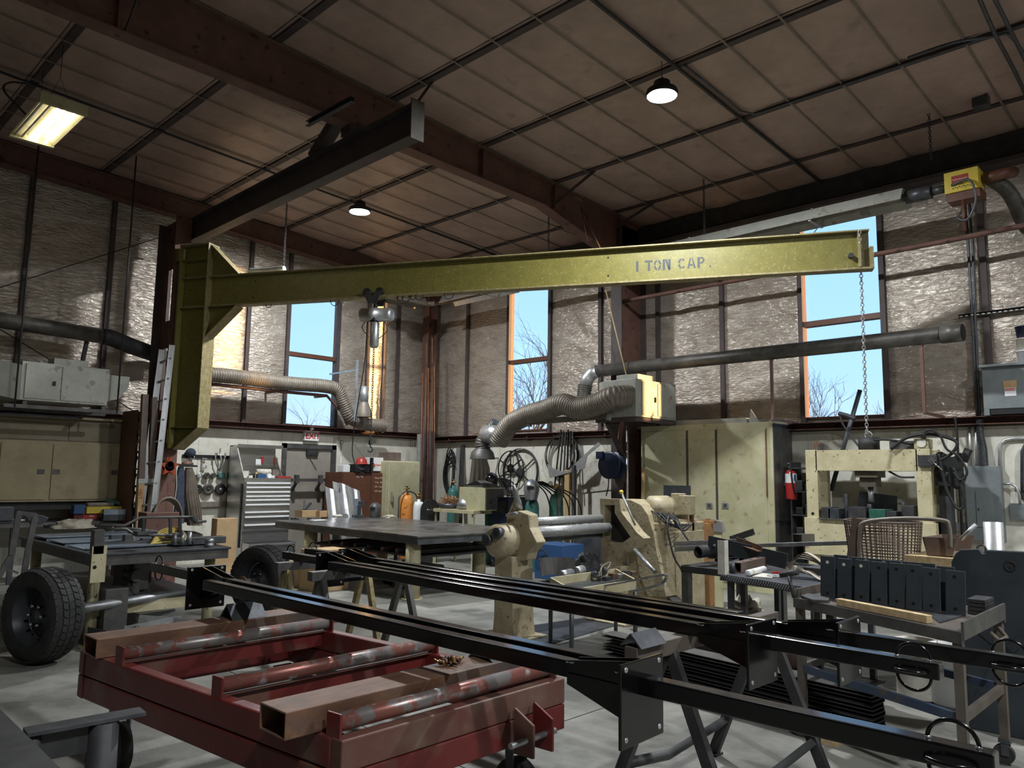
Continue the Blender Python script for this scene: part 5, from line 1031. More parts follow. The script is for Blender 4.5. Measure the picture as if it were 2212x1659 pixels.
for k in range(6): a = onX(1155 + 3 * k, 1040, 9.8); mb.tube(spline([a, a + V((.1 + .05 * k, -.2 - .05 * k, -.25)), a + V((.1 + .06 * k, -.3 - .05 * k, -.7)), V((a.x + .1, a.y - .3 - .06 * k, .05))]), .012, 6)
tag(mb.build('welding_lead', 'black'), 'fan of black cables falling right of the silver helmet', 'cable')
mb = MB()
for k in range(5): a = onX(1205 + 3 * k, 1052, 9.85); mb.tube(spline([a, a + V((-.05, -.05 + .02 * k, -.3)), a + V((0, -.1 + .03 * k, -.9)), V((a.x, a.y - .1, .04))]), .01, 6)
tag(mb.build('gas_hose', 'ductdark'), 'brown twin hoses hanging in front of the dark green cylinder', 'hose')
# orange cylinder in a hooped cart and white cylinder
c = onY(877, 1118, 11.7); t_ = cylinder((c.x, 11.7, 0), .125, onY(877, 1062, 11.7).z, 'orange', 'orange gas cylinder in a hooped cart behind the central table')
t = thing('cylinder_cart', 'thin grey hooped cart around the orange cylinder', 'cart', (c.x, 11.7, 0)); mb = MB().tube(spline([V((c.x - .22, 11.65, 0)), V((c.x - .22, 11.65, .9)), V((c.x - .2, 11.65, 1.18)), V((c.x, 11.65, 1.27)), V((c.x + .2, 11.65, 1.18)), V((c.x + .22, 11.65, .9)), V((c.x + .22, 11.65, 0))]), .014, 8); mb.build('hoop', 'trowel', t); MB().box(c.x - .22, c.x + .22, 11.6, 11.9, 0, .02).build('foot_plate', 'trowel', t)
c = onY(904, 1110, 11.4); cylinder((c.x, 11.4, 0), .1, onY(904, 1078, 11.4).z, 'white', 'short white gas cylinder right of the orange one')
# small cream steel table with cabinet
tzc = onX(1000, 1100, 9.4); X_, Y_ = tzc.x, tzc.y; tz3 = tzc.z
t = thing('side_table', 'small cream steel table carrying a cabinet and tangled wires, left of the cylinders', 'table', (X_, Y_ + .2, 0)); ya, yb_ = onX(1045, 1100, 9.4).y, onX(955, 1104, 9.4).y
MB().box(9.15, 9.75, ya, yb_, tz3 - .06, tz3).build('tabletop', 'creamrust', t, .003)
for x in (9.2, 9.7):
    for y in (ya + .05, yb_ - .05): MB().box(x - .02, x + .02, y - .02, y + .02, 0, tz3 - .06).build('leg', 'creamrust', t)
t = thing('small_cabinet', 'small cream metal cabinet on the cream side table', 'cabinet', (9.5, ya + .3, tz3)); y0_, y1_ = onX(1048, 1070, 9.3).y, onX(992, 1070, 9.3).y
zc = onX(1000, 1052, 9.3).z; MB().box(9.3, 9.75, y0_ - .0, y1_, tz3, zc).build('body', 'cream', t, .004); MB().box(9.32, 9.73, y0_ - .015, y0_, tz3 + .02, zc - .02).build('door', 'trowel', t); MB().box(9.4, 9.43, y0_ - .04, y0_ - .015, tz3 + .12, tz3 + .16).build('latch', 'dark', t)
mb = MB().box(9.35, 9.7, y0_ + .05, y1_ - .05, zc, zc + .03)
for k in range(9): mb.tube([V((9.38 + .035 * k, y0_ + .08, zc + .03)), V((9.4 + .03 * k, (y0_ + y1_) / 2, zc + .12)), V((9.38 + .035 * k, y1_ - .08, zc + .03))], .008, 5)
tag(mb.build('wire_tray', 'ductdark'), 'dark wire tray of scrap on top of the small cream cabinet', 'tray')
c = onX(972, 1085, 9.4); mb = MB()
for k in range(26):
    random.seed(k); p = [c + V((random.uniform(-.15, .15), random.uniform(-.2, .2), random.uniform(-.06, .13))) for _ in range(4)]; mb.tube(spline(p, 4), .005, 4)
tag(mb.build('wire_tangle', 'copperwire'), 'tangle of copper welding wire on the cream side table', 'wire', kind='stuff')
c = V((c.x, c.y, tz3)); tag(MB().lathe([(0, .0), (.2, .0), (.22, .09), (.21, .09), (.19, .01)], c, n=24).build('metal_pan', 'mill'), 'round dark pan holding the copper wire tangle', 'pan')
tag(MB().lathe([(.0, .2), (.1, .18), (.16, .1), (.17, 0), (.0, 0)], onX(985, 1098, 9.3) + V((.1, -.15, 0)), n=20).build('metal_dome', 'steel'), 'dull silver dome beside the copper wire', 'dome')
# cable reel with tread-plate cover
c = onY(930, 1095, 10.9); t = thing('cable_reel', 'black half-round cable reel guard behind the central table', 'reel', (c.x, 10.9, 0))
zt_ = onY(930, 1078, 10.9).z; P_ = [(c.x - .22, 10.9, zt_ - .4)] + [(c.x + .22 * math.cos(a), 10.9, zt_ - .2 + .2 * math.sin(a)) for a in [PI - i * PI / 12 for i in range(13)]] + [(c.x + .22, 10.9, zt_ - .4)]
MB().prism(P_, (0, .02, 0)).build('guard_plate', 'dark', t); MB().box(c.x - .2, c.x + .2, 10.92, 11.2, 0, zt_ - .4).build('pedestal', 'dark', t); MB().tube([onY(922, 1101, 10.88), onY(936, 1101, 10.88)], .01, 6).build('handle', 'chrome', t)
mb = MB()
for k in range(5): mb.torus((c.x + .1 + .02 * k, 11.0 + .03 * k, zt_ - .2), (.2, 1, 0), .17, .011, 28, 6)
mb.build('cable_coil', 'black', t)
# ---- things on the right wall between corner and column
Xw = XB - .1
def W(px, py, d=.1): return onX(px, py, XB - d)
mb = MB()
for k in range(9):
    c = W(970 + (k % 3) * 3, 1015 + 2 * k, .09 + .02 * (k % 4)); pts = [c + V((0, (.12 + .012 * k) * math.cos(2 * PI * i / 24), (.48 - .02 * k) * math.sin(2 * PI * i / 24))) for i in range(24)]; mb.tube(pts + [pts[0]], .012, 6, cap=False)
tag(mb.build('hose_bundle', 'black'), 'long hank of black hose hanging on a hook near the corner', 'hose')
for k, (p0, p1, m, lb) in enumerate((((990, 968), (984, 1085), 'galv', 'galvanized channel leaning right of the black hose hank'), ((1000, 962), (996, 1075), 'dark', 'dark angle iron leaning next to the galvanized channel'))):
    a = W(*p0, .06); b = W(*p1, .25); b.z = 0.01 if b.z < .1 else b.z; a2 = a; b = a + (b - a) * ((a.z - .01) / max(.01, a.z - b.z)); tag(MB().chan(b, a2, .09, .04, .005).build('steel_channel', m), lb, 'channel')
garment('leather_coat', 'long dark leather coat hanging under the extraction hood', 'dkgrime_shade', [(1, 2, 3)] * 0 + [(1020, 1050, 985), (1018, 1058, 1010), (1015, 1060, 1035), (1010, 1064, 1060), (1008, 1064, 1085)], onX(1062, 1085, XB - .2).y, 5, 5)
a = onX(1034, 985, XB - .2); yc_ = onX(1062, 1085, XB - .2).y; tc_ = onY(1035, 988, yc_); tag(MB().bar(V((XB - .03, yc_, tc_.z)), V((tc_.x, yc_, tc_.z - .02)), .02, .02).build('coat_hook', 'dark'), 'dark hook arm holding the long leather coat', 'hook')
def wheel(c, R, nsp, m, lb, w_=.05, tilt=0, t_=.012):
    t = thing('spoked_reel', lb, 'reel', c - V((0, 0, R))); ax = V((1, 0, 0))
    MB().lathe([(R - t_, -w_ / 2), (R, -w_ / 2), (R, w_ / 2), (R - t_, w_ / 2), (R - t_, -w_ / 2)], c, ax, 48).build('rim', m, t)
    for k in range(nsp): a = 2 * PI * k / nsp + tilt; d = V((0, math.cos(a), math.sin(a))); MB().bar(c + d * .04, c + d * (R - t_ / 2), .02, .02, up=(1, 0, 0)).build('spoke', m, t)
    MB().cyl(c - ax * w_ / 2, c + ax * w_ / 2, .09, n=20).build('hub', m, t)
wheel(W(1124, 1020, .08), .47, 5, 'dark', 'large dark spoked steel reel hanging under the middle window', .06)
wheel(W(1103, 1012, .12), .36, 6, 'black', 'smaller thin-rimmed spoked ring hanging in front of the large reel', .02, .5, .02)
for k, (r, dy, m, lb) in enumerate(((.43, 0, 'galv', 'large ring of bright wire hanging right of the spoked reel'), (.40, .04, 'black', 'black cable ring hanging with the bright wire'), (.37, .1, 'dark', 'inner dark ring of hose on the same hook'))):
    c = W(1218, 985, .07 + .05 * k) + V((0, dy, 0)); mb = MB()
    for j in range(4): mb.torus(c + V((-.008 * j, 0, .006 * j)), (1, 0, 0), r - .008 * j, .008, 40, 6)
    tag(mb.build('wire_ring', m), lb, 'coil')
tag(MB().torus(W(1228, 963, .2), (1, 0, 0), .17, .008, 30, 6).build('small_wire_ring', 'galv'), 'small pale wire loop hanging inside the large rings', 'coil')
for k in range(6):
    a = W(1212 + 5 * k, 928 + (k % 3) * 3, .22 + .02 * (k % 2)); b = W(1198 + 9 * k, 1050 + 8 * (k % 3), .22); tag(MB().bar(b, a, .022, .022).build('hanging_bar', ('black', 'dark', 'ductdark')[k % 3]), ORD[k] + ' from the left of the dark bars hanging before the wire rings', 'bar', 'dark bars hanging in front of the wire rings')
t = thing('wall_hook_rail', 'row of hooks on the girt above the wire rings', 'rack', W(1218, 930, .15))
for px in (1200, 1217, 1228, 1240, 1142, 974, 1310): a = W(px, 927, .18); MB().tube([V((XB - .05, a.y, 2.30)), V((XB - .2, a.y, 2.28)), V((XB - .24, a.y, 2.36))], .01, 6).build('hook', 'dark', t)
pts = [(1182, 1003), (1187, 1033), (1262, 1012), (1268, 985), (1298, 960), (1292, 955), (1240, 1003), (1228, 1017), (1212, 1018), (1196, 1012)]
tag(MB().prism([W(x, y, .34) for x, y in pts], (.012, 0, 0)).build('crescent_bracket', 'galv'), 'pale grey crescent-cut steel bracket hanging in front of the wire rings', 'bracket')
tag(MB().prism([W(x, y, .055) for x, y in ((1252, 1065), (1258, 1010), (1272, 975), (1296, 958), (1305, 968), (1330, 985), (1333, 1056))], (.02, 0, 0)).build('plywood_sheet', 'offwhite'), 'dirty cream pointed sheet leaning behind the blue hose reel', 'sheet')
a = W(1226, 1015, .3); tag(MB().bar(V((a.x, a.y, .01)), a, .11, .045, up=(1, 0, 0)).build('lumber_post', 'lumber'), 'light wooden plank standing right of the dark green cylinder', 'plank')
a = W(1240, 1005, .35); tag(MB().bar(V((a.x, a.y, .01)), a, .06, .06).build('steel_post', 'trowel'), 'grey steel post beside the light wooden plank', 'post')
# hose reel on column
c = onX(1322, 1005, 10.12); t = thing('hose_reel', 'navy blue hose reel mounted on the red column', 'reel', c)
for dx in (-.09, .07): MB().lathe([(0, dx), (.215, dx), (.225, dx + .01), (.215, dx + .025), (0, dx + .025)], c, (1, 0, 0), 36).build('side_disc', 'navy', t)
MB().cyl(c - V((.08, 0, 0)), c + V((.06, 0, 0)), .15, n=30).build('drum', 'black', t); MB().lathe([(0, -.1), (.06, -.1), (.1, -.092), (.2, -.0905)], c, (1, 0, 0), 30).build('hub_cap', 'navy', t); MB().box(c.x + .09, 10.34, c.y - .12, c.y + .12, c.z - .1, c.z + .1).build('mounting_bracket', 'navy', t)
MB().box(c.x - .12, c.x - .08, c.y + .1, c.y + .24, c.z + .1, c.z + .22).build('latch_arm', 'navy', t); MB().tube(spline([c + V((-.02, .05, -.2)), c + V((-.02, .06, -.35)), c + V((0, .12, -.5))]), .01, 6).build('hose', 'black', t)
# blue welder and steel panel
c = onX(1086, 1125, 9.7); t = thing('welding_machine', 'dark blue welding machine between the gas cylinders', 'welder', (9.7, c.y, 0)); zt_ = onX(1086, 1077, 9.6).z
MB().box(9.6, 10.1, c.y - .22, c.y + .2, .12, zt_).build('case', 'navy', t, .01); MB().box(9.59, 9.6, c.y - .18, c.y + .16, zt_ - .25, zt_ - .04).build('front_panel', 'dark', t)
MB().box(9.6, 10.1, c.y - .2, c.y + .18, zt_, zt_ + .02).bar((9.65, c.y - .15, zt_ + .05), (10.05, c.y - .15, zt_ + .05), .02, .02).build('handle', 'black', t)
for x in (9.65, 10.05):
    for s in (-.15, .13): MB().cyl((x, c.y + s - .02, .06), (x, c.y + s + .02, .06), .06, n=14).build('wheel', 'rubber', t)
tag(MB().prism([W(x, y, .04) for x, y in ((1076, 1037), (1101, 1036), (1101, 1070), (1080, 1070))], (.008, 0, 0)).build('grey_panel', 'trowel'), 'small square grey panel behind the cylinders', 'panel')
# blue cylinder carriage seen through the rolls, mesh fence
t = thing('welding_cart', 'bright blue welding cart with looped cables under the roll machine', 'cart', onX(1180, 1230, 8.8)); a = onX(1155, 1180, 8.8); b = onX(1215, 1240, 8.8)
MB().box(8.8, 9.3, b.y, a.y, .05, a.z + .05).build('body', 'blue', t, .01); MB().torus(onX(1170, 1200, 8.76), (1, 0, 0), .09, .012, 24, 6).build('cable', 'black', t)
t = thing('steel_drum', 'dark round drum lying behind the roll machine', 'drum', onX(1275, 1110, 9.8)); c = onX(1290, 1150, 9.7); MB().cyl((9.6, c.y, .42), (10.2, c.y, .42), .42, n=36).build('drum_shell', 'mill', t); MB().torus((9.6, c.y, .42), (1, 0, 0), .41, .02, 36, 6).build('rim', 'trowel', t); MB().cyl((9.59, c.y, .42), (9.6, c.y, .42), .12, n=20).build('hub', 'dark', t)
# ================================================================== slip roll machine
t = thing('slip_roll', 'cream plate bending roll machine with two long steel rollers in the middle of the shop', 'roll machine', (6.4, 5.35, 0))
def ex(pts, X, th): return MB().prism([onX(x, y, X) for x, y in pts], (th, 0, 0))
ex([(1095, 1108), (1120, 1103), (1142, 1112), (1144, 1140), (1160, 1172), (1142, 1195), (1138, 1210), (1093, 1215), (1088, 1160)], 5.62, .14).build('left_housing', 'castcream', t, .012)
MB().prism([(5.52, 5.62, .0), (5.52, 5.3, 0), (5.52, 5.33, .18), (5.52, 5.36, .8), (5.52, 5.6, .8), (5.52, 5.6, .2)], (.3, 0, 0)).box(5.45, 5.9, 5.22, 5.78, 0, .03).build('left_pedestal', 'castcream', t, .01)
c = onX(1082, 1168, 5.5); MB().lathe([(0, -.1), (.12, -.1), (.165, -.06), (.17, .1), (.17, .14)], c, (1, 0, 0), 32).build('gear_case', 'castcream', t)
for px, py in ((1049, 1167), (1071, 1152)): c2 = onX(px, py, 5.36); MB().cyl(c2, c2 + V((.08, 0, 0)), .055, n=20).build('shaft_collar', 'mill', t); MB().cyl(c2 - V((.004, 0, 0)), c2, .03, n=6).build('shaft_bolt', 'dark', t)
ex([(1098, 1108), (1108, 1083), (1116, 1078), (1119, 1100)], 5.64, .03).build('trip_lever', 'castcream', t)
a = onX(1113, 1062, 5.6); b = onX(1122, 1100, 5.68); MB().lathe([(0, 0), (.035, .0), (.04, .08), (.03, .12), (.028, .2), (.018, .26), (0, .27)], b, a - b, 16).build('pneumatic_cylinder', 'steel', t)
MB().cyl(onX(1094, 1113, 5.55), onX(1117, 1108, 5.55), .014, n=8).build('adjusting_rod', 'steel', t)
for py0, py1, r, z_ in ((1128, 1121, .045, 0), (1148, 1141, .055, 0), (1163, 1155, .05, -.0)):
    a = onY(1142, py0, 5.3); b = onY(1330, py1, 5.3); zz = (a.z + b.z) / 2; yo = 5.4 if py0 == 1128 else 5.3 if py0 == 1148 else 5.42
    MB().cyl((5.72, yo, zz), (7.02, yo, zz), r, n=24).build('roller', 'rollsteel' if py0 != 1163 else 'mill', t)
rh = [(1296, 1077), (1337, 1078), (1340, 1105), (1362, 1132), (1375, 1150), (1390, 1163), (1370, 1188), (1345, 1196), (1330, 1222), (1300, 1222)]
mb = MB(); W_ = lambda x, y: onX(x, y, 7.0); inn = [(1306, 1091), (1328, 1091), (1328, 1108), (1340, 1128), (1355, 1150), (1362, 1160), (1345, 1172), (1325, 1172), (1306, 1168), (1306, 1110)]
P0_ = [W_(*p) for p in rh]; P1_ = [W_(*p) for p in inn]; n = 10
for X_o in (0,):
    A_ = P0_ + P1_; B2 = [p + V((.14, 0, 0)) for p in A_]; mp = [0, 1, 2, 3, 4, 5, 6, 7, 8, 9]
    mb.add(A_ + B2, [(i, (i + 1) % n, n + (i + 1) % n, n + i) for i in range(n)] + [(3 * n + i, 3 * n + (i + 1) % n, 2 * n + (i + 1) % n, 2 * n + i) for i in range(n)] + [((i + 1) % n, i, 2 * n + i, 2 * n + (i + 1) % n) for i in range(n)] + [(n + i, n + (i + 1) % n, 3 * n + (i + 1) % n, 3 * n + i) for i in range(n)])
mb.build('right_housing', 'castcream', t)
ex([(1306, 1091), (1328, 1091), (1362, 1160), (1345, 1172), (1306, 1168)], 7.12, .02).build('housing_back', 'dark', t)
MB().box(7.0, 7.14, 5.12, 5.42, 0, .62).box(6.9, 7.3, 5.0, 5.55, 0, .03).build('right_pedestal', 'castcream', t, .01)
g_ = [(1337, 1078), (1362, 1079), (1385, 1090), (1400, 1112), (1412, 1150), (1418, 1185), (1430, 1240), (1440, 1290), (1400, 1290), (1380, 1240), (1372, 1180), (1372, 1130), (1350, 1110)]
ex(g_, 7.25, .28).build('gear_guard', 'castcream', t, .01)
MB().box(7.3, 8.1, 4.72, 5.25, .05, 1.1).build('gear_box', 'castcream', t, .015); MB().box(7.45, 8.05, 4.7, 4.72, .15, 1.0).build('access_door', 'castcream', t, .004)
MB().box(7.35, 8.05, 4.75, 5.25, 1.1, 1.125).build('top_plate', 'castcream', t)
c = V((7.55, 4.95, 1.27)); MB().lathe([(0, -.0), (.08, 0), (.12, .03), (.125, .24), (.1, .3), (.06, .31)], c + V((-.1, .12, 0)), (.85, -.5, 0), 24).build('motor', 'castcream', t); MB().box(7.45, 7.75, 4.85, 5.1, 1.125, 1.17).build('motor_base', 'dark', t)
c = V((7.9, 4.95, 1.12)); MB().prism([c + V((0, .13 * math.cos(a), .1 + .17 * math.sin(a) + (0 if 0 < a < PI else 0))) for a in [PI * i / 12 for i in range(13)]] + [c + V((0, -.13, 0)), c + V((0, .13, 0))], (.06, 0, 0)).build('belt_guard', 'castcream', t, .006)
a = onX(1449, 1052, 7.8); MB().box(7.8, 7.92, a.y - .13, a.y, 1.17, 1.42).build('switch_box', 'castcream', t, .008); a = onX(1468, 1060, 7.75); MB().box(7.72, 7.86, a.y - .14, a.y + .0, 1.18, 1.4).build('starter_box', 'castcream', t, .008)
MB().box(7.83, 7.87, 4.72, 4.76, 1.0, 1.2).build('box_post', 'brown', t)
MB().cyl(onX(1343, 1065, 7.0), onX(1372, 1135, 6.95), .012, n=8).build('control_lever', 'steel', t); MB().ball(onX(1342, 1063, 7.0), .025).build('lever_grip', 'heatyellow', t)
MB().cyl(onX(1372, 1188, 6.9), onX(1415, 1236, 6.6), .02, n=10).build('brace_rod', 'steel', t)
mb = MB()
for k in range(5):
    a = onX(1385 + 6 * k, 1108, 7.5); mb.tube(spline([a, onX(1410 + 12 * k, 1105 + 3 * k, 7.35), onX(1440 + 9 * k, 1130 + 4 * k, 7.3), onX(1470 + 6 * k, 1133, 7.5)]), .01, 6)
mb.tube(spline([onX(1445, 1112, 7.3), onX(1442, 1140, 7.2), onX(1455, 1200, 7.2), onX(1475, 1235, 7.25)]), .01, 6).tube(spline([onX(1450, 1110, 7.3), onX(1485, 1165, 7.25), onX(1500, 1180, 7.3)]), .01, 6)
tag(mb.build('power_cable', 'black'), 'black power cables looping off the right side of the roll machine', 'cable')
# tray of parts in front of machine
c = onZ(1300, 1270, .55)
t = thing('parts_tray', 'cream-edged steel tray bench heaped with parts in front of the roll machine', 'bench', (5.9, 4.75, 0))
q4 = [onZ(1235, 1285, .6), onZ(1372, 1262, .6), onZ(1330, 1238, .6), onZ(1190, 1258, .6)]
for a, b in zip(q4, q4[1:] + q4[:1]): MB().bar(a, b, .02, .09).build('rim', 'creamrust', t)
MB().prism([p - V((0, 0, .04)) for p in q4], (0, 0, .01)).build('tray_plate', 'mill', t)
for p in q4: MB().cyl((p.x, p.y, 0), (p.x, p.y, .58), .02, n=8).build('leg', 'mill', t)
cq = sum(q4, V()) / 4
mb = MB(); a = onZ(1170, 1246, .62); b = onZ(1245, 1243, .62)
arcp = [(a.lerp(b, i / 10) + V((0, 0, .0)) + V((0, .12 * math.sin(PI * i / 10), 0))) for i in range(11)]; mb.add([p for p in arcp] + [p + V((0, .03, .17)) for p in arcp], [(i, i + 1, 12 + i, 11 + i) for i in range(10)])
o_ = mb.build('curved_sheet', 'trowel'); sd = o_.modifiers.new('thick', 'SOLIDIFY'); sd.thickness = .006; tag(o_, 'bright curved steel sheet standing in front of the roll machine', 'sheet')
for k, (px, py, r, L_, rz, m) in enumerate(((1222, 1246, .045, .22, .2, 'steel'), (1250, 1240, .05, .2, .35, 'galv'), (1285, 1243, .03, .12, .9, 'mill'), (1300, 1240, .05, .06, .3, 'trowel'))):
    c = onZ(px, py, .62); c.z = .6 + r; u = V((math.cos(rz), math.sin(rz), 0)) * L_ / 2; tag(MB().cyl(c - u, c + u, r, n=18).build('steel_cylinder', m), ('left bright', 'right bright', 'small dark', 'short fat')[k] + ' steel cylinder on the parts tray', 'cylinder')
mb = MB()
for k in range(3): mb.tube(spline([onZ(1290 + 4 * k, 1245, .62), onZ(1300, 1225, .66 + .02 * k), onZ(1318, 1215, .7), onZ(1310, 1230, .66), onZ(1280, 1240, .62)]), .009, 6)
tag(mb.build('hose_loop', 'duct'), 'thin tan hose looped on the parts tray', 'hose')
rag(onZ(1270, 1225, .6), .13, 'dark', 'heap of dark cloth behind the parts tray', 'rag', 1.3, .8, .6, 7)
for k in range(5): c = onZ(1310 + 14 * k, 1250 - 3 * k, .62); c.z = .6; tag(MB().box(c.x - .04, c.x + .04, c.y - .03, c.y + .03, .6, .64 + .02 * (k % 2)).build('small_fitting', ('mill', 'rusty', 'galv')[k % 3], bev=.004), 'small loose fitting on the right half of the parts tray', 'fitting', 'small fittings on the parts tray')
mb = MB(); pth = [onX(x, y, 5.6) for x, y in ((1290, 1268), (1340, 1259), (1390, 1249), (1425, 1243), (1440, 1241))]; pth2 = [onX(x, y, 5.6) for x, y in ((1440, 1241), (1438, 1252), (1425, 1262), (1400, 1270), (1360, 1278))]
for P_ in (pth, pth2):
    q = resamp(spline(P_, 10), .022)
    for a, b in zip(q, q[1:]): d = (b - a); mb.bar(a + d * .1, b - d * .2, .028, .018)
o_ = mb.build('roller_chain', 'steel'); tag(o_, 'bright roller chain strung out beside the parts tray', 'chain')
tag(MB().cyl(onX(1428, 1258, 5.62), onX(1428, 1258, 5.62) + V((.02, .03, 0)), .06, n=20).build('chain_sprocket', 'creamrust'), 'round cream sprocket at the bend of the roller chain', 'sprocket') if False else None
# ================================================================== right wall: cabinet, press, panels
t = thing('storage_cabinet', 'big cream steel cabinet with three tall doors against the right wall', 'cabinet', (10.7, 6.1, 0))
MB().box(10.4, 11.02, 4.95, 7.2, 0, 2.42).build('carcass', 'cream', t, .004); MB().box(10.42, 11.02, 4.945, 4.952, .02, 2.4).build('side_skin', 'trowel', t)
yd = [onX(x, 1000, 10.4).y for x in (1394, 1483, 1488, 1546, 1551, 1656)]
for k in range(3): MB().box(10.385, 10.4, yd[2 * k + 1], yd[2 * k], .1, 2.33).build('door', 'cream', t, .004)
for k in (1, 2): MB().box(10.386, 10.4, yd[2 * k] + .0, yd[2 * k - 1] - .0, .1, 2.33).build('door_gap_shade', 'dkgrime_shade', t)  # dark strips between the doors, shade of the gaps put in as colour
for px in (1533, 1567):
    p = onX(px, 1092, 10.38); MB().box(10.37, 10.386, p.y - .055, p.y + .055, p.z - .045, p.z + .045).build('latch_plate', 'galv', t, .01); MB().box(10.366, 10.371, p.y - .025, p.y + .025, p.z - .025, p.z + .025).build('latch_paddle', 'trowel', t)
p = onX(1655, 1000, 10.38); MB().box(10.37, 10.385, p.y - .012, p.y + .004, 1.35, 2.3).build('hinge', 'rusty', t); MB().box(10.4, 11.0, 4.94, 4.945, 1.0, 1.02).build('side_handle', 'mill', t)
tag(MB().box(10.5, 11.0, 5.4, 6.9, 2.42, 2.5).build('sheet_bundle', 'filter', bev=.005), 'flat pale sheet bundle lying on top of the big cream cabinet', 'sheet')
p = onX(1626, 905, 10.5); tag(MB().prism([(10.5, p.y + .06, 2.42), (10.5, p.y - .1, 2.42), (10.5, p.y + .03, 2.62)], (.02, 0, 0)).build('metal_triangle', 'galv'), 'small shiny triangular plate standing on the right corner of the cream cabinet', 'plate')
a = onX(1452, 940, 10.3)
tag(MB().bar((10.2, 7.1, .01), (10.36, 7.12, 1.75), .05, .02).build('wood_strip', 'lumber'), 'thin wooden strip leaning on the left end of the cream cabinet', 'strip')
tag(MB().tube([V((10.2, 7.33, .02)), V((10.2, 7.33, 2.45))], .02, 8).build('air_pipe', 'galv'), 'thin silver air pipe running down left of the cream cabinet', 'pipe')
a = onX(1433, 1048, 9.9); b = onX(1492, 1110, 9.9); tag(MB().box(9.9, 9.91, b.y, a.y, .01, a.z).build('steel_sheet', 'mill'), 'dark blue-grey steel sheet standing behind the machine motor', 'sheet')
# curved white panel & rusty post
a = onX(1505, 1120, 8.8); b = onX(1563, 1150, 8.8); mb = MB(); N = 8
mb.prism([V((8.8, a.y, b.z)), V((8.8, b.y, b.z)), V((8.8, b.y + .03, b.z + .13)), V((8.8, b.y + .15, a.z)), V((8.8, a.y, a.z))], (.06, 0, 0)); tag(mb.build('fender_panel', 'alu'), 'shiny curved aluminium panel leaning on the cream cabinet front', 'panel'); MB
tag(MB().bar(V((8.83, (a.y + b.y) / 2, .01)), V((8.83, (a.y + b.y) / 2, b.z - .002)), .3, .03).build('panel_support', 'cream'), 'cream board holding up the curved aluminium panel', 'board')
p = onX(1529, 1130, 8.3); tag(MB().box(p.x - .05, p.x + .05, p.y - .05, p.y + .05, 0, p.z).box(p.x - .02, p.x + .02, p.y - .02, p.y + .02, p.z, p.z + .06).bar((p.x, p.y + .25, p.z + .02), (p.x, p.y - .12, p.z + .02), .03, .03).build('rusty_post', 'orangerust', bev=.004), 'orange-rusted square post with a dark bar through its top', 'post')
# fire extinguisher
p = onX(1705, 1046, 10.72); t = thing('fire_extinguisher', 'red fire extinguisher hung on the side of the cream cabinet', 'fire extinguisher', (p.x, 4.84, p.z - .22))
c = V((p.x, 4.84, p.z - .22)); MB().lathe([(0, 0), (.07, 0), (.08, .02), (.08, .36), (.06, .41), (.025, .43)], c, n=24).build('bottle', 'extred', t)
MB().lathe([(.0805, .24), (.0805, .37)], c, n=24).build('label_band', 'white', t); MB().box(c.x - .06, c.x - .02, c.y - .083, c.y - .07, c.z + .27, c.z + .36).build('blue_label', 'blue', t)
MB().cyl(c + V((0, 0, .42)), c + V((0, 0, .48)), .02).bar(c + V((.02, 0, .49)), c + V((-.08, 0, .52)), .02, .01).bar(c + V((.02, 0, .47)), c + V((-.07, 0, .46)), .02, .01).build('valve_handle', 'steel', t)
MB().tube(spline([c + V((0, -.02, .46)), c + V((-.08, -.04, .42)), c + V((-.1, -.06, .25)), c + V((-.07, -.08, .08))]), .011, 7).build('hose', 'black', t); MB().box(c.x - .02, c.x + .02, c.y + .06, 4.94, c.z + .2, c.z + .26).build('bracket', 'dark', t)
# dark shelf beside cabinet
t = thing('tool_shelf', 'narrow dark shelf unit between cream cabinet and the press', 'shelf', (10.85, 4.65, 0)); a = onX(1744, 0, 10.7).y; 
for y in (4.5, 4.82): MB().box(10.66, 11.0, y - .01, y + .01, 0, 1.85).build('side', 'dark', t)
for k in range(6): MB().box(10.66, 11.0, 4.5, 4.82, .1 + .33 * k, .12 + .33 * k).build('shelf', 'dark', t)
for k in range(5):
    for j in range(2): tag(MB().box(10.7, 10.9, 4.53 + .14 * j, 4.64 + .14 * j, .121 + .33 * k, .22 + .33 * k + .05 * ((j + k) % 2)).build('tool_case', ('black', 'dark', 'rusty', 'mill')[(k + j) % 4 if k > 3 else (k + j) % 2], bev=.01), 'dark tool case on the narrow shelf beside the press', 'case', 'tool cases on the narrow dark shelf')
# hydraulic press
t = thing('hydraulic_press', 'big cream H-frame hydraulic press with chipped paint in front of the right wall', 'press', (10.45, 3.65, 0))
for y0, y1 in ((4.26, 4.42), (2.87, 3.04)):
    for x0 in (10.25, 10.58): MB().box(x0, x0 + .09, y0, y1, 0, 2.0).build('column', 'creamrust', t, .006)
    for z in (.9, 1.0, 1.1): MB().cyl((10.245, (y0 + y1) / 2, z + .25), (10.25, (y0 + y1) / 2, z + .25), .02, n=10).build('pin_hole', 'hole', t) if z == .9 else None
MB().chan((10.3, 3.02, 1.86), (10.3, 4.28, 1.86), .1, .27, .012, up=(0, 0, 1)).build('top_beam', 'creamrust', t); MB().box(10.30, 10.31, 3.04, 4.26, 1.73, 1.99).build('top_beam_web', 'creamrust', t); MB().chan((10.63, 4.28, 1.86), (10.63, 3.02, 1.86), .1, .27, .012, up=(0, 0, 1)).build('top_beam', 'creamrust', t)
for z0, z1 in ((.62, 1.1),): MB().box(10.2, 10.3, 2.83, 4.44, z0, z1).build('bed_beam', 'creamrust', t, .005); MB().box(10.58, 10.68, 2.83, 4.44, z0, z1).build('bed_beam', 'creamrust', t, .005)
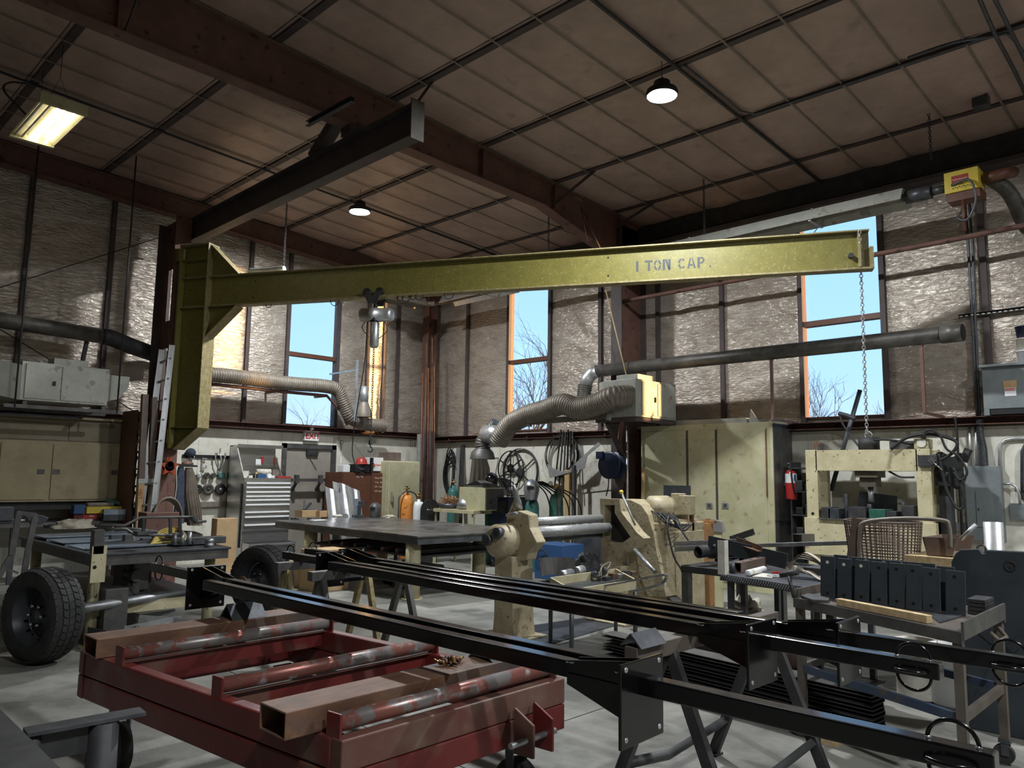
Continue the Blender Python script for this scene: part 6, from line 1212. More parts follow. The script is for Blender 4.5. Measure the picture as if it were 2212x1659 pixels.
MB().box(10.1, 10.8, 4.25, 4.43, 0, .05).box(10.1, 10.8, 2.87, 3.05, 0, .05).build('foot', 'creamrust', t)
yr = onX(1877, 960, 10.45).y
MB().cyl((10.45, yr, 2.0), (10.45, yr, 2.16), .13, n=26).build('cylinder_top', 'dark', t); MB().torus((10.45, yr, 2.19), (1, 0, 0), .045, .01, 20, 6).build('lifting_eye', 'steel', t)
MB().box(10.3, 10.6, yr - .14, yr + .14, 1.64, 1.73).box(10.35, 10.55, yr - .1, yr + .1, 1.52, 1.64).build('cylinder_block', 'dkgrime_shade', t); MB().cyl((10.45, yr, 1.52), (10.45, yr, 1.32), .035, n=16).build('ram', 'steel', t)
MB().box(10.3, 10.6, 3.06, 3.35, 2.0, 2.1).build('valve_plate', 'trowel', t)
c = V((10.3, 2.95, 2.0)); MB().box(10.25, 10.42, 2.88, 3.05, 2.0, 2.12).build('gauge_block', 'creamrust', t, .01); MB().cyl((10.235, 2.96, 2.07), (10.25, 2.96, 2.07), .055, n=22).build('pressure_gauge', 'offwhite', t); MB().cyl((10.34, 2.96, 2.12), (10.34, 2.96, 2.2), .03).build('fitting', 'black', t)
MB().box(10.2, 10.25, 2.78, 3.0, 1.78, 1.92).build('control_box', 'dark', t, .006); MB().cyl((10.19, 2.84, 1.85), (10.2, 2.84, 1.85), .05, n=4).build('control_plate', 'trowel', t); MB().cyl((10.18, 2.84, 1.85), (10.15, 2.72, 1.74), .008).build('lever', 'chrome', t)
mb = MB(); random.seed(3)
for k in range(7): y = 2.55 + random.random() * .28; z = 1.55 + random.random() * .35; mb.cyl((10.4, y, z), (10.4 + random.uniform(-.05, .2), y + random.uniform(-.12, .12), z + random.uniform(-.05, .15)), random.uniform(.03, .065), n=12)
mb.box(10.35, 10.6, 2.6, 2.86, 1.55, 1.9); mb.build('pump_assembly', 'black', t)
MB().box(10.45, 10.6, 2.72, 2.85, .1, 1.6).build('pump_reservoir', 'dark', t)
def hose(lb, pts, X, r=.014, m='black', n='hydraulic_hose'): return tag(MB().tube(spline([onX(x, y, X) for x, y in pts]), r, 8).build(n, m), lb, 'hose')
hose('thick black hose arching from the press top past its right column', [(1925, 970), (1960, 945), (2010, 938), (2055, 948), (2068, 960), (2055, 980), (2030, 995)], 10.2, .02)
hose('black hose looping highest above the press gauge', [(1996, 945), (1999, 932), (2010, 929), (2030, 940), (2045, 970), (2070, 985), (2088, 1015), (2085, 1030), (2072, 1036), (2060, 1020)], 10.15, .014)
hose('black hose hanging down in a long loop beside the electrical panel', [(2028, 980), (2036, 1020), (2046, 1060), (2065, 1095), (2078, 1098), (2082, 1080), (2075, 1045), (2060, 1010)], 10.2, .018)
hose('black hose running along the press top beam from the ram', [(1888, 950), (1920, 950), (1950, 955), (1985, 962)], 10.3, .014)
hose('long dark hose hanging from the girt down past the press', [(2063, 900), (2068, 950), (2071, 1030), (2076, 1100), (2079, 1170)], 10.9, .016)
hose('hose drooping below the press top beam', [(1920, 1018), (1945, 1030), (1975, 1031)], 10.3, .012)
# stuff on the press bed
for k, (px, w_, h, m, n, lb) in enumerate(((1795, .12, .14, 'dark', 'steel_block', 'black block at the left end of the press bed'), (1812, .14, .13, 'mill', 'steel_block', 'grey block second from left on the press bed'), (1830, .05, .32, 'mill', 'round_punch', 'tall dark punch standing on the press bed'), (1862, .22, .16, 'dark', 'tool_tray', 'large dark tray in the middle of the press bed'), (1880, .06, .2, 'mill', 'round_punch', 'short punch behind the dark tray on the press bed'), (1905, .2, .14, 'green', 'tool_tray', 'green-topped tray on the press bed'), (1935, .12, .12, 'dark', 'steel_block', 'dark block right of the green-topped tray'), (1953, .05, .24, 'mill', 'round_punch', 'grey punch standing near the right end of the press bed'), (1972, .12, .2, 'dark', 'steel_block', 'tall dark block by the right press column'))):
    y = onX(px, 1100, 10.4).y; mb = MB()
    (mb.cyl((10.38, y, 1.1), (10.38, y, 1.1 + h), w_ / 2, n=16) if 'punch' in n else mb.box(10.22, 10.5, y - w_ / 2, y + w_ / 2, 1.101, 1.1 + h)); tag(mb.build(n, m, bev=.004), lb, 'block' if n == 'steel_block' else n.split('_')[1])
tag(MB().box(10.16, 10.7, 3.05, 4.24, 1.09, 1.101).build('bed_plate', 'trowel'), 'flat steel plate across the press bed', 'plate')
tag(MB().prism([onX(x, y, 10.7) for x, y in ((1852, 1095), (1856, 1061), (1938, 1072), (1938, 1104))], (.01, 0, 0)).build('steel_sheet', 'mill'), 'tilted blue-grey sheet standing at the back of the press bed', 'sheet')
tag(MB().cyl(onX(1858, 842, 10.75), onX(1795, 1060, 10.75), .03, n=10).build('long_pipe', 'mill'), 'long grey pipe leaning from the right window to the press', 'pipe')
tag(MB().tube(spline([onX(1812, 893, 10.5), onX(1830, 898, 10.5), onX(1848, 905, 10.5)]), .03, 8).tube(spline([onX(1815, 897, 10.5), onX(1820, 915, 10.5), onX(1840, 945, 10.5), onX(1856, 965, 10.45)]), .014, 6).build('torch_holder', 'dark'), 'dark elbow tool with a cable above the press', 'tool')
t = thing('pulley', 'small rusty round pulley on the press left column top', 'pulley', (10.3, 4.28, 2.0)); MB().cyl((10.27, 4.26, 2.06), (10.33, 4.26, 2.06), .055, n=20).build('sheave', 'rusty', t); MB().box(10.26, 10.34, 4.2, 4.24, 2.0, 2.08).build('bracket', 'mill', t)
# electrical
t = thing('electrical_panel', 'tall grey electrical panel with a small inner door on the right wall', 'panel', (10.98, 2.47, .88)); MB().box(10.94, XB - .03, 2.29, 2.68, .88, 1.8).build('enclosure', 'elecgrey', t, .004)
a = onX(2107, 1060, 10.94); b = onX(2147, 1140, 10.94); d = MB().box(10.93, 10.94, b.y, a.y, b.z, a.z).build('door', 'elecgrey', t, .003); MB().box(10.925, 10.93, a.y - .035, a.y - .015, (a.z + b.z) / 2 - .02, (a.z + b.z) / 2 + .01).build('latch', 'trowel', d)
def CD(lb, pts, X, r, m='galv', n='conduit'): return tag(MB().tube([onX(x, y, X) for x, y in pts], r, 8).build(n, m), lb, 'conduit')
CD('left of two rigid conduits dropping into the electrical panel', [(2094, 918), (2097, 1010)], 11.03, .016); CD('right of two rigid conduits dropping into the electrical panel', [(2108, 918), (2111, 1010)], 11.03, .02)
mb = MB(); ribbed(mb, [onX(x, y, 10.98) for x, y in ((2117, 905), (2117, 935), (2124, 970), (2127, 1008))], .038, .02, .005, 14); tag(mb.build('flexible_conduit', 'mill'), 'thick ribbed flexible conduit dropping into the electrical panel', 'conduit')
CD('left conduit of the long pair running up the right wall', [(2079, 390), (2091, 520), (2105, 780), (2111, 905)], 11.0, .018, 'mill'); CD('right conduit of the long pair running up the right wall', [(2090, 385), (2100, 520), (2111, 780), (2117, 905)], 10.99, .015, 'mill')
CD('conduit arching right from the electrical panel top', [(2160, 1012), (2160, 970), (2163, 958), (2172, 950), (2190, 947), (2240, 946)], 11.03, .02); CD('short conduit bending down from the panel side', [(2168, 1045), (2185, 1045), (2195, 1052), (2202, 1068), (2204, 1088)], 11.0, .016)
CD('rightmost conduit with a small junction box', [(2208, 1060), (2208, 975), (2214, 962), (2230, 958)], 11.0, .02, 'mill')
for n, pl, pr, pt, pb, d_, m, lb in (('junction_box', 2180, 2225, 1087, 1124, .1, 'elecgrey', 'grey junction box right of the electrical panel'), ('wireway', 2033, 2090, 1127, 1148, .1, 'elecgrey', 'horizontal grey wireway with an outlet left of the electrical panel'), ('switch_box', 2204, 2220, 1060, 1080, .08, 'dark', 'small dark switch box at the right picture edge')):
    a = onX(pl, pt, XB - d_); b = onX(pr, pb, XB - d_); tag(MB().box(XB - d_, XB - .03, b.y, a.y, b.z, a.z).build(n, m, bev=.004), lb, 'box')
p = onX(2052, 1132, XB - .1); MBo = MB().box(XB - .11, XB - .1, p.y - .05, p.y + .05, p.z - .025, p.z + .025); o_ = MBo.build('outlet_plate', 'offwhite', [o for o in bpy.data.objects if o.name == 'wireway'][0])
a = onX(2120, 795, 10.85); t = thing('transformer', 'grey transformer cabinet with a danger label resting on the girt', 'transformer', (10.95, a.y - .4, 2.42)); y1 = a.y
MB().box(10.85, XB - .03, y1 - .9, y1, 2.5, a.z).box(10.85, XB - .03, y1 - .06, y1, 2.42, 2.5).build('enclosure', 'elecgrey', t, .004); MB().box(10.8, XB - .03, y1 - .92, y1 + .02, a.z, a.z + .03).build('lid', 'elecgrey', t)
MB().box(10.86, XB - .04, y1 - .88, y1 - .07, 2.43, 2.5).build('vent_gap', 'black', t)
p = onX(2178, 838, 10.85); MB().box(10.845, 10.85, p.y - .09, p.y + .05, p.z + .07 - .07, p.z + .09).build('paper_label', 'cardboard', t); MB().box(10.844, 10.85, p.y - .08, p.y + .04, p.z - .1, p.z - .0).build('danger_label', 'white', t); MB().box(10.842, 10.844, p.y - .075, p.y + .035, p.z - .035, p.z - .005).build('danger_stripe', 'redpaintplain', t)
text3d('DANGER', .026, (10.841, p.y + .03, p.z - .03), (0, -1, 0), (0, 0, 1), .0004, 'danger_lettering', 'white', t)
p = onX(2209, 785, 10.95); 
for k, (m, lb) in enumerate((('white', 'lower white bucket of the stack on the transformer'), ('offwhite', 'middle pale bucket of the stack on the transformer'), ('navy', 'upper dark bucket of the stack on the transformer'))):
    c = V((10.94, p.y - .06, a.z + .03 + .15 * k)); tag(MB().lathe([(0, .0), (.1, 0), (.115, .14), (.12, .14), (.12, .15), (0, .149)], c, n=24).build('bucket', m), lb, 'bucket')
tag(MB().chan(onX(2070, 684, 11.0), onX(2260, 660, 11.0), .04, .045, .004).build('slotted_strut', 'dark'), 'dark slotted strut running level across the quilted right wall', 'strut')
t = [o for o in bpy.data.objects if o.name == 'slotted_strut'][0]
for k in range(14): p = onX(2076 + 12 * k, 683.5 - 1.45 * k, 10.975); MB().box(10.974, 10.98, p.y - .016, p.y + .016, p.z - .006, p.z + .006).build('slot', 'offwhite', t)
# ================================================================== racks and tables at right middle
t = thing('steel_rack', 'dark steel rack piled with offcuts in front of the cream cabinet', 'rack', (6.75, 3.4, 0))
for x, y in ((6.28, 3.85), (7.3, 3.85), (6.28, 2.95), (7.3, 2.95)): MB().box(x - .035, x + .035, y - .035, y + .035, 0, .8).build('leg', 'trowel', t)
MB().box(6.24, 7.34, 2.91, 3.89, .74, .8).build('deck', 'dark', t, .003)
dz = .8
def on(px, py, z): return onZ(px, py, z)
def piece(n, lb, a, b, kind, m, w_=.06, h=.06, ct=None, up=None):
    mb = MB(); a = V(a); b = V(b)
    {'bar': lambda: mb.bar(a, b, w_, h, up), 'rt': lambda: mb.rtube(a, b, w_, h, .006, up), 'ang': lambda: mb.ang(a, b, w_, .007, up), 'ch': lambda: mb.chan(a, b, w_, h, .007, up), 'cyl': lambda: mb.cyl(a, b, w_, n=18), 'pipe': lambda: mb.lathe([(w_ * .85, .0), (w_, 0), (w_, (b - a).length), (w_ * .85, (b - a).length), (w_ * .85, 0)], a, b - a, 24)}[kind]()
    return tag(mb.build(n, m), lb, ct or n.split('_')[-1])
piece('pipe_offcut', 'large open black pipe end on the steel rack', onX(1508, 1193, 6.3), onX(1508, 1193, 6.3) + V((.6, -.15, .05)), 'pipe', 'dark', .055, ct='pipe')
o_ = piece('drilled_plate', 'long black plate with two round holes lying across the steel rack', onX(1530, 1172, 6.4), onX(1700, 1213, 6.35), 'bar', 'plate', .012, .13, 'plate', (0, 0, 1))
for px, py in ((1544, 1178), (1682, 1203)): p = onX(px, py, 6.39); MB().cyl(p - V((.016, 0, 0)), p + V((.0, 0, 0)), .012, n=12).build('round_hole', 'offwhite', o_)
piece('aluminium_channel', 'upper pale aluminium channel sticking out left of the rack', onX(1452, 1175, 6.7), onX(1600, 1170, 6.7), 'ch', 'alu', .05, .05, 'channel'); piece('aluminium_channel', 'lower pale aluminium channel sticking out left of the rack', onX(1455, 1186, 6.6), onX(1600, 1180, 6.6), 'ch', 'alu', .05, .05, 'channel')
piece('angle_iron', 'grey angle iron sticking up toward the cream cabinet', onX(1580, 1172, 6.9), onX(1632, 1155, 6.9), 'ang', 'trowel', .06, ct='angle'); piece('angle_iron', 'weathered angle iron resting over the drilled plate', onX(1592, 1172, 6.5), onX(1646, 1192, 6.3), 'ang', 'rusty', .05, ct='angle')
piece('square_tube', 'square tube end high at the back of the rack', onX(1722, 1164, 7.3), onX(1750, 1162, 8.2), 'rt', 'trowel', .09, .09, 'tube')
piece('flat_tube', 'long pale flat tube lying level behind the strap coil', onX(1640, 1178, 7.2), onX(1850, 1172, 7.2), 'bar', 'steel', .12, .035, 'tube')
for k in range(6): a = onX(1530 + 18 * k, 1206 + 3 * (k % 3), 6.5 + .08 * k); a.z = max(a.z, .84); piece('steel_offcut', 'short steel offcut in the heap on the steel rack', a, a + V((.35, -.12 + .05 * k, .02 * (k % 3))), ('ang', 'rt', 'bar')[k % 3], ('mill', 'dark', 'trowel')[k % 3], .05, .04, 'offcut')['group'] = 'offcuts on the steel rack'
piece('vertical_angle', 'pale upright angle iron at the left end of the tread-plate table', onZ(1566, 1242, .86), onZ(1566, 1242, .86) + V((-.0, 0, .26)), 'ang', 'offwhite', .06, ct='angle', up=(1, 0, 0))
# tread plate table
t = thing('tread_plate_table', 'grey table with a tread-plate edge holding straps and a white bottle', 'table', (5.8, 2.6, 0)); q4 = [(5.59, 3.13), (5.36, 2.2), (6.0, 2.05), (6.22, 2.98)]
MB().prism([(x, y, .8) for x, y in q4], (0, 0, .05)).build('tabletop', 'mill', t, .003)
a, b = V((*q4[0], .825)), V((*q4[1], .825)); mb = MB(); d = (b - a) / 42
for i in range(42):
    for j in (0, 1): p = a + d * (i + .25 + .5 * j); mb.bar(p + V((-.004, 0, -.016 + .016 * j)), p + d * .4 + V((-.004, 0, .0 + .016 * j)), .006, .006)
o_ = mb.build('tread_pattern', 'galv', t); o_['kind'] = 'stuff'
for x, y in ((5.62, 3.05), (5.42, 2.28), (5.97, 2.12), (6.15, 2.92), (5.7, 2.98)): MB().box(x - .02, x + .02, y - .02, y + .02, 0, .8).build('leg', 'mill' if x != 5.7 else 'trowel', t)
MB().prism([(x, y, .15) for x, y in q4], (0, 0, .02)).build('lower_shelf', 'dark', t)
Z = .85
p = onZ(1582, 1238, Z); tag(MB().cyl(p, p + V((0, 0, .085)), .022, n=18).build('steel_slug', 'mill'), 'dark steel slug standing by the upright pale angle', 'slug')
o_ = piece('brown_tube', 'brown rectangular tube with round holes on the tread-plate table', onZ(1592, 1226, .89), onZ(1668, 1208, .89), 'rt', 'brownlumber', .07, .08, 'tube')
a, b = onZ(1592, 1226, .89), onZ(1668, 1208, .89)
for k in range(4): p = a.lerp(b, .15 + .22 * k); MB().cyl(V((p.x, p.y, .93)), V((p.x, p.y, .9315)), .014, n=12).build('round_hole', 'hole', o_)
a, b = onZ(1615, 1238, .875), onZ(1650, 1229, .875); t = thing('white_bottle', 'white plastic bottle lying on the tread-plate table', 'bottle', (a + b) / 2 - V((0, 0, .025))); MB().lathe([(0, 0), (.02, 0), (.024, .01), (.024, (b - a).length), (0, (b - a).length)], a, b - a, 18).build('bottle', 'white', t); MB().lathe([(.0245, .05), (.0245, .1)], a, b - a, 18).build('label', 'offwhite', t)
p = onZ(1650, 1250, Z); tag(MB().prism([onZ(x, y, Z) for x, y in ((1625, 1246), (1645, 1238), (1672, 1242), (1668, 1249))], (0, 0, .004)).build('paper_sheet', 'offwhite'), 'crumpled white paper in front of the white bottle', 'paper')
tag(MB().torus(onZ(1672, 1244, .857), (0, 0, 1), .05, .006, 24, 6).build('plastic_ring', 'galv'), 'thin grey ring lying right of the paper', 'ring')
mb = MB()
def strap(pts, w_=.055, th=.006):
    P = spline([V(p) for p in pts], 8); vs = []; 
    for p in P: vs += [p - V((w_ / 2, 0, 0)), p + V((w_ / 2, 0, 0))]
    n = len(P); mb.add(vs + [v + V((0, 0, th)) for v in vs], [(2 * i, 2 * i + 2, 2 * i + 3, 2 * i + 1) for i in range(n - 1)] + [(2 * n + 2 * i, 2 * n + 2 * i + 1, 2 * n + 2 * i + 3, 2 * n + 2 * i + 2) for i in range(n - 1)])
c = onZ(1735, 1250, .86) + V((.1, 0, 0))
for k in range(4): strap([c + V((.02 * k, .14, .0)), c + V((.02 * k, .17, .06)), c + V((.03 * k, .08, .13 + .012 * k)), c + V((0, -.06, .12 + .01 * k)), c + V((.02, -.16, .05)), c + V((.01 * k, -.12, .0)), c + V((.05, .02, .02)), c + V((-.05, .08, .05 + .01 * k))])
strap([c + V((-.08, .12, 0)), c + V((-.05, 0, .05)), c + V((-.06, -.12, .0)), c + V((-.08, -.2, .01))], .08)
tag(mb.build('lifting_strap', 'glove'), 'coiled dirty cream lifting strap heaped on the tread-plate table', 'strap')
tag(MB().bar(onZ(1668, 1237, .88), onZ(1715, 1236, .9), .015, .015).build('red_tool', 'redpaintplain'), 'red tool handle sticking out of the strap heap', 'tool')
rag(onZ(1610, 1340, .2), .16, 'glove', 'pale green-grey cloth bundle under the tread-plate table', 'sack', 1.5, 1, .7, 3)
Bx('red_can', 5.65, 5.9, 2.65, 2.95, .17, .42, 'redpaint', 'red fuel can on the lower shelf of the tread-plate table', 'can')
# cart behind, wire basket, hopper
t = thing('handled_cart', 'steel cart with a bent tube handle behind the eight upright plates', 'cart', (7.0, 2.2, 0)); MB().box(6.5, 7.6, 1.6, 2.85, .82, .86).build('deck', 'trowel', t)
for x, y in ((6.55, 1.65), (7.55, 1.65), (6.55, 2.8), (7.55, 2.8)): MB().cyl((x, y, 0), (x, y, .82), .02, n=8).build('leg', 'mill', t)
MB().tube(spline([onX(1856, 1215, 6.55), onX(1858, 1150, 6.55), onX(1870, 1128, 6.55), onX(1950, 1120, 6.55), onX(2035, 1124, 6.55), onX(2050, 1138, 6.55), onX(2053, 1185, 6.55)], 10), .016, 10).build('tube_handle', 'duct', t)
p = onX(1905, 1205, 6.9); c = V((6.95, p.y, .86)); t = thing('wire_basket', 'round rusty wire-mesh basket on the handled cart', 'basket', c); mb = MB(); R0, R1, Hh = .26, .3, .40
for k in range(44): a = 2 * PI * k / 44; mb.bar(c + V((R0 * math.cos(a), R0 * math.sin(a), 0)), c + V((R1 * math.cos(a), R1 * math.sin(a), Hh)), .008, .008)
for k in range(17): r = R0 + (R1 - R0) * k / 16; P_ = [c + V((r * math.cos(2 * PI * i / 32), r * math.sin(2 * PI * i / 32), Hh * k / 16)) for i in range(33)]; mb.tube(P_, .0048 if k % 16 else .007, 5, cap=False)
mb.build('mesh', 'brownlumber', t); MB().cyl(c, c + V((0, 0, .004)), R0, n=30).build('base', 'dark', t)
piece('upright_angle', 'brown angle iron standing in front of the wire basket', onX(1850, 1210, 6.58), onX(1862, 1122, 6.6), 'ang', 'brownlumber', .08, ct='angle', up=(1, 0, 0))
p = onX(2035, 1180, 6.9); P_ = [onX(x, y, 6.7) for x, y in ((1992, 1160), (2068, 1163), (2058, 1200), (2002, 1198))]
t = thing('steel_hopper', 'small brown trough-shaped hopper right of the wire basket', 'hopper', (7.0, p.y, .86)); MB().prism(P_, (.01, 0, 0)).prism([q_ + V((.5, 0, 0)) for q_ in P_], (.01, 0, 0)).prism([P_[0], P_[0] + V((.5, 0, 0)), P_[3] + V((.5, 0, 0)), P_[3]], (0, -.008, 0)).prism([P_[3], P_[3] + V((.5, 0, 0)), P_[2] + V((.5, 0, 0)), P_[2]], (0, 0, -.008)).build('shell', 'brownlumber', t)
MB().cyl(onX(2075, 1165, 6.8), onX(2108, 1133, 6.8), .016).build('lever_handle', 'steel', t)
z0 = P_[3].z; tag(MB().box(6.62, 7.4, p.y - .2, p.y + .2, .861, z0 - .009).build('timber_block', 'wood'), 'light timber packing under the brown hopper', 'block')
p = onX(2145, 1128, 6.4); tag(MB().lathe([(.055, 0), (.062, 0), (.062, p.z), (.055, p.z), (.055, 0)], V((6.4, p.y, 0)), n=26).build('upright_pipe', 'galv'), 'wide galvanized pipe standing upright behind the black panel', 'pipe')
piece('half_pipe', 'short half-round steel offcut resting on the black panel edge', onX(2120, 1185, 6.0), onX(2122, 1188, 6.45), 'pipe', 'mill', .03, ct='pipe')
# ================================================================== cart with the eight plates
z = .85; A, B2, C2, D2 = V((4.87, 2.2, z)), V((4.42, 1.13, z)), V((5.3, 1.13, z)), V((5.75, 2.2, z))
t = thing('rolling_cart', 'rusty steel rolling cart carrying upright drilled plates at right foreground', 'cart', (5.1, 1.65, 0))
MB().prism([p - V((0, 0, .03)) for p in (A, B2, C2, D2)], (0, 0, .03)).build('tray', 'rustpaint', t, .003)
for a, b in ((A, B2), (D2, C2)): MB().bar(a - V((0, 0, .03)), b - V((0, 0, .03)), .02, .06).build('side_rim', 'trowel', t)
for a, b in ((A, D2), (B2, C2)): MB().bar(a + V((0, 0, .005)), b + V((0, 0, .005)), .012, .09).build('end_lip', 'rustpaint' if a is A else 'trowel', t)
def lerp4(u, v, zz): p = A.lerp(B2, u).lerp(D2.lerp(C2, u), v); return V((p.x, p.y, zz))
for u in (.03, .97):
    for v in (.03, .97): MB().bar(lerp4(u, v, .14), lerp4(u, v, .82), .045, .045).build('leg', 'rustpaint', t)
for u0, v0, u1, v1, m in ((.03, .03, .97, .03, 'bluerail'), (.97, .03, .97, .97, 'rustpaint'), (.97, .97, .03, .97, 'bluerail'), (.03, .97, .03, .03, 'rustpaint')): MB().bar(lerp4(u0, v0, .42), lerp4(u1, v1, .42), .03, .045).build('lower_rail', m, t)
for u in (.03, .97):
    for v in (.03, .97): p = lerp4(u, v, 0); MB().cyl(p + V((-.015, .01, .055)), p + V((.015, .01, .055)), .055, n=20).build('caster_wheel', 'dark', t); MB().box(p.x - .03, p.x + .03, p.y - .03, p.y + .03, .12, .14).box(p.x - .025, p.x - .02, p.y - .02, p.y + .02, .05, .12).box(p.x + .02, p.x + .025, p.y - .02, p.y + .02, .05, .12).build('caster_fork', 'mill', t)
MB().tube([lerp4(1.0, .6, .78), lerp4(1.04, .62, .74), lerp4(1.04, .8, .74), lerp4(1.0, .82, .78)], .012, 8).build('pull_handle', 'rustpaint', t)
a = onZ(1715, 1290, .86); b = onX(1703, 1240, a.x + .05); tag(MB().cyl(a, b, .012).cyl(onX(1686, 1242, b.x), onX(1724, 1236, b.x), .018, n=12).build('t_handle', 'dark'), 'dark T-shaped handle rising from the cart near the strap heap', 'handle')
edges = [(1772, 1803, 1201, 1289), (1808, 1838, 1206, 1292), (1845, 1876, 1209, 1297), (1882, 1916, 1213, 1301), (1920, 1955, 1216, 1305), (1956, 1990, 1219, 1311), (1993, 2032, 1226, 1322), (2043, 2086, 1232, 1330)]
ordn = ('first', 'second', 'third', 'fourth', 'fifth', 'sixth', 'seventh', 'eighth')
for k, (l, r, tp, bt) in enumerate(edges):
    X = 4.96 - .015 * (k % 2) - .01 * (k // 6); c0, c1 = onX(l, bt, X), onX(r, bt, X); h = onX(l, tp, X).z - .852; tl = .004 * (k % 3)
    o_ = MB().prism([V((X, c0.y, .852)), V((X, c1.y, .852)), V((X + .02, c1.y - tl, .852 + h)), V((X + .02, c0.y - tl, .852 + h))], (.012, 0, 0)).build('drilled_plate', 'plate', bev=.002)
    tag(o_, ordn[k] + ' from the left of the upright blue-black plates on the rolling cart', 'plate', 'upright drilled plates on the rolling cart')
    for f_ in (.14, .86): ym = (c0.y + c1.y) / 2; p = V((X + .02 * f_ - .0015, ym, .852 + h * f_)); MB().cyl(p, p + V((.003, 0, 0)), .010, n=14).build('bolt_hole', 'offwhite' if k < 3 and f_ > .5 else 'hole', o_)
    if k < 7: c0 = c0 + V((0, -.06, 0)); c1 = c1 + V((0, -.06, 0)); tag(MB().prism([V((X + .07, c0.y, .852)), V((X + .07, c1.y, .852)), V((X + .085, c1.y, .86 + h)), V((X + .085, c0.y, .86 + h))], (.012, 0, 0)).build('rear_plate', 'plate', bev=.002), ordn[k] + ' from the left of the plates hidden in the rear row on the cart', 'plate', 'rear row of plates on the rolling cart')
a, b = onZ(1812, 1300, .872), onZ(2008, 1338, .872); tag(MB().bar(a, b, .045, .042).build('wood_block', 'wood', bev=.003), 'light wooden stick lying in front of the upright plates', 'stick')
tag(MB().prism([onZ(x, y, .852) for x, y in ((1730, 1291), (1745, 1286), (1792, 1294), (1790, 1302), (1755, 1300))], (0, 0, .014)).build('flat_iron', 'trowel'), 'flat shaped iron piece at the left end of the cart tray', 'plate')
tag(MB().prism([onZ(x, y, .852) for x, y in ((2010, 1330), (2060, 1322), (2078, 1332), (2030, 1346))], (0, 0, .006)).build('scrap_sheet', 'mill'), 'thin dark scrap sheet at the right end of the cart tray', 'sheet')
for k in range(4): tag(MB().box(5.05, 5.25, 1.17, 1.26, .852 + .022 * k, .87 + .022 * k).build('flat_bar', 'dark'), ORD[k] + ' from the bottom of the dark slats at the right rear of the cart', 'slat', 'dark slats stacked on the cart')
# big dark folding panel
P_ = [onX(x, y, 5.85) for x, y in ((2064, 1195), (2075, 1187), (2115, 1186), (2122, 1196), (2127, 1196), (2130, 1188), (2212, 1192), (2330, 1198))]; e0, e1 = P_[-1], P_[0]
t = thing('folding_table', 'dark blue-black plastic folding table standing on edge at the right border', 'table', (5.87, .9, 0))
MB().prism([V((5.85, e0.y, .0)), V((5.85, e1.y + .02, .0)), V((5.85, e1.y + .03, e1.z - .06))] + P_, (.045, 0, 0)).build('tabletop', 'plate', t, .008)
p = onX(2182, 1223, 5.845); MB().torus(p, (1, 0, 0), .03, .006, 22, 6).cyl(p, p + V((.01, 0, 0)), .014).build('moulded_boss', 'dark', t)
for a, b in (((2105, 1350), (2212, 1440)), ((2160, 1420), (2212, 1380)), ((2160, 1420), (2090, 1560))): MB().bar(onX(*a, 5.845), onX(*b, 5.845), .01, .05).build('moulded_rib', 'plate', t)
# buckets under
for k, (px, py, m, lb) in enumerate(((1978, 1365, 'offwhite', 'pale plastic bucket on the floor behind the rolling cart'), (2052, 1370, 'white', 'white plastic bucket with a dark band behind the cart leg'))):
    p = onX(px, py, 6.35); c = V((6.35, p.y, .0)); tt = thing('bucket', lb, 'bucket', c); z_ = min(.42, p.z); MB().lathe([(0, 0), (.13, 0), (.15, z_ - .04), (.157, z_ - .04), (.157, z_), (.15, z_), (.145, .02)], c, n=28).build('pail', m, tt); MB().torus(c + V((0, 0, z_ - .05)), (0, 0, 1), .158, .006, 28, 6).build('rim_band', 'white', tt)
# stacks of black steel under and behind the horse
for k in range(9):
    tag(MB().chan((5.2 - .012 * (k % 3), 3.92 - .02 * (k % 4), .12 + .026 * k), (5.0 - .012 * (k % 3), 1.75, .12 + .026 * k), .16, .024, .004).build('black_channel', 'dark' if k < 8 else 'trowel'), 'long black channel in the floor stack behind the sawhorse, ' + ('bottom', 'second', 'third', 'fourth', 'middle', 'sixth', 'seventh', 'eighth', 'topmost pale one')[k] + (' from the floor' if 0 < k < 8 else ''), 'channel', 'stack of long black channels')
for y in (3.6, 2.0): tag(MB().box(4.85, 5.35, y - .05, y + .05, 0, .105).build('dunnage_block', 'wood'), ('rear' if y > 2 else 'front') + ' wooden dunnage under the stack of black channels', 'block')
a = onZ(1440, 1280, .3); b = onZ(1640, 1290, .3); piece('dark_channel', 'big dark channel lying on the floor left of the tread-plate table', V((a.x, a.y, .16)), V((5.95, 3.35, .16)), 'ch', 'dark', .12, .3, 'channel')
for x0, y0, x1, y1, lb in ((5.6, 5.2, 8.4, 2.4, 'dark rubber mat on the floor behind the black bars'),): tag(MB().prism([onZ(1148, 1352, .001), onZ(1310, 1330, .001), onZ(1330, 1352, .001), onZ(1190, 1392, .001), onZ(1148, 1395, .001)], (0, 0, .008)).build('floor_mat', 'mill'), lb, 'mat')
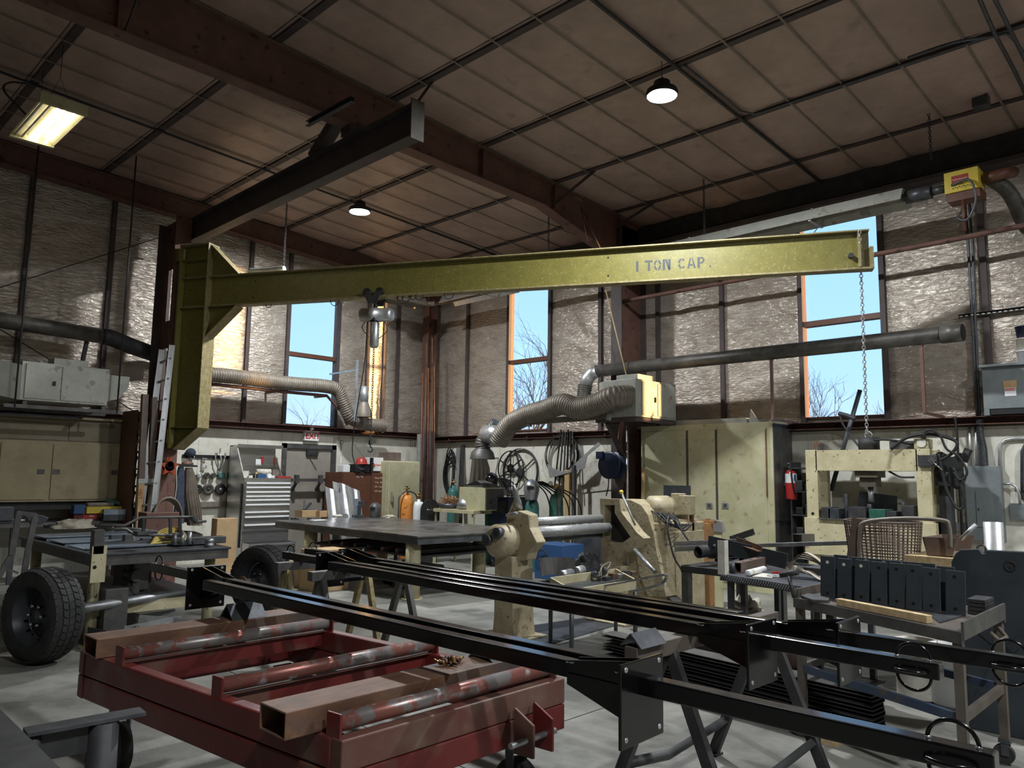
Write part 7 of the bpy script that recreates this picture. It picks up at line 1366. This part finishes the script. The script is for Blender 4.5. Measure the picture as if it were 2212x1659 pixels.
# ================================================================== red roller cart
e1 = V((.985, .015, 0)).normalized(); e2 = V((-.11, .99, 0)).normalized(); O = V((1.72, 2.53, 0)); LW, LL = 1.22, 2.12
def K(a, b, z): return O + e1 * a + e2 * b + V((0, 0, z))
t = thing('roller_cart', 'heavy red steel roller cart with three painted rollers in the foreground', 'cart', O + e1 * .6 + e2 * 1)
for z in (.56, .44):
    nm = 'upper_frame' if z > .5 else 'lower_frame'
    for a, b in ((K(0, .035, z), K(0, LL - .035, z)), (K(LW, LL - .035, z), K(LW, .035, z))): MB().bar(b, a, .07, .117).build(nm, 'redpaint', t, .01)
    for b_ in (.0, LL): MB().bar(K(-.035, b_, z), K(LW + .035, b_, z), .07, .117).build(nm, 'rustred' if b_ == 0 and z > .5 else 'redpaint', t, .006)
RB = (.03, .82, 1.72)
for b_ in RB:
    MB().cyl(K(-.02, b_, .665), K(LW - .02, b_, .665), .034, n=20).build('roller', 'rollbar', t)
    for a in (-.03, LW - .01): MB().prism([K(a, b_ - .04, .59), K(a, b_ + .04, .59), K(a, b_ + .04, .705), K(a, b_ - .04, .705)], e1 * .012).build('roller_bracket', 'redpaint', t, .003)
    if b_ > .5: MB().bar(K(.03, b_ + .05, .57), K(LW - .03, b_ + .05, .57), .06, .09).build('cross_member', 'redpaint', t, .004); MB().bar(K(.0, b_ + .02, .62), K(LW, b_ + .02, .62), .05, .008).build('wear_strip', 'rustred', t)
for b_ in (.25, .35): MB().prism([K(LW - .35, -.05 - .0, .36), K(LW - .35, -.16, .36), K(LW - .35, -.16, .5), K(LW - .35, -.05, .56)], e1 * .014).build('tow_lug', 'rustred', t, .003) if b_ == .25 else MB().prism([K(LW - .22, -.05, .36), K(LW - .22, -.16, .36), K(LW - .22, -.16, .5), K(LW - .22, -.05, .56)], e1 * .014).build('tow_lug', 'redpaint', t, .003)
MB().cyl(K(LW - .45, -.12, .43), K(LW - .15, -.12, .43), .014, n=10).build('tow_pin', 'steel', t)
for a, b_ in ((.12, .12), (LW - .12, .12), (.12, LL - .15), (LW - .12, LL - .15)):
    p = K(a, b_, 0); MB().cyl(p + V((-.03, 0, .125)), p + V((.03, 0, .125)), .125, n=28).build('wheel', 'rubber', t); MB().cyl(p + V((-.033, 0, .125)), p + V((.033, 0, .125)), .06, n=18).build('wheel_hub', 'mill', t)
    MB().box(p.x - .06, p.x + .06, p.y - .05, p.y + .05, .36, .385).bar(p + V((-.045, 0, .12)), p + V((-.045, .02, .37)), .05, .008, up=(1, 0, 0)).bar(p + V((.045, 0, .12)), p + V((.045, .02, .37)), .05, .008, up=(1, 0, 0)).build('wheel_fork', 'mill', t)
# two rusty tubes on the frame
TZ = .6185
for k, (a0, a1, b_, lb) in enumerate(((-.06, 1.5, 1.98, 'rear rusty rectangular steel tube lying across the red cart, toward the big tyre'), (-.17, 1.32, .2, 'front rusty rectangular steel tube lying across the red cart between two rollers'))):
    t = thing('rectangular_tube', lb, 'tube', K((a0 + a1) / 2, b_, TZ)); MB().rtube(K(a0, b_, TZ + .052), K(a1, b_, TZ + .052), .19, .1, .008).build('tube_wall', 'rusty', t, .004)
    MB().bar(K(a1 - .3, b_ - .0, TZ + .1022), K(a1 - .29, b_, TZ + .1022), .19, .0008).build('weld_seam', 'dark', t)
TT = TZ + .103
# bolts
random.seed(11)
bc = K(.75, .22, TT)
for k in range(17):
    a = random.uniform(0, 2 * PI); r = random.uniform(0, .055); p = bc + V((r * 1.1 * math.cos(a), r * .7 * math.sin(a), .009)); d = V((random.uniform(-1, 1), random.uniform(-1, 1), random.uniform(-.1, .25))).normalized(); s_ = .02 + (.018 if k > 10 else 0) * (1 - r / .055)
    p.z = TT + s_ - .008
    tag(MB().cyl(p, p + d * .012, .011, n=6).cyl(p + d * .012, p + d * .042, .006, n=8).build('hex_bolt', 'rusty' if k % 3 else 'brass'), 'small brown hex bolt in the pile on the front rusty tube', 'bolt', 'pile of bolts on the front rusty tube')
# ================================================================== black hitch bars
def V_block(p, ang, lb, m='mill', L_=.16, s=.075):
    u = V((math.cos(ang), math.sin(ang), 0)); w_ = V((-u.y, u.x, 0))
    return tag(MB().prism([p - u * L_ / 2 - w_ * s, p - u * L_ / 2 - w_ * (s - .01), p - u * L_ / 2 + V((0, 0, s - .012)), p - u * L_ / 2 + w_ * (s - .01), p - u * L_ / 2 + w_ * s, p - u * L_ / 2 + V((0, 0, s))], u * L_).build('angle_block', m), lb, 'block')
BH = .062; BZ = .878
V_block(K(1.02, .2, TT), 0, 'grey upside-down angle under the black bars at the front rusty tube', L_=.2, s=.085)
V_block(K(.8, 1.98, TT), 0, 'grey upside-down angle under the black bars at the rear rusty tube', L_=.22, s=.085)
def hitch(lb, yp=.73):
    t = thing('hitch_bar', lb, 'bar', (0, 0, 0), group='glossy black hitch bars')
    MB().box(-BH / 2, BH / 2, 0, 4.35, -BH / 2, BH / 2).build('bar', 'blackgloss', t, .006)
    MB().box(-.135, .135, yp, yp + .013, -.195, .085).build('mounting_plate', 'blackgloss', t, .004)
    for x in (-.105, .105):
        for z in (-.165, .065): MB().cyl((x, yp - .002, z), (x, yp + .015, z), .009, n=12).build('bolt_hole', 'galv', t)
    for x in (-BH / 2 - .004, BH / 2 + .004): MB().prism([(x - .004, yp + .013, .0), (x - .004, yp + .013, .08), (x - .004, yp + .31, .036), (x - .004, yp + .31, .0)], (.008, 0, 0)).build('upper_gusset', 'blackgloss', t); MB().prism([(x - .004, yp + .013, -.01), (x - .004, yp + .31, -.01), (x - .004, yp + .31, -.05), (x - .004, yp + .013, -.14)], (.008, 0, 0)).build('lower_gusset', 'blackgloss', t)
    for z, sg in ((BH / 2, 1), (-BH / 2, -1)): MB().tube([V((0, .1 + .062 * math.cos(a), z + sg * .058 * math.sin(a))) for a in [PI * i / 14 for i in range(15)]], .006, 8).build('chain_loop', 'blackgloss', t)
    MB().tube([V((-BH / 2 - .045 * math.sin(a), .1 + .06 * math.cos(a), -.005)) for a in [PI * i / 12 for i in range(13)]], .006, 8).build('side_loop', 'blackgloss', t)
    for y in (.04, .16): MB().ball((0, y, BH / 2), .009).build('weld_bead', 'weld', t)
    mb = MB(); random.seed(5)
    for y in (yp + .06, yp + .28):
        for i in range(9): mb.ball((-BH / 2 - .008, y + .004 * i, .03 + random.uniform(-.002, .002)), .0028, n=6, m=4)
    mb.build('weld_beads', 'weld', t)
    return t
h0 = hitch('nearest black hitch bar, its ringed tip at the lower right corner', 1.07); h1 = hitch('second front black hitch bar, its tip pointing to the left welding table', .85); h2 = hitch('front-most bar of the rear group, ringed tip at right by the cart')
def place(o, x0, y0, x1, y1, flip):   # tip at (x0,y0), far end toward (x1,y1)
    d = V((x1 - x0, y1 - y0, 0)); rz = math.atan2(d.y, d.x) - PI / 2; o.matrix_basis = Matrix.Translation(V((x0, y0, BZ))) @ Matrix.Rotation(rz, 4, 'Z'); return o
srcs = [(2.36, .54, 2.24, 4.7, None), (2.33, 6.02, 2.45, 1.8, 'second front black hitch bar, its tip pointing to the left welding table'), (3.33, .93, 3.40, 5.2, 'front-most bar of the rear group, ringed tip at right by the cart'),
        (3.52, 6.2, 3.49, 1.9, 'rear-group black bar whose ringed tip is at the far left end'), (3.70, .68, 3.68, 5.0, 'rear-group black bar with its plate furthest right, tip hidden'), (3.83, 6.35, 3.79, 2.0, 'rearmost black bar with its plate furthest back at left')]
protos = []
for i, (x0, y0, x1, y1, lb) in enumerate(srcs):
    o = (h0, h1, h2)[i] if i < 3 else dup(h2, label=lb)
    protos.append((o, x0, y0, x1, y1))
for o, x0, y0, x1, y1 in protos: place(o, x0, y0, x1, y1, 0)
# ================================================================== sawhorses
def horse(x0, x1, y, zt, lb, m='dark', braces=True, spread=.34, beam='rustpaint'):
    t = thing('sawhorse', lb, 'sawhorse', ((x0 + x1) / 2, y, 0))
    MB().bar((x0, y, zt - .035), (x1, y, zt - .035), .07, .07).build('top_beam', beam, t, .004)
    for x in (max(x0 + .1, 3.2), x1 - .1):
        for s in (-1, 1): MB().bar((x, y + s * .02, zt - .07), (x, y + s * spread, .01), .055, .04, up=(1, 0, 0)).box(x - .04, x + .04, y + s * spread - .04, y + s * spread + .04, 0, .012).build('leg', m, t)
    if braces:
        for s in (-1, 1): f_ = .75; MB().tube([V((max(x0 + .1, 3.2), y + s * spread * f_, zt * (1 - f_))), V(((x0 + x1) / 2, y + s * spread * f_, zt * (1 - f_) - .05)), V((x1 - .1, y + s * spread * f_, zt * (1 - f_)))], .028, 4).build('brace', m, t)
    return t
ZT = BZ - BH / 2
horse(2.9, 4.3, 2.07, ZT, 'black steel sawhorse under the plate ends of the rear black bars')
V_block(V((3.0, 2.07, ZT)), 0, 'dark upside-down angle piece on the left end of the near sawhorse', 'mill', .2, .06)
horse(3.2, 4.2, 5.25, ZT, 'dark steel sawhorse under the middle of the rear black bars, left of the roll machine', 'trowel', False, .3, 'trowel')
horse(3.3, 4.3, 5.95, ZT, 'sawhorse with yellow legs under the far ends of the black bars', 'yellowdirty', False, .26, 'trowel')
# ================================================================== lower left stand and channel
t = thing('beam_stand', 'dark steel T-beam stand on a thick pipe leg at lower left', 'stand', (1.0, 2.65, 0))
a = onZ(55, 1578, .72); b = onZ(290, 1536, .72); d = (b - a).normalized(); n_ = V((-d.y, d.x, 0))
MB().bar(a + V((0, 0, -.006)), b + d * .03 + V((0, 0, -.006)), .085, .012).build('top_flange', 'mill', t); MB().bar(a + V((0, 0, -.06)), b - d * .05 + V((0, 0, -.06)), .012, .1).build('beam_web', 'dark', t)
p = b - d * .1; MB().cyl((p.x, p.y, 0), (p.x, p.y, .705), .055, .05, n=26).build('pipe_leg', 'dark', t); MB().cyl((p.x, p.y, 0), (p.x, p.y, .012), .12, n=26).build('foot_plate', 'dark', t)
p = a + d * .02; MB().cyl((p.x, p.y, 0), (p.x, p.y, .705), .03, n=16).build('rear_leg', 'dark', t)
a = onZ(-140, 1440, .74); b = onZ(150, 1760, .74); dd_ = (b - a).normalized(); w_ = V((-dd_.y, dd_.x, 0)); t = thing('steel_channel', 'wide smooth dark brown steel channel at the lower left corner', 'channel', (a + b) / 2 - V((0, 0, .1)))
MB().bar(a, b, .13, .01).bar(a - w_ * .06 - V((0, 0, .05)), b - w_ * .06 - V((0, 0, .05)), .01, .1).bar(a + w_ * .06 - V((0, 0, .05)), b + w_ * .06 - V((0, 0, .05)), .01, .1).build('channel_body', 'dark', t)
for f_ in (.15, .85): p = a.lerp(b, f_); MB().cyl((p.x, p.y, 0), (p.x, p.y, .7), .03, n=14).build('leg', 'dark', t)
# ================================================================== outside
struct(MB().box(-60, 90, -60, 90, -.4, -.16).build('ground', 'grass')) if False else tag(MB().box(-80, 120, -80, 120, -.6, -.16).build('field', 'grass'), 'dull grassy field outside the windows', 'ground', kind='stuff')
def branch(mb, p, d, L, r, lv, rnd):
    q = [p]; m = 3
    for i in range(m): d = (d + V((rnd.uniform(-.16, .16), rnd.uniform(-.16, .16), rnd.uniform(-.02, .14)))).normalized(); q.append(q[-1] + d * L / m)
    mb.tube(q, r, 4 if lv < 3 else 3, rad=[r * (1 - .18 * i) for i in range(m + 1)], cap=False)
    if lv == 0: return
    for k in range(4 if lv > 2 else 3):
        i = rnd.choice((1, 2, 3)) if k else 3; a = rnd.uniform(0, 2 * PI); s = rnd.uniform(.35, .75); x, u = frame(d)
        branch(mb, q[i], (d + (x * math.cos(a) + u * math.sin(a)) * s).normalized(), L * rnd.uniform(.6, .8), r * .56, lv - 1, rnd)
def tree(x, y, H, lb, seed, lv=5):
    rnd = random.Random(seed); mb = MB(); branch(mb, V((x, y, -.2)), V((0, 0, 1)), H * .34, H * .013, lv, rnd); return tag(mb.build('bare_tree', 'bark'), lb, 'tree', 'bare trees outside')
for x, y, h, s, lb in ((30, 12.4, 7.4, 1, 'tall bare tree seen in the lower right window'), (34, 10.6, 6.5, 2, 'smaller bare tree at the left in the right window'), (38, 16.2, 6.5, 3, 'bare tree at the right in the right window'),
                       (30, 28, 10.5, 4, 'big forking bare tree in the middle window'), (36, 36, 9, 5, 'low bare tree at the left in the middle window'), (40, 33, 8.5, 6, 'low bare tree at the right in the middle window')): tree(x, y, h, lb, s, 5 if s in (1, 4) else 4)
t0 = None
for k in range(26):
    rnd = random.Random(k)
    if k < 4: mb = MB(); branch(mb, V((0, 0, 0)), V((0, 0, 1)), 2.2, .05, 4, rnd); o_ = tag(mb.build('scrub_tree', 'bark'), 'leafless scrub in the tree line outside the windows', 'tree', 'tree line outside the windows'); o_.data.transform(Matrix.Translation(o_.location)); protos_ = (protos_ + [o_]) if k else [o_]
    else: o_ = protos_[k % 4].copy(); C.objects.link(o_)
    if k < 13: x, y = 17 + 1.9 * k + rnd.uniform(-1, 1), 40 + rnd.uniform(-3, 3)
    else: x, y = 42 + rnd.uniform(-3, 3), 10 + 2.4 * (k - 13)
    s = rnd.uniform(.8, 1.25); o_.matrix_basis = Matrix.Translation((x, y, -.2)) @ Matrix.Rotation(rnd.uniform(0, 6), 4, 'Z') @ Matrix.Diagonal((s, s, s, 1))
